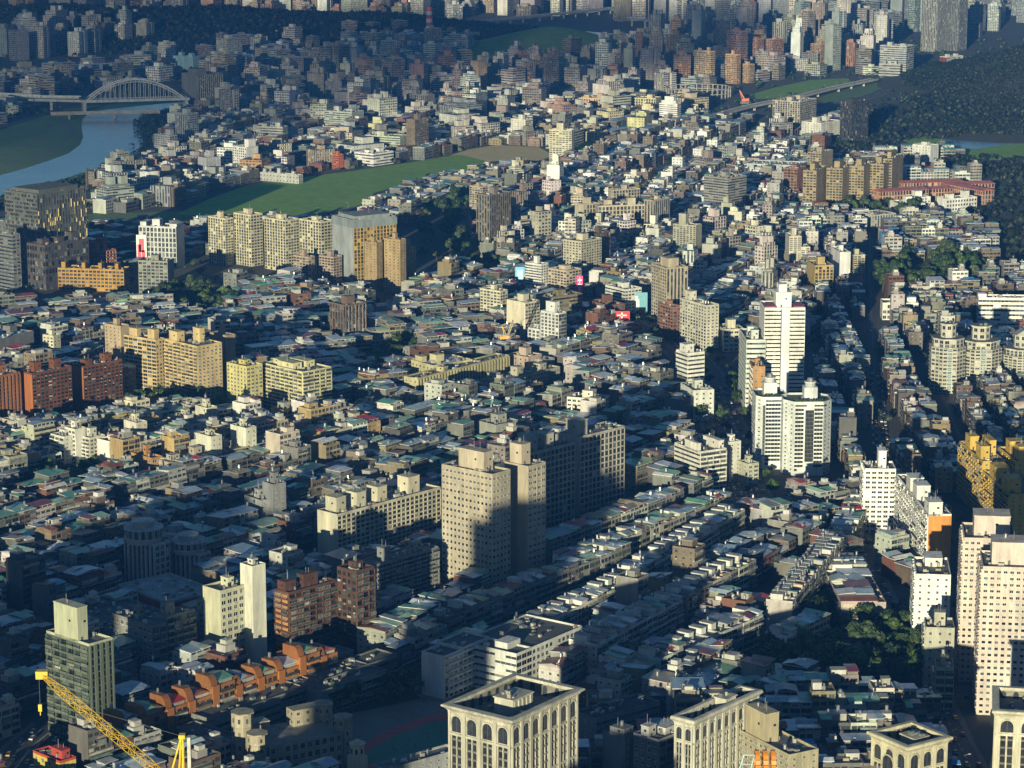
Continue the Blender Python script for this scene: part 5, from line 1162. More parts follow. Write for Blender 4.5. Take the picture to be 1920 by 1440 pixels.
# white L-shaped school with open galleries
def wing(e, x0, y0, x1, y1, h, n, c, stys, roofc=(.11, .11, .11), para=.9):
    mb = MB(); mb.prism([(x0, y0), (x1, y0), (x1, y1), (x0, y1)], 0, h, FAC, c, fl=n, stys=stys, topc=roofc)
    t = .35
    for q in ((x0, y0, x1, y0+t), (x0, y1-t, x1, y1), (x0, y0+t, x0+t, y1-t), (x1-t, y0+t, x1, y1-t)): mb.box(*q, h+.002, h+para, FAC, c)
    clutter(mb, x0+1, y0+1, x1-1, y1-1, h+.004, int((x1-x0)*(y1-y0)/90)+2, random.Random(int(x0*7+y0))); mb.build("wing", e)
def school(label, short, cx, cy, fy, phi, c, wings, gal=()):
    X, Y, h = spot(cx, cy, fy); a = radians(phi); A = (sin(a), cos(a)); B = (-cos(a), sin(a))
    e = empty("school_building", X, Y, 0, pi/2-a, label, "school")
    if short: LM.append((short, X+A[0]*20+B[0]*15, Y+A[1]*20+B[1]*15))
    n = max(2, round(h/3.5))
    for (x0, y0, x1, y1, s, dh) in wings:
        wing(e, x0, y0, x1, y1, h+dh, n, c, s)
        mx, my = (x0+x1)/2, (y0+y1)/2; add_rect(X+A[0]*mx+B[0]*my, Y+A[1]*mx+B[1]*my, *A, (x1-x0)/2+2, (y1-y0)/2+2)
    for (x0, y0, x1, y1) in gal:     # gallery parapets on every storey
        for k in range(1, n+1):
            m = MB(); m.boxb(x0, y0, x1, y1, k*h/n-1.0, k*h/n-.05, CON, c); m.build("gallery", e)
    return e, X, Y, h, n
W_ = STY['W']; N_ = None
e, X, Y, h, n = school("white L-shaped school with open galleries and a round window, under the lit terraces", "white gallery school", 833, 1234, 1312, 36, (.62, .63, .60),
   [(0, 0, 14, 13, [STY['G'], None, None, None], 0), (14.02, 0, 34, 15, [STY['G'], W_, W_, None], .6), (34.02, -24, 74, 8, [STY['P'], STY['P'], W_, None], 0), (22, -24, 34, -.02, [STY['B'], None, None, STY['S']], 0)],
   [(2, -1.0, 22, -.01)])
m = MB(); m.box(26, -16, 36, -9, h+.02, h+3.2, FAC, (.62, .63, .60)); m.build("rooftop_room", e); m = MB(); m.face([(19+1.5*cos(k*pi/8), -.06, h-2.3+1.5*sin(k*pi/8)) for k in range(16)], GLASS, (.015, .015, .02)); m.build('round_window', e)
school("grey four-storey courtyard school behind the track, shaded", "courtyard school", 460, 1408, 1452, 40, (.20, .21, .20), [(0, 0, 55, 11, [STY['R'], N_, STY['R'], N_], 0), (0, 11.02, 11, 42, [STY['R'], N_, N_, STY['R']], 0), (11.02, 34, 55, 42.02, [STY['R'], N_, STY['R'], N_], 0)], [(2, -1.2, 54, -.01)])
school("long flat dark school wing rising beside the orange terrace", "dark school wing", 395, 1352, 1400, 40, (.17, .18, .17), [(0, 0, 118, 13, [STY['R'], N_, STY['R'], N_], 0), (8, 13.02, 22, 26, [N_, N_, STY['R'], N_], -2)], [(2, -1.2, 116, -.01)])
school("grey school building with a light well, north of the track", "light well school", 600, 1300, 1345, 42, (.24, .25, .25), [(0, 0, 42, 10, [STY['B'], N_, STY['R'], N_], 0), (0, 10.02, 10, 30, [N_, N_, N_, STY['p']], 0), (32, 10.02, 42, 30, [STY['R'], N_, N_, N_], 0)], [(2, -1.2, 40, -.01)])
school("small grey school block above the track's far bend", None, 575, 1250, 1290, 42, (.22, .23, .23), [(0, 0, 30, 11, [STY['P'], N_, STY['R'], N_], 0)])

# civic hall with eight-sided towers, bottom
X, Y, h = spot(505, 1402, 1475); a = radians(58); e = empty("civic_hall", X, Y, 0, pi/2-a, "beige hall with eight-sided corner towers and a circle emblem painted on its roof", "hall")
LM.append(("circle emblem hall", X, Y+15)); add_rect(X+15, Y+15, 1, 0, 32, 26); c = (.36, .32, .24)
mb = MB(); mb.box(0, 0, 34, 24, 0, h, FAC, c, fl=4, stys=[STY['P'], STY['P'], STY['P'], STY['p']], topmat=CON, topc=(.22, .22, .20)); mb.build("wall", e)
for (x, y, R_, hh) in ((-4, 3, 4.2, 6), (-5, 14, 4.6, 12), (37, 5, 3.8, 5), (35, 19, 4, 7)):
    m = MB(); m.prism([(x+R_*cos(k*pi/4+pi/8), y+R_*sin(k*pi/4+pi/8)) for k in range(8)], 0, h+hh, FAC, c, fl=5, stys=[STY['p']]*8); m.cyl(x, y, R_+.4, h+hh, h+hh+.5, CON, c, 8); m.build("corner_tower", e)
m = MB()
for R_ in (4.6, 3.4, 2.2):
    for k in range(28):
        if R_ == 3.4 and k % 4 == 0: continue
        b0, b1 = 2*pi*k/28, 2*pi*(k+1)/28; m.face([(17+R_*cos(b0), 12+R_*sin(b0), h+.05), (17+R_*cos(b1), 12+R_*sin(b1), h+.05), (17+(R_-.45)*cos(b1), 12+(R_-.45)*sin(b1), h+.05), (17+(R_-.45)*cos(b0), 12+(R_-.45)*sin(b0), h+.05)], PAINT, (.05, .06, .07))
for i in range(6):
    x = 9+i*2.3
    for q in ((0, 0, 1.3, .3), (0, .8, 1.3, 1.1), (.5, -.4, .8, 1.6), (0, -.4, .25, .4)): m.face([(x+q[0], 3+q[1], h+.05+.002*i), (x+q[2], 3+q[1], h+.05+.002*i), (x+q[2], 3+q[3], h+.05+.002*i), (x+q[0], 3+q[3], h+.05+.002*i)], PAINT, (.25, .05, .03))
m.build("roof_emblem", e)
m = MB(); m.box(20, 17, 33.5, 23.5, h+.01, h+7, FAC, c, fl=2, stys=[STY['p']]*4); m.box(1, 17, 9, 23.5, h+.012, h+5, FAC, c); m.build("rooftop_room", e)
# small cream clock tower
X, Y, h = spot(670, 1390, 1470); e = empty("bell_tower", X, Y, 0, .7, "small sunlit cream bell tower with eight-sided cap beside the track", "tower"); add_rect(X, Y, 1, 0, 8, 8)
mb = MB(); c = (.58, .55, .36); mb.box(-3, -3, 3, 3, 0, h-6, FAC, c); mb.build("shaft", e); m = MB()
m.prism([(3.1*cos(k*pi/4+pi/8), 3.1*sin(k*pi/4+pi/8)) for k in range(8)], h-6, h-1, FAC, c)
for k in range(8):
    a_ = k*pi/4; m.frame(2.88*cos(a_), 2.88*sin(a_), 0, a_+pi/2); m.face([(-.5, -.04, h-4.6), (.5, -.04, h-4.6), (.5, -.04, h-2.6), (-.5, -.04, h-2.6)], GLASS, (.02, .02, .02))
m.frame(0, 0); m.cyl(0, 0, 3.5, h-1, h-.6, CON, c, 8); m.cyl(0, 0, 2.9, h-.6, h+1.2, CON, c, 8, r1=.2); m.cyl(0, 0, .08, h+1.2, h+3.6, PAINT, (.1, .1, .1), 4); m.build("belfry", e)
T(OB, "flat grey annex roof below the small bell tower", None, 722, 1448, 1500, 700, 860, 50, (.30, .32, .34), 'p', 'p', n=4, rooms=[], wb=8)
# red roofed campus at the wood
X, Y, h = spot(1646, 372, 392); c = (.52, .31, .21)
for i, (cx, cy, fy, wA, wB, phi) in enumerate([(1650, 360, 388, 58, 16, 66), (1690, 344, 368, 70, 14, 76), (1775, 346, 370, 52, 14, 80), (1842, 358, 384, 15, 55, 62), (1722, 356, 378, 40, 13, 70)]):
    X, Y, h = spot(cx, cy, fy); a = radians(phi); A = (sin(a), cos(a)); B = (-cos(a), sin(a)); h = max(h, 9)
    e = empty("campus_wing", X, Y, 0, pi/2-a, ["salmon school wing with red tiled roof, lit end nearest the wood road", "salmon school wing with red roof, back row by the trees", "salmon school wing with a rounded red roof end", "salmon school wing with red roof running towards the wood", "low salmon inner wing with red roof between the others"][i].replace("nearest", "facing"), "school wing", "salmon campus with red roofs")
    if i == 1: LM.append(("red roofed campus", X, Y))
    add_rect(X+A[0]*wA/2+B[0]*wB/2, Y+A[1]*wA/2+B[1]*wB/2, *A, wA/2+3, wB/2+3)
    mb = MB(); mb.box(0, 0, wA, wB, 0, h, FAC, c, fl=3, stys=[STY['G'], STY['P'], STY['G'], STY['P']]); mb.build("wall", e); m = MB(); m.gable(0, 0, wA, wB, h+.02, 2.2, (.42, .14, .105), c, 'x' if wA > wB else 'y', .8, .5, 3)
    m.build("roof", e)
# white campus blocks beside it
for i, (cx, cy, fy, xl, xr, ph) in enumerate([(1710, 372, 392, 1694, 1745, 70), (1775, 375, 405, 1757, 1832, 62), (1690, 385, 400, 1668, 1735, 75)]):
    T(SB, ["white campus block with stepped roof below the salmon wings", "white campus block with blank lit end wall", "low white campus block with a round-cornered terrace"][i], "white campus" if i == 1 else None, cx, cy, fy, xl, xr, ph, (.72, .73, .72), 'N', 'P', n=4)
T("market_hall", "blue netted building under construction among the low roofs", "blue netted building", 1665, 440, 470, 1648, 1694, 60, (.05, .16, .34), 'N', 'N', n=6, cat="building", roofc=(.1, .2, .3), rooms=[(.5, .2, .3, .6, 5)])
T("exhibition_hall", "wide grey flat-roofed public hall by the salmon campus", "grey public hall", 1640, 405, 435, 1608, 1680, 60, (.44, .43, .38), 'p', 'V', n=4, cat="hall", roofc=(.22, .25, .28), rooms=[])

# ------------------------------------------------------------------ cranes
YELLOW = (.62, .40, .02)
def lattice(mb, p, q, w, h_, c, bays, r0=.09, taper=.35):
    """square lattice boom between two points, slimmer at both ends"""
    d = [q[i]-p[i] for i in range(3)]; L = sqrt(sum(k*k for k in d)); d = [k/L for k in d]
    s = (d[1], -d[0], 0); ls = hypot(*s[:2]) or 1; s = (s[0]/ls, s[1]/ls, 0)
    u = (s[1]*d[2]-s[2]*d[1], s[2]*d[0]-s[0]*d[2], s[0]*d[1]-s[1]*d[0])
    def P(t, a, b):
        k = min(1, taper+(1-taper)*min(t, 1-t)*6); return tuple(p[i]+d[i]*L*t+s[i]*w/2*a*k+u[i]*h_/2*b*k for i in range(3))
    cs = ((-1, -1), (1, -1), (1, 1), (-1, 1))
    for j in range(bays):
        t0, t1 = j/bays, (j+1)/bays
        for i in range(4):
            a, b = cs[i], cs[(i+1) % 4]
            mb.bar(P(t0, *a), P(t1, *a), r0, PAINT, c); mb.bar(P(t0, *(a if j % 2 else b)), P(t1, *(b if j % 2 else a)), r0*.6, PAINT, c)
            mb.bar(P(t0, *a), P(t0, *b), r0*.5, PAINT, c)
def pt3(px, py, dist):
    X_, Y_ = (px-960)/F*dist, 0
    b = (720-py)/F; return ((px-960)/F*dist, (CP+b*SP)*dist, H+(-SP+b*CP)*dist)
# luffing crane on a tower under construction just below the frame
tip = pt3(78, 1265, 600); foot = pt3(322, 1468, 560); apex = pt3(340, 1380, 556)
cb_ = (foot[0]+3, foot[1]+4)
zt = foot[2]-6
e = empty("unfinished_tower", cb_[0], cb_[1], 0, .7, "bare concrete tower under construction carrying the yellow luffing crane", "building site")
mb = MB(); n = int((zt-94)/3.6)
mb.box(-14, -14, 14, 14, 0, zt-94, FAC, (.3, .3, .28), fl=n, stys=[STY['D']]*4); mb.build("wall", e)
e = empty("luffing_crane", cb_[0], cb_[1], zt-4, 0, "yellow luffing crane with long lattice jib and hanging hook, lower corner", "crane")
def L_(p): return (p[0]-cb_[0], p[1]-cb_[1], p[2]-(zt-4))
m = MB(); lattice(m, L_(foot), L_(tip), 1.6, 1.5, YELLOW, 24, .075); m.build("jib", e)
m = MB(); lattice(m, (0, 0, -90), (0, 0, 10), 2.4, 2.4, YELLOW, 30, .14, 1); m.build("mast", e)
m = MB(); b0 = L_(foot)
m.boxb(b0[0]-2.5, b0[1]-2, b0[0]+9, b0[1]+2, b0[2]-2.6, b0[2]-.6, PAINT, YELLOW); m.boxb(b0[0]+5, b0[1]-1.6, b0[0]+9, b0[1]+1.6, b0[2]-.6, b0[2]+1.6, PAINT, (.25, .25, .25)); m.build("machine_deck", e)
ap = L_(apex); m = MB()
for s_ in (-1, 1):
    m.bar((b0[0]-1, b0[1]+s_*1.3, b0[2]-1), (ap[0], ap[1]+s_*.4, ap[2]), .2, PAINT, YELLOW); m.bar((b0[0]+1.3, b0[1]+s_*1.3, b0[2]-1), (ap[0], ap[1]+s_*.4, ap[2]), .14, PAINT, YELLOW); m.bar((b0[0]+2.4, b0[1]+s_*1.3, b0[2]-1), (ap[0]+.3, ap[1]+s_*.5, ap[2]), .2, PAINT, YELLOW)
m.boxb(ap[0]-.5, ap[1]-.8, ap[0]+.8, ap[1]+.8, ap[2]-.4, ap[2]+.4, PAINT, YELLOW); m.boxb(ap[0]+1.2, ap[1]-.5, ap[0]+1.9, ap[1]+.9, ap[2]-9, ap[2]-.2, PAINT, (.35, .36, .34)); m.build("a_frame", e)
m = MB(); t0 = L_(tip); m.bar(ap, (t0[0]*.55+b0[0]*.45, t0[1]*.55+b0[1]*.45, t0[2]*.55+b0[2]*.45+2.2), .05, PAINT, (.12, .11, .08)); m.boxb(t0[0]-1.2, t0[1]-1, t0[0]+1.5, t0[1]+1, t0[2]-.8, t0[2]+1.0, PAINT, (.55, .36, .03))
m.bar((t0[0]-.6, t0[1], t0[2]), (t0[0]-.6, t0[1], t0[2]-7), .04, PAINT, (.1, .1, .1)); m.build("rigging", e)
m = MB(); m.boxb(t0[0]-1.0, t0[1]-.3, t0[0]-.2, t0[1]+.3, t0[2]-8.6, t0[2]-7, PAINT, YELLOW); m.bar((t0[0]-.6, t0[1], t0[2]-8.6), (t0[0]-.6, t0[1], t0[2]-9.6), .12, PAINT, YELLOW); m.build("hook_block", e)
# second crane's winch head, bottom edge
q = pt3(1432, 1420, 640); e = empty("winch_crane", q[0], q[1], q[2]-9, 0, "orange rope drums and pale blue frame of a site crane, at the bottom edge", "crane")
m = MB()
for k in range(3):
    for i in range(14): 
        a0, a1 = 2*pi*i/14, 2*pi*(i+1)/14; x = -1.6+k*1.9
        m.bar((x, 2.3*cos(a0), 8+2.3*sin(a0)), (x, 2.3*cos(a1), 8+2.3*sin(a1)), .75, PAINT, (.55, .2, .03))
m.build("rope_drum", e); m = MB()
for x in (-6, -3.4): m.bar((x, 0, 5), (x+1.2, 0, 9.6), .12, PAINT, (.35, .55, .65))
m.bar((-4.8, 0, 9.6), (-2.2, 0, 9.6), .12, PAINT, (.35, .55, .65)); m.bar((-5.4, 0, 7.3), (-2.8, 0, 7.3), .1, PAINT, (.35, .55, .65)); m.build("guard_frame", e)
m = MB(); m.boxb(-6.5, -2, 3, 2, 3, 5, PAINT, (.5, .3, .04)); m.build("machine_deck", e); m = MB(); lattice(m, (0, 0, -125), (0, 0, 3), 2.4, 2.4, (.5, .3, .04), 40, .14, 1); m.build("mast", e)
e = empty("unfinished_tower", q[0], q[1], 0, .5, "bare concrete tower under construction carrying the orange drum crane", "building site"); mb = MB(); mb.box(-9, -9, 9, 9, 0, q[2]-134, FAC, (.3, .3, .28), fl=40, stys=[STY['D']]*4); mb.build("wall", e)
# mid crane by the white framed block
X, Y = at(948, 668, 0); e = empty("tower_crane", X, Y, 0, 0, "orange-yellow tower crane leaning its jib over the blank cream block", "crane"); s_ = depth(0, Y, 25)/F
def Q(px, py): return ((px-948)*s_, 0, (668-py)*s_/CP)
m = MB(); lattice(m, (0, 0, 0), Q(950, 640), 2.2, 2.2, YELLOW, 8, .22, 1); m.build("mast", e)
m = MB(); lattice(m, Q(952, 630), Q(975, 562), 1.4, 1.4, (.5, .42, .28), 16, .16); m.build("jib", e)
m = MB(); m.boxb(-4, -1.6, 3.5, 1.6, Q(0, 640)[2], Q(0, 630)[2], PAINT, (.6, .3, .03)); m.bar(Q(946, 632), Q(941, 610), .25, PAINT, YELLOW); m.bar(Q(951, 632), Q(941, 610), .25, PAINT, YELLOW); m.bar(Q(941, 610), Q(962, 600), .12, PAINT, YELLOW); m.build("machine_deck", e)
X, Y = at(1396, 194, 0); s_ = depth(0, Y, 5)/F; e = empty("site_crane", X, Y, 0, 0, "orange crawler crane on the earth field by the stadium frame", "crane")
m = MB(); m.boxb(-6, -4, 8, 4, 0, 3.5, PAINT, (.1, .1, .1)); m.boxb(-4, -3, 6, 3, 3.5, 7, PAINT, (.55, .12, .02)); m.build("body", e); m = MB(); m.bar((0, 0, 6), (-7, 2, 18), .9, PAINT, (.6, .12, .02)); m.bar((-7, 2, 18), (-3, 2, 4), .5, PAINT, (.6, .12, .02)); m.build("boom", e)

# ------------------------------------------------------------------ chimney, bridges, viaducts
X, Y = at(805, 76); s_ = depth(0, Y, 40)/F; e = empty("works_chimney", X, Y, 0, 0, "tall red and white ringed works chimney", "chimney"); LM.append(("ringed chimney", X, Y))
ht = 56*s_/CP+4; k = 9
for i in range(k):
    m = MB(); m.cyl(0, 0, 6.2-.12*i, ht*i/k, ht*(i+1)/k, PAINT, (.62, .62, .60) if i % 2 else (.55, .05, .04), 18, r1=6.2-.12*(i+1), top=(i == k-1)); m.build("ring_band", e)
def deck_line(name, label, cat, pts, z, w, c, pier=True, gap=40, rail=True, wz=None):
    P = [at(x, y, z) for x, y in pts]; e = empty(name, P[0][0], P[0][1], 0, 0, label, cat); ox, oy = P[0]
    m = MB(); pm = []
    for (x0, y0), (x1, y1) in zip(P, P[1:]):
        L = hypot(x1-x0, y1-y0); m.frame(x0-ox, y0-oy, 0, math.atan2(y1-y0, x1-x0))
        m.boxb(0, -w/2, L, w/2, z-1.8, z, CON, c)
        if rail:
            for s in (-1, 1): m.boxb(0, s*w/2-.2, L, s*w/2+.2, z+.01, z+1.3, CON, tuple(v*1.3 for v in c))
        k = int(L/gap)
        for i in range(k):
            t = (i+.5)*gap/L; pm.append((x0+(x1-x0)*t-ox, y0+(y1-y0)*t-oy))
    m.frame(0, 0); m.build("deck", e)
    if pier:
        q = MB(); q.boxb(-1.6, -2.6, 1.6, 2.6, 0, z-2.8, CON, c); q.boxb(-1.8, -w*.42, 1.8, w*.42, z-2.8, z-1.8, CON, c); me = q.mesh("pier")
        for x, y in pm[:90]: inst("pier", me, e, (x, y, 0))
    for (x0, y0), (x1, y1) in zip(P, P[1:]): ROADS.append(((x0, y0), (x1, y1), w/2+2))
    return e
CC = (.34, .35, .36)
z = 14; P0, P1 = at(160, 188, z), at(345, 183, z)
e = empty("arch_bridge", P0[0], P0[1], 0, math.atan2(P1[1]-P0[1], P1[0]-P0[0]), "pale steel bowstring arch bridge over the river", "bridge"); L = hypot(P1[0]-P0[0], P1[1]-P0[1]); LM.append(("arch bridge", P0[0]+60, P0[1]))
m = MB(); m.boxb(-6, -11, L+6, 11, z-2.4, z, CON, CC); m.boxb(-6, -11.4, L+6, -11, z-2.4, z+1.2, CON, (.4, .41, .42)); m.boxb(-6, 11, L+6, 11.4, z-2.4, z+1.2, CON, (.4, .41, .42)); m.build("deck", e)
rise = 27
def az(t): return z+rise*4*t*(1-t)
for s in (-1, 1):
    m = MB(); k = 24
    for i in range(k):
        t0, t1 = i/k, (i+1)/k
        m.bar((t0*L, s*9, az(t0)), (t1*L, s*9, az(t1)), 1.1, PAINT, (.42, .43, .42)); m.bar((t0*L, s*9, az(t0)-3.2 if 0 < i else z), (t1*L, s*9, max(z, az(t1)-3.2)), .6, PAINT, (.42, .43, .42))
        m.bar((t1*L, s*9, az(t1)), (t1*L, s*9, max(z, az(t1)-3.2)), .35, PAINT, (.42, .43, .42))
    m.build("arch_rib", e)
hm = MB(); hm.boxb(-.3, -.3, .3, .3, 0, 1, PAINT, (.42, .43, .42)); hmm = hm.mesh("hanger")
for s in (-1, 1):
    for i in range(1, 20): inst("hanger", hmm, e, (i/20*L, s*9, z), 0, (1, 1, max(.5, az(i/20)-3-z)))
m = MB()
for i in range(5, 20, 2): m.boxb(i/24*L-.5, -9, i/24*L+.5, 9, az(i/24)-.5, az(i/24)+.5, PAINT, (.42, .43, .42))
m.build("cross_brace", e)
for x in (-2, L+2): m = MB(); m.boxb(x-2, -10, x+2, 10, 0, z-2.4, CON, CC); m.build("pier", e)
ROADS.append((P0, P1, 16))
deck_line("approach_viaduct", "double-deck concrete approach viaduct leading onto the arch bridge", "viaduct", [(-60, 180), (70, 186), (158, 188)], z-.01, 20, CC)
deck_line("approach_viaduct", "upper slip road of the arch bridge, above the other deck", "viaduct", [(-60, 172), (80, 181), (150, 182)], z+7, 9, (.4, .42, .43), gap=55)
deck_line("river_bridge", "low flat road bridge on round piers in front of the arch bridge", "bridge", [(95, 213), (180, 211), (300, 209)], 8, 14, (.27, .25, .22), gap=48)
deck_line("riverside_expressway", "elevated expressway crossing the far left of the river", "expressway", [(-60, 140), (100, 128), (293, 114), (420, 106)], 10, 20, (.34, .37, .38))
deck_line("riverside_expressway", "elevated expressway between the far town and the grassy mound", "expressway", [(560, 152), (697, 139), (833, 131), (940, 116), (1113, 89), (1262, 60), (1300, 52)], 11, 18, (.36, .36, .34))
deck_line("riverside_expressway", "long far expressway running under the ringed chimney", "expressway", [(700, 66), (820, 48), (1000, 30), (1215, 8), (1300, 2)], 11, 18, (.24, .27, .30))
deck_line("ramp_viaduct", "curving ramp on tall piers by the far water", "viaduct", [(1178, 32), (1205, 36), (1260, 50), (1290, 58)], 16, 10, (.36, .37, .38), gap=30)
deck_line("rail_embankment", "long pale rail viaduct beside the green field strip", "viaduct", [(1320, 222), (1400, 200), (1500, 180), (1560, 165), (1640, 148)], 7, 12, (.36, .35, .33), gap=45)
# round stadium frame
X, Y = at(1310, 180, 0); e = empty("stadium_frame", X, Y, 0, 0, "unfinished round stadium frame of bare concrete posts", "building site"); R_ = 46; LM.append(("round stadium frame", X, Y)); add_rect(X, Y, 1, 0, 52, 52)
q = MB(); q.boxb(-.7, -.7, .7, .7, 0, 13, CON, (.33, .32, .3)); me = q.mesh("post")
for i in range(36): inst("post", me, e, (R_*cos(i*pi/18), R_*sin(i*pi/18), 0), i*pi/18)
m = MB()
for zz in (6, 12.5):
    for i in range(36): m.bar((R_*cos(i*pi/18), R_*sin(i*pi/18), zz), (R_*cos((i+1)*pi/18), R_*sin((i+1)*pi/18), zz), .6, CON, (.33, .32, .3))
m.build("ring_beam", e)
# signs
def sign(label, cx, cy, w, hgt, c, fy, glyph):
    X, Y, hh = spot(cx, cy, fy); e = empty("billboard", X, Y-.6, 0, 0, label, "sign"); m = MB(); m.boxb(-w/2, -.4, w/2, 0, hh-hgt, hh, PAINT, c)
    for (u0, v0, u1, v1, cc) in glyph: m.face([(-w/2+u0*w, -.45, hh-hgt+v0*hgt), (-w/2+u1*w, -.45, hh-hgt+v0*hgt), (-w/2+u1*w, -.45, hh-hgt+v1*hgt), (-w/2+u0*w, -.45, hh-hgt+v1*hgt)], PAINT, cc)
    m.build("panel", e); m = MB()
    for s in (-.3, .3): m.boxb(s*w-.2, .02, s*w+.2, .4, 0, hh-.5, PAINT, (.15, .15, .15))
    m.build("post", e)
wt = (.8, .8, .8)
gly = [(.2, .78, .8, .84, wt), (.46, .56, .54, .94, wt), (.25, .6, .75, .65, wt), (.3, .34, .7, .39, wt), (.3, .34, .36, .5, wt), (.64, .34, .7, .5, wt), (.3, .46, .7, .5, wt), (.2, .1, .8, .15, wt), (.46, .1, .54, .3, wt), (.3, .22, .7, .26, wt)]
sign("upright red billboard with white strokes beside the low brick building", 1166, 583, 12, 17, (.6, .02, .03), 625, gly)
sign("upright pink billboard on the corner of the cream and pink block", 1087, 517, 5, 18, (.65, .05, .25), 580, gly)
sign("sky blue poster panel beside the orange roofs", 975, 500, 8, 26, (.12, .4, .7), 545, [(.2, .6, .8, .9, (.4, .6, .8)), (.3, .1, .7, .4, (.7, .75, .8))])
sign("sea blue mural panel with pale arch on the curved office", 1189, 548, 21, 27, (.12, .32, .40), 597, [(.3, .45, .7, .8, (.5, .6, .65)), (.35, .8, .65, .9, (.5, .6, .65)), (.05, .05, .95, .25, (.55, .5, .4)), (.7, .3, .9, .5, (.5, .12, .05))])
sign("tall red and white emblem panel on the yellow truss building", 265, 440, 9, 34, (.6, .6, .6), 500, [(.1, .1, .45, .75, (.5, .02, .05)), (.5, .05, .85, .6, (.5, .02, .05)), (.25, .55, .75, .9, (.5, .02, .05)), (.4, .2, .6, .3, wt)])
# ------------------------------------------------------------------ long terraces rising to the right (near, one by one)
HOUSES = []     # dicts of every small house, placed first and built afterwards
def pick_roof(r): 
    t = r.uniform(0, sum(w for _, w in RW))
    for k, w in RW:
        t -= w
        if t <= 0: return k
    return 'green'
def put(x, y, w, d, n, ang, kind, r, row=None, k=0, wc=None, rc=None, side='p'):
    HOUSES.append(dict(x=x, y=y, w=w, d=d, n=n, a=ang, kind=kind, rc=rc or pick_roof(r), wc=jit(wc or r.choice(WALLC), .2, r), seed=r.random(), row=row, k=k, side=side))
def terrace(rowname, p0, p1, zt, dpt, n, kinds, wcs, seed, w=(8.5, 10.5)):
    """row whose right-hand roof edge runs from p0 to p1 (picture), roofs at zt"""
    r = random.Random(seed); a0, a1 = at(*p0, zt), at(*p1, zt); L = hypot(a1[0]-a0[0], a1[1]-a0[1]); A = ((a1[0]-a0[0])/L, (a1[1]-a0[1])/L); B = (-A[1], A[0]); t = 0; k = 1
    ang = math.atan2(A[1], A[0])
    add_rect(a0[0]+A[0]*L/2+B[0]*dpt/2, a0[1]+A[1]*L/2+B[1]*dpt/2, *A, L/2+2, dpt/2+3)
    while t < L-5:
        ww = min(r.uniform(*w), L-t); off = r.uniform(-.2, .2)
        put(a0[0]+A[0]*(t+ww/2)+B[0]*(dpt/2+off), a0[1]+A[1]*(t+ww/2)+B[1]*(dpt/2+off), ww-.12, dpt, n, ang, r.choice(kinds), r, rowname, k, r.choice(wcs)); t += ww; k += 1
LT = [(.58, .56, .49), (.50, .47, .38), (.66, .65, .60), (.42, .39, .32)]
DK = [(.26, .26, .25), (.2, .2, .19), (.32, .31, .28)]
terrace("sunlit terrace", (990, 1188), (1182, 1092), 16, 14, 5, ['mixed', 'flat', 'tin'], LT, 11)
terrace("terrace behind the sunlit one", (1200, 1078), (1400, 955), 16, 15, 5, ['mixed', 'tin', 'mixed', 'flat'], LT, 12)
terrace("pale-ended terrace by the gallery school", (1120, 1212), (1280, 1128), 19, 15, 6, ['mixed', 'flat'], [(.5, .5, .49), (.42, .42, .41)], 13)
terrace("terrace above the pale-ended ones", (1290, 1120), (1418, 1052), 19, 15, 6, ['mixed', 'flat'], DK+LT, 14)
terrace("big blank-ended terrace near the park", (1238, 1230), (1432, 1148), 18, 15, 5, ['mixed', 'tin', 'flat'], [(.48, .49, .49), (.40, .41, .41)], 15)
terrace("saw-edged terrace", (1486, 1128), (1586, 1005), 20, 13, 6, ['mixed', 'flat'], [(.46, .45, .41)], 16, (6, 7))
terrace("terrace edging the dark park", (1476, 1188), (1562, 1150), 15, 12, 4, ['tin', 'mixed'], LT, 17)
terrace("lane behind the saw-edged terrace", (1352, 1090), (1400, 1050), 18, 14, 5, ['mixed'], DK, 18)
terrace("lane beside the dark slab", (1032, 1018), (1290, 920), 13, 14, 4, ['tin'], LT+DK, 19)
terrace("second lane from the dark slab", (1075, 1052), (1380, 928), 13, 13, 4, ['tin', 'tin', 'mixed'], LT+DK, 20)
terrace("lane below the tan tiled tower", (875, 1148), (1190, 1022), 13, 14, 4, ['tin', 'mixed'], DK, 21)
terrace("lane below the grey balcony slab", (722, 1186), (878, 1112), 14, 16, 4, ['tin'], DK, 22)
terrace("lane above the gallery school", (848, 1212), (940, 1172), 12, 13, 3, ['tin'], DK, 23)
terrace("wedge terrace by the curving street", (1662, 1128), (1610, 1035), 14, 22, 4, ['tin', 'tin', 'mixed'], LT, 24, (9, 12))
terrace("terrace below the bright white tower", (1600, 1000), (1640, 930), 13, 14, 4, ['tin', 'flat'], LT, 25)
for i in range(14): RW.append(RW[i]) if False else None

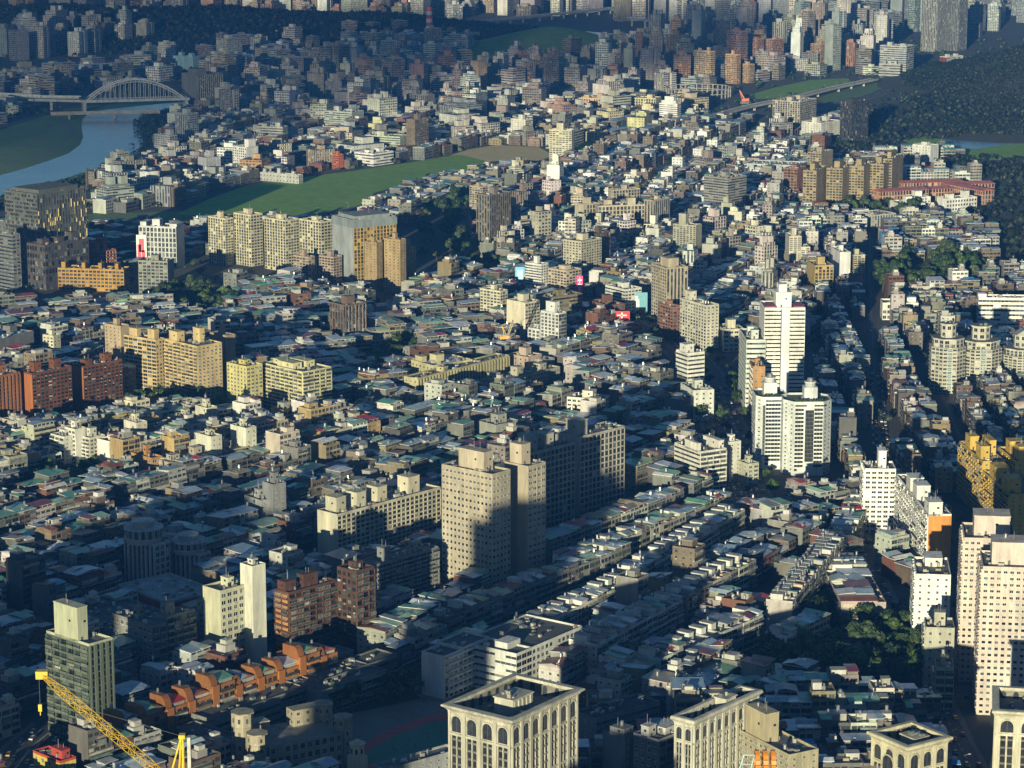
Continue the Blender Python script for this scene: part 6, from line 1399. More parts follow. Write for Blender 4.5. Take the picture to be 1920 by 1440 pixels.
# ------------------------------------------------------------------ lane blocks filling the town
def fill(pxpoly, phi, seed, w=(9, 14), d=11.5, lane=6.5, cross=(55, 90), n=(3, 4, 4, 5), kinds=('tin', 'tin', 'tin', 'tin', 'mixed', 'flat'), wc=None, skip=.05, z=12, big=.04):
    P = [at(x, y, z) for x, y in pxpoly]; r = random.Random(seed); a = radians(phi); A = (sin(a), cos(a)); B = (-cos(a), sin(a))
    us = [x*A[0]+y*A[1] for x, y in P]; vs = [x*B[0]+y*B[1] for x, y in P]
    v = min(vs)
    while v < max(vs):
        for s in (0, 1):
            vc = v+d*(s+.5)+s*.3; u = min(us)+r.uniform(0, 30); nxt = u+r.uniform(*cross); nb = r.choice(n)
            while u < max(us):
                if u > nxt: u += r.uniform(6, 9); nxt = u+r.uniform(*cross); nb = r.choice(n)
                ww = r.uniform(*w); uc = u+ww/2; x, y = A[0]*uc+B[0]*vc, A[1]*uc+B[1]*vc; u += ww
                px, py = proj(x, y, z)
                if not (-70 < px < 1990 and py < 1530): continue
                if not inpoly(x, y, P) or r.random() < skip or blocked(x, y, min(ww, d)*.5): continue
                kd = r.choice(kinds); nn = max(2, nb+r.choice((0, 0, 0, -1, 1)))
                if r.random() < big: nn += r.choice((2, 3)); kd = 'flat'
                put(x, y, ww-.1, d-r.uniform(0, 1.2), nn, math.atan2(A[1], A[0]), kd, r, wc=r.choice(wc) if wc else None)
        v += 2*d+lane+r.uniform(-1, 1.5)
fill([(-80, 900), (300, 862), (560, 800), (640, 870), (640, 1120), (400, 1260), (-80, 1300)], 38, 1, w=(10, 16), d=13)
fill([(-80, 1300), (400, 1260), (640, 1190), (900, 1150), (960, 1300), (620, 1440), (500, 1540), (-80, 1540)], 42, 2, w=(11, 18), d=13, kinds=('tin', 'flat', 'mixed'), n=(4, 5, 5, 6))
fill([(640, 780), (985, 720), (1180, 760), (1180, 840), (1000, 860), (900, 1100), (760, 1240), (640, 1240)], 34, 3, w=(10, 16), d=13)
fill([(1020, 1010), (1170, 940), (1260, 900), (1400, 900), (1420, 960), (1600, 980), (1600, 1140), (1480, 1300), (1100, 1320), (930, 1260)], 30, 4, w=(9, 13), d=13, n=(4, 5, 5))
fill([(960, 1300), (1460, 1290), (1760, 1290), (1860, 1350), (1960, 1540), (960, 1540)], 88, 5, w=(9, 14), d=12, n=(3, 4, 4, 5))
fill([(1400, 890), (1560, 880), (1700, 900), (1720, 1040), (1700, 1160), (1560, 1000), (1420, 960)], 55, 6, w=(10, 15), d=13)
fill([(1560, 560), (1990, 560), (1990, 900), (1600, 900), (1560, 860), (1510, 760)], 2, 7, w=(9, 13), d=11, lane=7, cross=(40, 70))
fill([(1510, 440), (1640, 430), (1640, 560), (1520, 560)], 4, 8, w=(9, 13), d=11, lane=6)
fill([(-80, 556), (120, 556), (260, 552), (430, 530), (640, 545), (900, 560), (900, 700), (700, 720), (420, 690), (200, 620), (-80, 640)], 62, 9, w=(12, 19), d=15, lane=5, cross=(80, 140), n=(3, 3, 4))
fill([(-80, 640), (200, 620), (240, 700), (230, 800), (-80, 850)], 40, 10, w=(10, 16), d=13, n=(4, 5, 6))
fill([(230, 760), (640, 760), (700, 800), (560, 850), (300, 862), (-80, 900), (-80, 800)], 44, 11, w=(10, 16), d=13, n=(4, 5, 5, 6), kinds=('tin', 'flat', 'mixed', 'flat'), wc=LT+[(.42, .30, .14), (.5, .46, .34)])
fill([(620, 680), (900, 660), (900, 760), (640, 800)], 36, 12, w=(11, 18), d=15, lane=5, n=(3, 3, 4))
fill([(900, 560), (1240, 600), (1420, 700), (1400, 860), (1180, 900), (1180, 760), (1060, 690), (900, 680)], 36, 13, w=(11, 18), d=15, lane=5, n=(3, 4, 4))
fill([(430, 516), (560, 520), (640, 535), (700, 552), (800, 512), (1000, 490), (1240, 480), (1250, 600), (900, 570), (640, 556), (430, 535)], 30, 14, w=(11, 17), d=14, lane=5, n=(3, 4, 4, 5))
fill([(900, 400), (1260, 420), (1520, 420), (1520, 600), (1240, 610), (1000, 500), (900, 500)], 24, 15, w=(10, 16), d=14, lane=5, n=(2, 3, 3, 4), wc=WALLC+[(.55, .57, .58)]*3)
fill([(690, 360), (920, 300), (1080, 300), (1260, 330), (1260, 430), (900, 420), (780, 400), (680, 400)], 22, 16, w=(11, 17), d=14, lane=5, n=(2, 3, 3))
fill([(1000, 300), (1280, 240), (1500, 260), (1500, 430), (1260, 420), (1060, 360)], 20, 17, w=(10, 17), d=13, lane=5, n=(2, 3, 3, 4), wc=WALLC+[(.66, .68, .70)]*5)
fill([(1500, 290), (1960, 250), (1960, 560), (1640, 570), (1500, 440)], 84, 18, w=(11, 17), d=14, lane=5, n=(2, 3, 3, 4), wc=WALLC+[(.6, .62, .63)]*4)
fill([(180, 300), (300, 260), (660, 240), (1030, 235), (1030, 300), (640, 322), (330, 400), (170, 400)], 25, 19, w=(14, 26), d=16, lane=9, n=(2, 3, 3, 4), kinds=('flat', 'tin', 'mixed'), skip=.2, big=.02)
fill([(330, 190), (1300, 170), (1400, 240), (1100, 262), (640, 245), (300, 262)], 25, 20, w=(16, 30), d=18, lane=12, n=(2, 3, 4, 5), kinds=('flat', 'tin', 'flat'), skip=.2)
fill([(1300, 236), (1390, 214), (1500, 204), (1660, 196), (1650, 225), (1560, 262), (1400, 262), (1300, 262)], 20, 22, w=(14, 26), d=16, lane=10, n=(2, 2, 3, 4), kinds=('flat', 'tin'), skip=.3, big=0)
fill([(0, 410), (640, 410), (640, 480), (0, 480)], 30, 21, w=(14, 22), d=14, n=(3, 4), skip=.35)

# ------------------------------------------------------------------ build houses: the largest in view one by one, the rest as one mass
def visible_size(q):
    px, py = proj(q['x'], q['y'], q['n']*3)
    if not (-30 < px < 1950 and -20 < py < 1460): return 0
    return q['w']*(q['n']*3+8)/(q['y']**2)
ORD = "first second third fourth fifth sixth seventh eighth ninth tenth eleventh twelfth thirteenth fourteenth fifteenth sixteenth seventeenth eighteenth nineteenth twentieth".split()
def ordw(i):
    if i <= 20: return ORD[i-1]
    t = {2: 'twenty', 3: 'thirty', 4: 'forty', 5: 'fifty', 6: 'sixty', 7: 'seventy', 8: 'eighty', 9: 'ninety'}
    if i >= 100: return 'hundred ' + ordw(i-100) if i > 100 else 'hundredth'
    return (t[i//10][:-1]+'ieth') if i % 10 == 0 else t[i//10]+'-'+ORD[i % 10-1]
def wallname(c):
    v = sum(c)/3; sat = max(c)-min(c)
    if c[0] > 1.7*c[2] and v < .16: return 'brown'
    if c[0] > 1.45*c[2] and v > .16: return 'ochre' if v > .24 else 'brown'
    if v > .46: return 'white'
    if v > .33: return 'cream' if c[0] > 1.15*c[2] else 'pale grey'
    return 'grey' if v > .2 else 'dark grey'
KN = {'tin': ('tin_roofed_house', 'tin roofed house'), 'mixed': ('walk_up_house', 'walk-up house'), 'flat': ('flat_roofed_house', 'flat roofed house')}
LMP = [(nm, x, y) for nm, x, y in LM if nm]
LMG = {}
def nearest_lm(x, y):
    best = min(LMP, key=lambda q: (q[1]-x)**2+((q[2]-y)*.8)**2); return best
singles = []; mass = []
for kd in ('tin', 'mixed', 'flat'):
    L_ = sorted([q for q in HOUSES if q['kind'] == kd], key=lambda q: -visible_size(q))
    L_ = [q for q in L_]
    top_ = [q for q in L_[:300] if visible_size(q) > 0]; singles += top_; mass += [q for q in L_[300:]]
bk = {}
for q in singles:
    if q['row']: q['key'] = None; continue
    nm, lx, ly = nearest_lm(q['x'], q['y']); rel = 'in front of' if q['y'] < ly else 'behind'
    look = q['rc'] if q['kind'] != 'flat' else wallname(q['wc'])
    q['look'] = look; q['lm'] = (nm, rel); q['dist'] = hypot(q['x']-lx, q['y']-ly); bk.setdefault((nm, rel, look, q['kind']), []).append(q)
for v in bk.values():
    v.sort(key=lambda q: q['dist'])
    for i, q in enumerate(v): q['ord'] = i+1
for q in singles:
    nmk, noun = KN[q['kind']]
    if q['row']:
        lab = f"{q['rc'] if q['kind'] != 'flat' else wallname(q['wc'])} {'roofed ' if q['kind'] != 'flat' else ''}{noun.replace('tin roofed ', '').replace('flat roofed ', 'flat ')}, {ordw(q['k'])} along the {q['row']}"
    else:
        adj = q['look'] + (' roofed' if q['kind'] == 'mixed' else '')
        lab = f"{adj} {noun}, {ordw(q['ord'])} out {q['lm'][1]} the {q['lm'][0]}"
    e = empty(nmk, q['x'], q['y'], 0, q['a'], lab, "house", q['row'] or f"houses {q['lm'][1]} the {q['lm'][0]}")
    r = random.Random(q['seed'])
    house('parts', q['w'], q['d'], q['n'], q['kind'], q['rc'], q['wc'], r, parent=e, near=q['y'] < 1650, side=q['side'], row=bool(q['row']))
mb = MB()
for q in mass:
    mb.frame(q['x'], q['y'], 0, q['a']); house('mass', q['w'], q['d'], q['n'], q['kind'], q['rc'], q['wc'], random.Random(q['seed']), mb=mb, near=(False if q['y'] < 2600 else None), row=bool(q['row']))
mb.frame(0, 0); o = mb.build("low_rise_town"); tag(o, "far low houses with green, grey and red tin roofs", None, None, "stuff")
print("houses", len(HOUSES), "single", len(singles))

# ------------------------------------------------------------------ taller buildings of the far town
FARB = []
def far(pxpoly, n, hr, wr, cols, seed, phi=(20, 50), gap=4):
    P = [at(x, y, 0) for x, y in pxpoly]; r = random.Random(seed); x0, x1, y0, y1 = min(p[0] for p in P), max(p[0] for p in P), min(p[1] for p in P), max(p[1] for p in P); c = 0; t = 0
    while c < n and t < n*40:
        t += 1; x, y = r.uniform(x0, x1), r.uniform(y0, y1)
        if not inpoly(x, y, P): continue
        w, d = r.uniform(*wr), r.uniform(*wr)*.8
        if blocked(x, y, max(w, d)*.55+gap): continue
        a = radians(r.choice(phi)); A = (sin(a), cos(a)); add_rect(x, y, *A, w/2, d/2)
        FARB.append(dict(x=x, y=y, w=w, d=d, h=r.uniform(*hr)*r.uniform(.8, 1.1), a=pi/2-a, c=jit(r.choice(cols), .2, r), s=r.random())); c += 1
PALE = [(.44, .42, .38), (.36, .35, .33), (.50, .48, .44), (.30, .31, .32), (.40, .34, .26), (.24, .21, .19), (.6, .6, .58)]
PINKS = [(.38, .24, .18), (.34, .20, .15), (.30, .24, .20), (.42, .30, .2)]
WARM = [(.40, .27, .15), (.34, .18, .10), (.44, .34, .22), (.38, .36, .30)]
far([(570, 140), (840, 128), (1110, 135), (1060, 170), (880, 190), (640, 185)], 44, (26, 48), (16, 28), PINKS+PALE, 1)
far([(370, 150), (640, 150), (860, 200), (760, 240), (420, 235), (380, 200)], 54, (14, 40), (16, 34), PALE, 2)
far([(860, 175), (1170, 150), (1180, 215), (1000, 232), (800, 232)], 26, (14, 34), (20, 45), PALE+PINKS, 3)
far([(1130, 118), (1300, 75), (1310, 150), (1250, 180), (1130, 160)], 42, (28, 65), (14, 26), WARM+PALE, 4)
far([(1270, 70), (1650, 40), (1660, 120), (1560, 140), (1400, 120), (1290, 130)], 60, (35, 85), (16, 28), WARM+PALE+[(.28, .31, .33)]*3, 5)
far([(1150, -10), (1740, -10), (1740, 60), (1450, 70), (1150, 50)], 90, (50, 110), (20, 34), PALE+[(.26, .29, .31)]*4, 6)
far([(1730, 96), (1990, 40), (1990, 0), (1800, 0)], 26, (20, 55), (22, 45), PALE+[(.3, .32, .34)]*3, 7)
far([(480, 60), (870, 80), (900, 100), (700, 135), (520, 130), (450, 100)], 40, (10, 28), (18, 40), PALE+[(.48, .5, .5)]*2, 8)
far([(0, 118), (290, 92), (300, 70), (180, 66), (-20, 92)], 28, (35, 62), (20, 32), PALE+[(.18, .2, .24)]*2, 9)
far([(-20, 180), (140, 168), (330, 150), (330, 120), (100, 130), (-20, 142)], 16, (9, 20), (20, 38), PALE, 10)
far([(-40, -20), (700, -20), (700, 18), (520, 24), (300, 14), (-40, 20)], 150, (40, 80), (22, 36), PALE+PINKS, 11)
far([(620, -20), (1220, -20), (1180, 24), (900, 40), (640, 40)], 110, (25, 60), (22, 40), PALE, 12)
far([(-40, 30), (200, 26), (560, 38), (760, 44), (780, 36), (560, 22), (-40, 16)], 60, (22, 50), (22, 40), PALE+PINKS, 13)
far([(190, 330), (300, 300), (640, 300), (640, 322), (400, 385), (200, 395)], 22, (12, 26), (18, 34), PALE+[(.5, .28, .12)], 14)
far([(640, 250), (1000, 235), (1020, 290), (840, 288), (640, 310)], 18, (12, 22), (22, 44), PALE+[(.5, .48, .3)], 15)
far([(880, 430), (1240, 420), (1240, 480), (1060, 490), (900, 500)], 16, (18, 34), (12, 20), LT+PALE, 16, gap=2)
far([(950, 340), (1080, 345), (1090, 430), (960, 430)], 10, (18, 36), (12, 22), LT+PALE, 17, gap=2)
far([(1260, 420), (1460, 400), (1480, 560), (1300, 560)], 14, (16, 28), (11, 18), LT+PALE, 18, gap=1)
far([(1280, 240), (1470, 235), (1480, 330), (1300, 330)], 12, (12, 24), (14, 24), LT+PALE, 19, gap=1)
far([(1060, 200), (1300, 190), (1330, 232), (1100, 262)], 14, (10, 24), (20, 44), [(.5, .46, .32), (.55, .5, .3), (.4, .38, .32)], 20)
def fsize(q):
    px, py = proj(q['x'], q['y'], q['h']*.7); return q['w']*q['h']/q['y']**2 if -20 < px < 1940 and py > -10 else 0
FARB.sort(key=lambda q: -fsize(q))
def farbuild(q, parts, mb=None, parent=None):
    r = random.Random(q['s']); w, d, h = q['w'], q['d'], q['h']; n = round(h/3.3); c = q['c']
    m = MB() if parts else mb; sa, sb = STY[r.choice('PbWRGp')], STY[r.choice('PbWNVp')]
    k = r.random(); x0, x1, y0, y1 = -w/2, w/2, -d/2, d/2
    if k < .45 or h < 24: m.prism([(x0, y0), (x1, y0), (x1, y1), (x0, y1)], 0, h, FAC, c, fl=n, stys=[sa, sb, sa, sb])
    elif k < .75:
        q_ = w*.12; m.prism([(x0, y0), (x0+w*.38, y0), (x0+w*.38, y0+q_), (x0+w*.62, y0+q_), (x0+w*.62, y0), (x1, y0), (x1, y1), (x0, y1)], 0, h, FAC, c, fl=n, stys=[sa, None, sb, None, sa, sb, sa, sb])
    else:
        m.prism([(x0, y0), (x1, y0), (x1, y1), (x0, y1)], 0, h*.88, FAC, c, fl=n, stys=[sa, sb, sa, sb]); m.box(x0+w*.12, y0+d*.12, x1-w*.12, y1-d*.12, h*.88, h, FAC, c, fl=2, stys=[sa]*4)
    R = MB() if parts else mb
    for i in range(r.choice((1, 2, 2, 3))):
        ww, dd, hh = w*r.uniform(.18, .4), d*r.uniform(.25, .5), r.uniform(3, 8); a, b_ = r.uniform(x0+w*.13, x1-ww-w*.13), r.uniform(y0+d*.13, y1-dd-d*.13)
        R.box(a, b_, a+ww, b_+dd, h+.01*i, h+hh, FAC, jit(c, .1, r), topmat=CON, topc=(.2, .2, .2))
    clutter(R, x0+w*.13, y0+d*.13, x1-w*.13, y1-d*.13, h+.03, 4, r)
    if parts: m.build("wall", parent); R.build("rooftop_room", parent)
fb = FARB[:300]; fm = FARB[300:]; bk = {}
def farname(q): 
    c = wallname(q['c']); return ('slender ' if q['h'] > 2.2*q['w'] else 'squat ' if q['h'] < .9*q['w'] else '') + c
for q in fb:
    nm, lx, ly = nearest_lm(q['x'], q['y']); rel = 'in front of' if q['y'] < ly else 'beyond'; q['lm'] = (nm, rel); q['dist'] = hypot(q['x']-lx, q['y']-ly); q['kn'] = 'high-rise' if q['h'] > 30 else 'block'
    bk.setdefault((nm, rel, farname(q), q['kn']), []).append(q)
for v in bk.values():
    v.sort(key=lambda q: q['dist'])
    for i, q in enumerate(v): q['ord'] = i+1
for q in fb:
    e = empty("high_rise" if q['h'] > 30 else "town_block", q['x'], q['y'], 0, q['a'], f"{farname(q)} {q['kn']}, {ordw(q['ord'])} out {q['lm'][1]} the {q['lm'][0]}", "building", f"buildings {q['lm'][1]} the {q['lm'][0]}")
    farbuild(q, True, parent=e)
mb = MB()
for q in fm: mb.frame(q['x'], q['y'], 0, q['a']); farbuild(q, False, mb)
mb.frame(0, 0); tag(mb.build("far_town"), "hazy mass of far tower blocks at the skyline", None, None, "stuff")
# scattered low buildings of the farthest districts as one mass
mb = MB(); r = random.Random(77); farlow = []
for poly, cnt in (([(-60, 20), (1250, 30), (1990, 30), (1990, -120), (-60, -120)], 2600), ([(380, 100), (860, 60), (900, 110), (1290, 60), (1290, 140), (840, 190), (400, 190)], 500), ([(1270, 60), (1700, 30), (1640, 140), (1300, 170)], 300), ([(-40, 190), (0, 150), (330, 112), (330, 150), (150, 178), (60, 215), (-40, 240)], 220)):
    P = [at(x, y) for x, y in poly]; x0, x1, y0, y1 = min(p[0] for p in P), max(p[0] for p in P), min(p[1] for p in P), max(p[1] for p in P)
    for i in range(cnt):
        x, y = r.uniform(x0, x1), r.uniform(y0, y1)
        if not inpoly(x, y, P) or blocked(x, y, 9): continue
        w, d, h = r.uniform(12, 34), r.uniform(12, 26), r.choice((8, 12, 14, 17, 20, 26, 34))*r.uniform(.8, 1.2)*(1.6 if y > 5600 else 1)
        mb.frame(x, y, 0, r.choice((.5, 1.0, .8))); c = jit(r.choice(PALE), .25, r); mb.prism([(-w/2, -d/2), (w/2, -d/2), (w/2, d/2), (-w/2, d/2)], 0, h, FAC, c, fl=round(h/3.3), stys=[STY[r.choice('PbRW')]]*4, topmat=TIN, topc=jit(ROOFC[pick_roof(r)], .2, r))
        mb.box(-w*.2, -d*.2, w*.1, d*.2, h+.01, h+r.uniform(2, 6), FAC, c)
mb.frame(0, 0); tag(mb.build("outer_districts"), "hazy low roofs of the outermost districts", None, None, "stuff")

# ------------------------------------------------------------------ trees
TM = [tree_meshes(i, [4.6, 5.4, 6.2, 4.0, 5.0][i], [9, 10.5, 12, 8, 11][i], [(.03, .062, .012), (.046, .085, .013), (.024, .052, .012), (.064, .092, .016), (.034, .06, .015)][i]) for i in range(5)]
ntree = 0
def plant(x, y, lab, grp, r, s=1.0):
    global ntree
    k = r.randrange(5); e = empty("broadleaf_tree", x, y, 0, r.uniform(0, 6.28), lab, "tree", grp); sc_ = s*r.uniform(.75, 1.25); e.scale = (sc_, sc_, sc_*r.uniform(.85, 1.1))
    inst("crown", TM[k][0], e, (0, 0, 0)); inst("trunk", TM[k][1], e, (0, 0, 0)); ntree += 1
def grove(k, gap, adj, seed, s=1.0, hole=None, most=90):
    P = PK[k]; r = random.Random(seed); x0, x1, y0, y1 = min(p[0] for p in P), max(p[0] for p in P), min(p[1] for p in P), max(p[1] for p in P); L_ = []; t = 0
    while len(L_) < most and t < 4000:
        t += 1; x, y = r.uniform(x0, x1), r.uniform(y0, y1)
        if not inpoly(x, y, P) or (hole and hole(x, y)) or any(hypot(x-a, y-b_) < gap for a, b_ in L_): continue
        L_.append((x, y))
    nm, lx, ly = nearest_lm((x0+x1)/2, (y0+y1)/2); L_.sort(key=lambda p: hypot(p[0]-lx, p[1]-ly))
    for i, (x, y) in enumerate(L_): plant(x, y, f"{adj}, {ordw(i+1)} counting out from the {nm}", adj, r, s)
PL = [[at(a_, b_) for a_, b_ in q] for q in ([(1563, 1262), (1600, 1236), (1640, 1240), (1610, 1262)], [(1545, 1190), (1600, 1185), (1650, 1200), (1620, 1222), (1550, 1220)])]
grove('main', 7.5, "leafy tree in the dark park", 1, 1.25, lambda x, y: any(inpoly(x, y, q) for q in PL), most=64)
grove('a', 10, "dark grove tree", 2, 1.2, most=36)
grove('b', 7.5, "small grove tree", 3, 1.0, most=24)
grove('c', 10, "sunlit round park tree", 4, 1.5, most=40)
grove('d', 11, "shaded creek bank tree", 5, 1.3, most=36)
grove('e', 7, "shaded tree at the track edge", 6, 1.0, most=26)
grove('f', 14, "tree below the white campus", 7, 1.3, most=16)
grove('j', 9, "tree of the school hedge line", 8, 1.0, most=14)
grove('l', 7, "tree under the lit towers", 9, .95, most=50)
AVC = {}
def avk(k): AVC[k] = AVC.get(k, 0)+1; return AVC[k]
r = random.Random(31)
for (x0, y0), (x1, y1) in zip(AVE, AVE[1:]):
    L = hypot(x1-x0, y1-y0); t = 4
    while t < L:
        for sd_ in (-14.6, 14.6, 0): 
            if sd_ and r.random() < .3: continue
            plant(x0+(x1-x0)*t/L-(y1-y0)/L*sd_, y0+(y1-y0)*t/L+(x1-x0)/L*sd_, f"{['pavement tree of the avenue, inner side', 'tree on the middle strip of the avenue', 'pavement tree of the avenue, outer side'][(sd_ > 0)-(sd_ < 0)+1]}, {ordw(avk(sd_))} from its near end", "avenue trees", r, .62 if sd_ == 0 else .8)
        t += r.uniform(26, 40)
print("trees", ntree)
def canopy(name, label, n, pick, size, tone, seed, zf, fc=9):
    """far woodland as one mass of leaf clumps lying on the terrain"""
    r = random.Random(seed); m = MB()
    for i in range(n):
        p = pick(r)
        if p is None: continue
        x, y = p; z = zf(x, y); R_ = size*r.uniform(.6, 1.35); tn = jit(tone, .35, r)
        for k in range(fc):
            th, ph = r.uniform(0, 2*pi), math.acos(r.uniform(-.1, 1)); q = R_*r.uniform(.75, 1.05)
            cx_, cy_, cz_ = x+q*sin(ph)*cos(th), y+q*sin(ph)*sin(th), z+R_*.6+q*cos(ph)*.8; s_ = R_*r.uniform(.3, .55)
            ux, uy = cos(th+1.57), sin(th+1.57); wz = sin(ph)*.8+.15; vx, vy = -cos(th)*cos(ph)*s_, -sin(th)*cos(ph)*s_
            c = jit(tn, .18, r)
            m.face([(cx_-ux*s_, cy_-uy*s_, cz_-s_*.15), (cx_-vx, cy_-vy, cz_-wz*s_), (cx_+ux*s_, cy_+uy*s_, cz_+s_*.1), (cx_+vx, cy_+vy, cz_+wz*s_)], LEAF, c)
    o = m.build(name); tag(o, label, None, None, "stuff")
def terrain(name, bumps, ext, step, mat):
    def zf(x, y):
        z = 0
        for (bx, by, h_, rx, ry, rot) in bumps:
            dx, dy = x-bx, y-by; u, v = dx*cos(rot)+dy*sin(rot), -dx*sin(rot)+dy*cos(rot); z += h_*math.exp(-(u/rx)**2-(v/ry)**2)
        return z*(1+.12*sin(x*.021+y*.013)*cos(y*.017))-6.0
    x0, y0, x1, y1 = ext; nx, ny = int((x1-x0)/step)+1, int((y1-y0)/step)+1
    v = [(x0+i*step, y0+j*step, zf(x0+i*step, y0+j*step)) for j in range(ny) for i in range(nx)]
    f = [(j*nx+i, j*nx+i+1, (j+1)*nx+i+1, (j+1)*nx+i) for j in range(ny-1) for i in range(nx-1)]
    me = bpy.data.meshes.new(name); me.from_pydata(v, [], f); me.materials.append(mat); me.update()
    for p in me.polygons: p.use_smooth = True
    o = bpy.data.objects.new(name, me); col.objects.link(o); o["kind"] = "structure"; return zf
HR = [(830, 3880, 62, 190, 260, 0), (600, 3330, 16, 110, 130, .3), (1050, 4150, 45, 240, 300, 0)]
zf = terrain("wooded_hill", HR, (300, 2850, 1500, 4800), 20, M_PARK)
canopy("forest", "dark woodland covering the hill at the upper edge of the town", 36000, lambda r: (lambda x, y: (x, y) if zf(x, y) > 4 and x < y*.2+80 else None)(r.uniform(380, 1000), r.uniform(2950, 4500)), 2.9, (.008, .015, .006), 1, zf, 6)
P_h = PK['h']; P_i = PK['i']; P_g = PK['g']
canopy("forest", "thick sunlit woodland down the slope by the salmon campus", 7000, lambda r: (lambda x, y: (x, y) if inpoly(x, y, P_h) or inpoly(x, y, P_i) or inpoly(x, y, P_g) else None)(r.uniform(270, 900), r.uniform(2250, 4000)), 4.6, (.012, .023, .008), 2, lambda x, y: 1.0)
HL = [(-700, 4750, 32, 330, 260, 0), (-420, 4850, 24, 260, 200, 0), (-150, 4800, 20, 180, 150, 0), (-1000, 4900, 30, 300, 260, 0), (-260, 4450, 12, 160, 130, 0)]
zl = terrain("wooded_ridge", HL, (-1500, 4050, 300, 5500), 25, M_PARK)
canopy("forest", "dark blue ridge woodland before the far towers", 11000, lambda r: (lambda x, y: (x, y) if zl(x, y) > 1 else None)(r.uniform(-1100, 60), r.uniform(4200, 5200)), 6, (.010, .018, .010), 3, zl)
HM = [(75, 4560, 34, 120, 90, .2), (-20, 4500, 12, 120, 80, 0)]
zm = terrain("grassy_mound", HM, (-300, 4200, 420, 4900), 20, M_BANK)
canopy("bank_thicket", "dark thicket lining the river banks", 1600, lambda r: (lambda t: (t[0], t[1]))((lambda i, k: (Pb[i][0]*(1-k)+Pb[(i+1) % len(Pb)][0]*k+r.gauss(0, 7), Pb[i][1]*(1-k)+Pb[(i+1) % len(Pb)][1]*k+r.gauss(0, 9)))(r.choice((0, 1, 2, 3, 4, 5, 6, 7, 8, 9)), r.random())), 3.2, (.018, .032, .013), 4, lambda x, y: 0)
canopy("scrub", "scattered trees and scrub between the far buildings", 5200, lambda r: (lambda x, y: (x, y) if abs(x) < y*.21 and not any(inpoly(x, y, q) for q in (Pr, Pm)) and not blocked(x, y, 1) else None)(r.uniform(-900, 900), r.uniform(1900, 4700)), 4.2, (.022, .042, .014), 5, lambda x, y: 0)
canopy("scrub", "small garden trees squeezed between the near houses", 900, lambda r: (lambda x, y: (x, y) if abs(x) < y*.21 and not any(inpoly(x, y, q) for q in (Pp,)) and all(abs(x-h_['x']) > 8 or abs(y-h_['y']) > 8 for h_ in singles) else None)(r.uniform(-380, 380), r.uniform(1000, 2000)), 2.6, (.025, .045, .014), 6, lambda x, y: 1)

# ------------------------------------------------------------------ cars
CARC = {'white': (.7, .7, .7), 'silver': (.4, .42, .44), 'black': (.02, .02, .02), 'red': (.4, .03, .03), 'yellow': (.65, .42, .03), 'blue': (.05, .1, .25)}
CMS = {}
def car_meshes(c):
    if c in CMS: return CMS[c]
    b = MB(); k = CARC[c]; b.boxb(-2.2, -.88, 2.2, .88, .32, .85, PAINT, k)
    b.face([(-1.7, -.8, .85), (1.2, -.8, .85), (.7, -.68, 1.42), (-1.3, -.68, 1.42)], GLASS, (.03, .03, .03)); b.face([(1.2, .8, .85), (-1.7, .8, .85), (-1.3, .68, 1.42), (.7, .68, 1.42)], GLASS, (.03, .03, .03))
    b.face([(1.2, -.8, .85), (1.2, .8, .85), (.7, .68, 1.42), (.7, -.68, 1.42)], GLASS, (.03, .03, .03)); b.face([(-1.7, .8, .85), (-1.7, -.8, .85), (-1.3, -.68, 1.42), (-1.3, .68, 1.42)], GLASS, (.03, .03, .03))
    b.face([(-1.3, -.68, 1.42), (.7, -.68, 1.42), (.7, .68, 1.42), (-1.3, .68, 1.42)], PAINT, k)
    w = MB()
    for i in range(10):
        a0, a1 = 2*pi*i/10, 2*pi*(i+1)/10; w.face([(.33*cos(a0), -.1, .33*sin(a0)), (.33*cos(a1), -.1, .33*sin(a1)), (.33*cos(a1), .1, .33*sin(a1)), (.33*cos(a0), .1, .33*sin(a0))], PAINT, (.015, .015, .015))
    for s in (-.1, .1): w.face([(.33*cos(2*pi*i/10), s, .33*sin(2*pi*i/10)) for i in range(10)], PAINT, (.1, .1, .1))
    CMS[c] = (b.mesh("body"), w.mesh("wheel")); return CMS[c]
def cars(P, offs, gap, where, seed, most=60):
    r = random.Random(seed); cnt = {}; k = 0
    for (x0, y0), (x1, y1) in zip(P, P[1:]):
        L = hypot(x1-x0, y1-y0); ang = math.atan2(y1-y0, x1-x0)
        for off in offs:
            t = r.uniform(2, gap)
            while t < L-3 and k < most:
                c = r.choice(('white', 'silver', 'black', 'yellow', 'white', 'red', 'blue', 'yellow')); cnt[c] = cnt.get(c, 0)+1; k += 1
                e = empty("car", x0+(x1-x0)*t/L-(y1-y0)/L*off, y0+(y1-y0)*t/L+(x1-x0)/L*off, .17, ang+(pi if off > 0 else 0), f"{'yellow taxi' if c == 'yellow' else c+' car'} on the {where}, {ordw(cnt[c])} of its colour", "car", f"cars on the {where}")
                bm, wm = car_meshes(c); inst("body", bm, e, (0, 0, 0))
                for wx in (-1.4, 1.4):
                    for wy in (-.85, .85): inst("wheel", wm, e, (wx, wy, .33))
                t += r.uniform(gap*.6, gap*2)
cars(AVE, (-10, -6.5, -3, 3, 6.5, 10), 16, "tree-lined avenue", 1, 90)
cars(R2, (-3.4, 1.7, 3.6), 16, "street under the pale towers", 2, 40)
cars(R3, (-4.3, -2, 2, 4.3), 14, "long straight street", 3, 70)
cars(R4, (-4, -1.5, 3), 14, "creek road", 4, 30)
cars(R5, (-4, -2, 2, 4), 18, "road past the red-walled hall", 5, 30)
cars(R6, (-7, -3.5, 3.5, 7), 12, "dark road beside the glass tower", 6, 30)
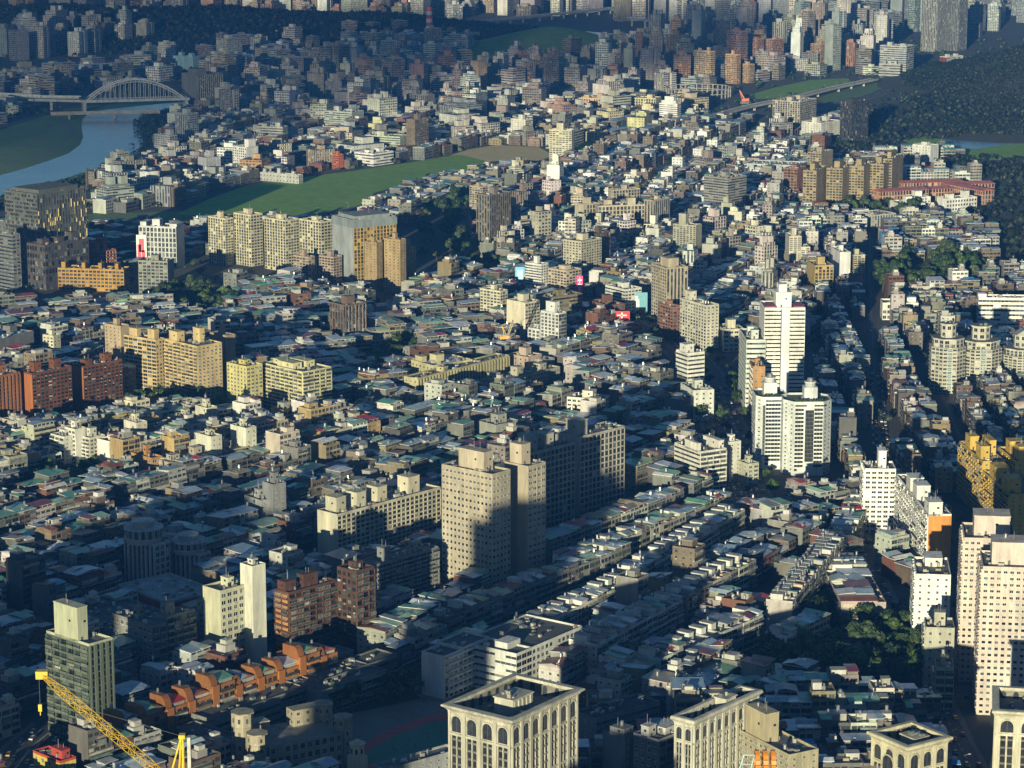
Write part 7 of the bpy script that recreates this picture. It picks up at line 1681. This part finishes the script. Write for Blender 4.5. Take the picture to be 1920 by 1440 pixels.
cars(R8, (-4, 4), 22, "road along the meadow", 7, 30)

# ------------------------------------------------------------------ street lamps
lp = MB(); lp.cyl(0, 0, .16, 0, 9.2, PAINT, (.3, .31, .31), 6, r1=.09); lp.bar((0, 0, 9.1), (2.2, 0, 9.7), .06, PAINT, (.3, .31, .31)); lpm = lp.mesh("pole")
lh = MB(); lh.boxb(1.6, -.2, 2.7, .2, 9.62, 9.8, PAINT, (.6, .6, .58)); lhm = lh.mesh("lamp_head")
def lamps(P, off, gap, where, grp):
    k = 0
    for (x0, y0), (x1, y1) in zip(P, P[1:]):
        L = hypot(x1-x0, y1-y0); t = gap*.5; ang = math.atan2(y1-y0, x1-x0)
        while t < L:
            k += 1; e = empty("street_lamp", x0+(x1-x0)*t/L-(y1-y0)/L*off, y0+(y1-y0)*t/L+(x1-x0)/L*off, .1, ang+(pi/2 if off < 0 else -pi/2), f"tall grey street lamp, {ordw(k)} along the {where}", "street lamp", grp)
            inst("pole", lpm, e, (0, 0, 0)); inst("lamp_head", lhm, e, (0, 0, 0)); t += gap
lamps(AVE, 14, 34, "tree-lined avenue", "avenue lamps"); lamps(R8, -8.5, 45, "road below the meadow", "meadow road lamps"); lamps(R2, 5.5, 30, "street under the pale towers", "street lamps under the pale towers")
lamps([at(1340, 214), at(1500, 178), at(1650, 146)], -11, 42, "far viaduct by the field strip", "viaduct lamps")
# ------------------------------------------------------------------ players on the school court
def person_mesh(pose, shirt, trouser, r):
    v = [(0, 0, .95), (0, 0, 1.2), (0, 0, 1.42), (0, 0, 1.5), (0, .01, 1.62), (0, .01, 1.74)]; rad = [.15, .14, .15, .06, .1, .07]; ed = [(0, 1), (1, 2), (2, 3), (3, 4), (4, 5)]
    for s_ in (-1, 1):
        st = .22*s_*pose; b = len(v)
        v += [(.1*s_, 0, .9), (.11*s_, st*.6-.02, .5), (.11*s_, st, .08), (.11*s_, st-.14, .04)]; rad += [.1, .065, .045, .04]; ed += [(0, b), (b, b+1), (b+1, b+2), (b+2, b+3)]
        b = len(v); v += [(.19*s_, 0, 1.4), (.26*s_, -.05-.1*s_*pose, 1.14), (.24*s_, -.2-.12*s_*pose, .98), (.23*s_, -.26-.12*s_*pose, .93)]; rad += [.065, .045, .035, .03]; ed += [(2, b), (b, b+1), (b+1, b+2), (b+2, b+3)]
    me = bpy.data.meshes.new("person"); me.from_pydata(v, ed, []); me.update(); o = bpy.data.objects.new("tmp", me); col.objects.link(o); m = o.modifiers.new("skin", 'SKIN')
    for i, q in enumerate(me.skin_vertices[0].data): q.radius = (rad[i], rad[i]*.85); q.use_root = (i == 0)
    sb = o.modifiers.new("sub", 'SUBSURF'); sb.levels = 1; sb.render_levels = 1
    dg = bpy.context.evaluated_depsgraph_get(); ev = bpy.data.meshes.new_from_object(o.evaluated_get(dg)); bpy.data.objects.remove(o)
    ev.name = "person"; ev.materials.clear(); ev.materials.append(MATS[CON])
    a = ev.attributes.get("col") or ev.attributes.new("col", 'FLOAT_COLOR', 'FACE'); cs = []
    for p in ev.polygons:
        z = p.center.z; hand = abs(p.center.x) > .17 and z < 1.16
        c = (.015, .012, .01) if z > 1.66 or (z > 1.56 and p.center.y > .03) else (.42, .26, .18) if z > 1.47 or hand else shirt if z > .97 else trouser if z > .1 else (.5, .5, .5)
        cs += [*c, 1.0]; p.use_smooth = True
    a.data.foreach_set("color", cs); return ev
r = random.Random(12); SH = [('white', (.75, .75, .75)), ('red', (.5, .04, .04)), ('blue', (.06, .14, .45)), ('yellow', (.65, .5, .06)), ('black', (.03, .03, .03))]; cnt = {}
PM = [person_mesh(p, s_[1], t, r) for p, s_, t in ((1, SH[0], (.03, .03, .05)), (-1, SH[1], (.04, .04, .04)), (.3, SH[2], (.1, .1, .1)), (-.6, SH[3], (.02, .03, .08)), (.8, SH[4], (.2, .2, .2)))]
for i in range(16):
    px, py = r.uniform(730, 850), r.uniform(1352, 1412); x, y = at(px, py); k = i % 5; nm = SH[k][0]; cnt[nm] = cnt.get(nm, 0)+1
    e = bpy.data.objects.new("person", PM[k]); col.objects.link(e); e.location = (x, y, .15); e.rotation_euler = (0, 0, r.uniform(0, 6.28)); tag(e, f"player in a {nm} shirt on the green court, {['running', 'standing', 'walking', 'turning'][cnt[nm]-1]}", "person", "players on the school court")
# ------------------------------------------------------------------ unseen towers added outside the frame to shade the foreground
for i, (x, y, w, d, h) in enumerate([(-402, 500, 84, 40, 138), (-199, 500, 34, 40, 146), (-520, 560, 70, 60, 95)]):
    e = empty("shade_tower", x, y, 0, .4, ORD[i]+" added unseen tower shading the foreground, off the lower edge of the view", "building", "added shade towers below the frame")
    m = MB(); m.box(-w/2, -d/2, w/2, d/2, 0, h, FAC, (.3, .3, .32), fl=round(h/4), stys=[STY['D']]*4); m.build("wall", e)
    m = MB(); m.box(-w*.3, -d*.3, w*.3, d*.3, h+.01, h+9, FAC, (.3, .3, .3)); m.build("rooftop_room", e)
# a bank of cloud high up behind the viewer shades the far side of the river
mc = bpy.data.materials.new("cloud"); mc.use_nodes = True; mc.node_tree.nodes["Principled BSDF"].inputs["Base Color"].default_value = (.8, .8, .8, 1); mc.node_tree.nodes["Principled BSDF"].inputs["Roughness"].default_value = 1
nt = mc.node_tree; tb = nt.nodes.new("ShaderNodeBsdfTransparent"); mx = nt.nodes.new("ShaderNodeMixShader"); mx.inputs[0].default_value = .5
nt.links.new(tb.outputs[0], mx.inputs[1]); nt.links.new(nt.nodes["Principled BSDF"].outputs[0], mx.inputs[2]); nt.links.new(mx.outputs[0], nt.nodes["Material Output"].inputs[0])
CZ = 760
def cloud(tx, ty, rx, ry, seed):
    """flattened billowing cloud whose shade falls round (tx, ty)"""
    r = random.Random(seed); k = CZ/tan(SUN_EL); ux, uy = sin(SUN_AZ), cos(SUN_AZ); cx_, cy_ = tx+ux*k, ty+uy*k; v = []; f = []
    N, M_ = 64, 20; ph = [r.uniform(0, 6.28) for _ in range(8)]
    for j in range(M_+1):
        lat = -pi/2+pi*j/M_
        for i in range(N):
            a = 2*pi*i/N; q = 1+.13*sin(3*a+ph[0])+.10*sin(5*a+ph[1])+.07*sin(9*a+ph[2])+.05*sin(15*a+ph[3]+3*lat)
            v.append((rx*q*cos(a)*cos(lat), ry*q*sin(a)*cos(lat), 60*sin(lat)*(1+.4*sin(7*a+ph[4])*cos(lat)+.3*sin(4*lat+ph[5]))))
    for j in range(M_):
        for i in range(N): f.append((j*N+i, j*N+(i+1) % N, (j+1)*N+(i+1) % N, (j+1)*N+i))
    me = bpy.data.meshes.new("cloud"); me.from_pydata(v, [], f); me.materials.append(mc); me.update()
    o = bpy.data.objects.new("cloud", me); col.objects.link(o); o.location = (cx_, cy_, CZ); tag(o, "bank of cloud above and behind the viewpoint", None, None, "stuff")
cloud(-650, 4350, 640, 1300, 1)
cloud(150, 4650, 330, 420, 2)
# ------------------------------------------------------------------ haze
mh = bpy.data.materials.new("air"); mh.use_nodes = True; nt = mh.node_tree; nt.nodes.remove(nt.nodes["Principled BSDF"])
pv = nt.nodes.new("ShaderNodeVolumePrincipled"); pv.inputs["Density"].default_value = 8e-5; pv.inputs["Color"].default_value = (.035, .17, .55, 1); pv.inputs["Anisotropy"].default_value = 0.0
nt.links.new(pv.outputs[0], nt.nodes["Material Output"].inputs["Volume"])
v = [(x, y, z) for z in (-9, 420) for x, y in ((-9100, -3100), (9100, -3100), (9100, 26100), (-9100, 26100))]
me = bpy.data.meshes.new("haze"); me.from_pydata(v, [], [(0, 3, 2, 1), (4, 5, 6, 7), (0, 1, 5, 4), (1, 2, 6, 5), (2, 3, 7, 6), (3, 0, 4, 7)]); me.materials.append(mh)
o = bpy.data.objects.new("haze", me); col.objects.link(o); o["kind"] = "stuff"
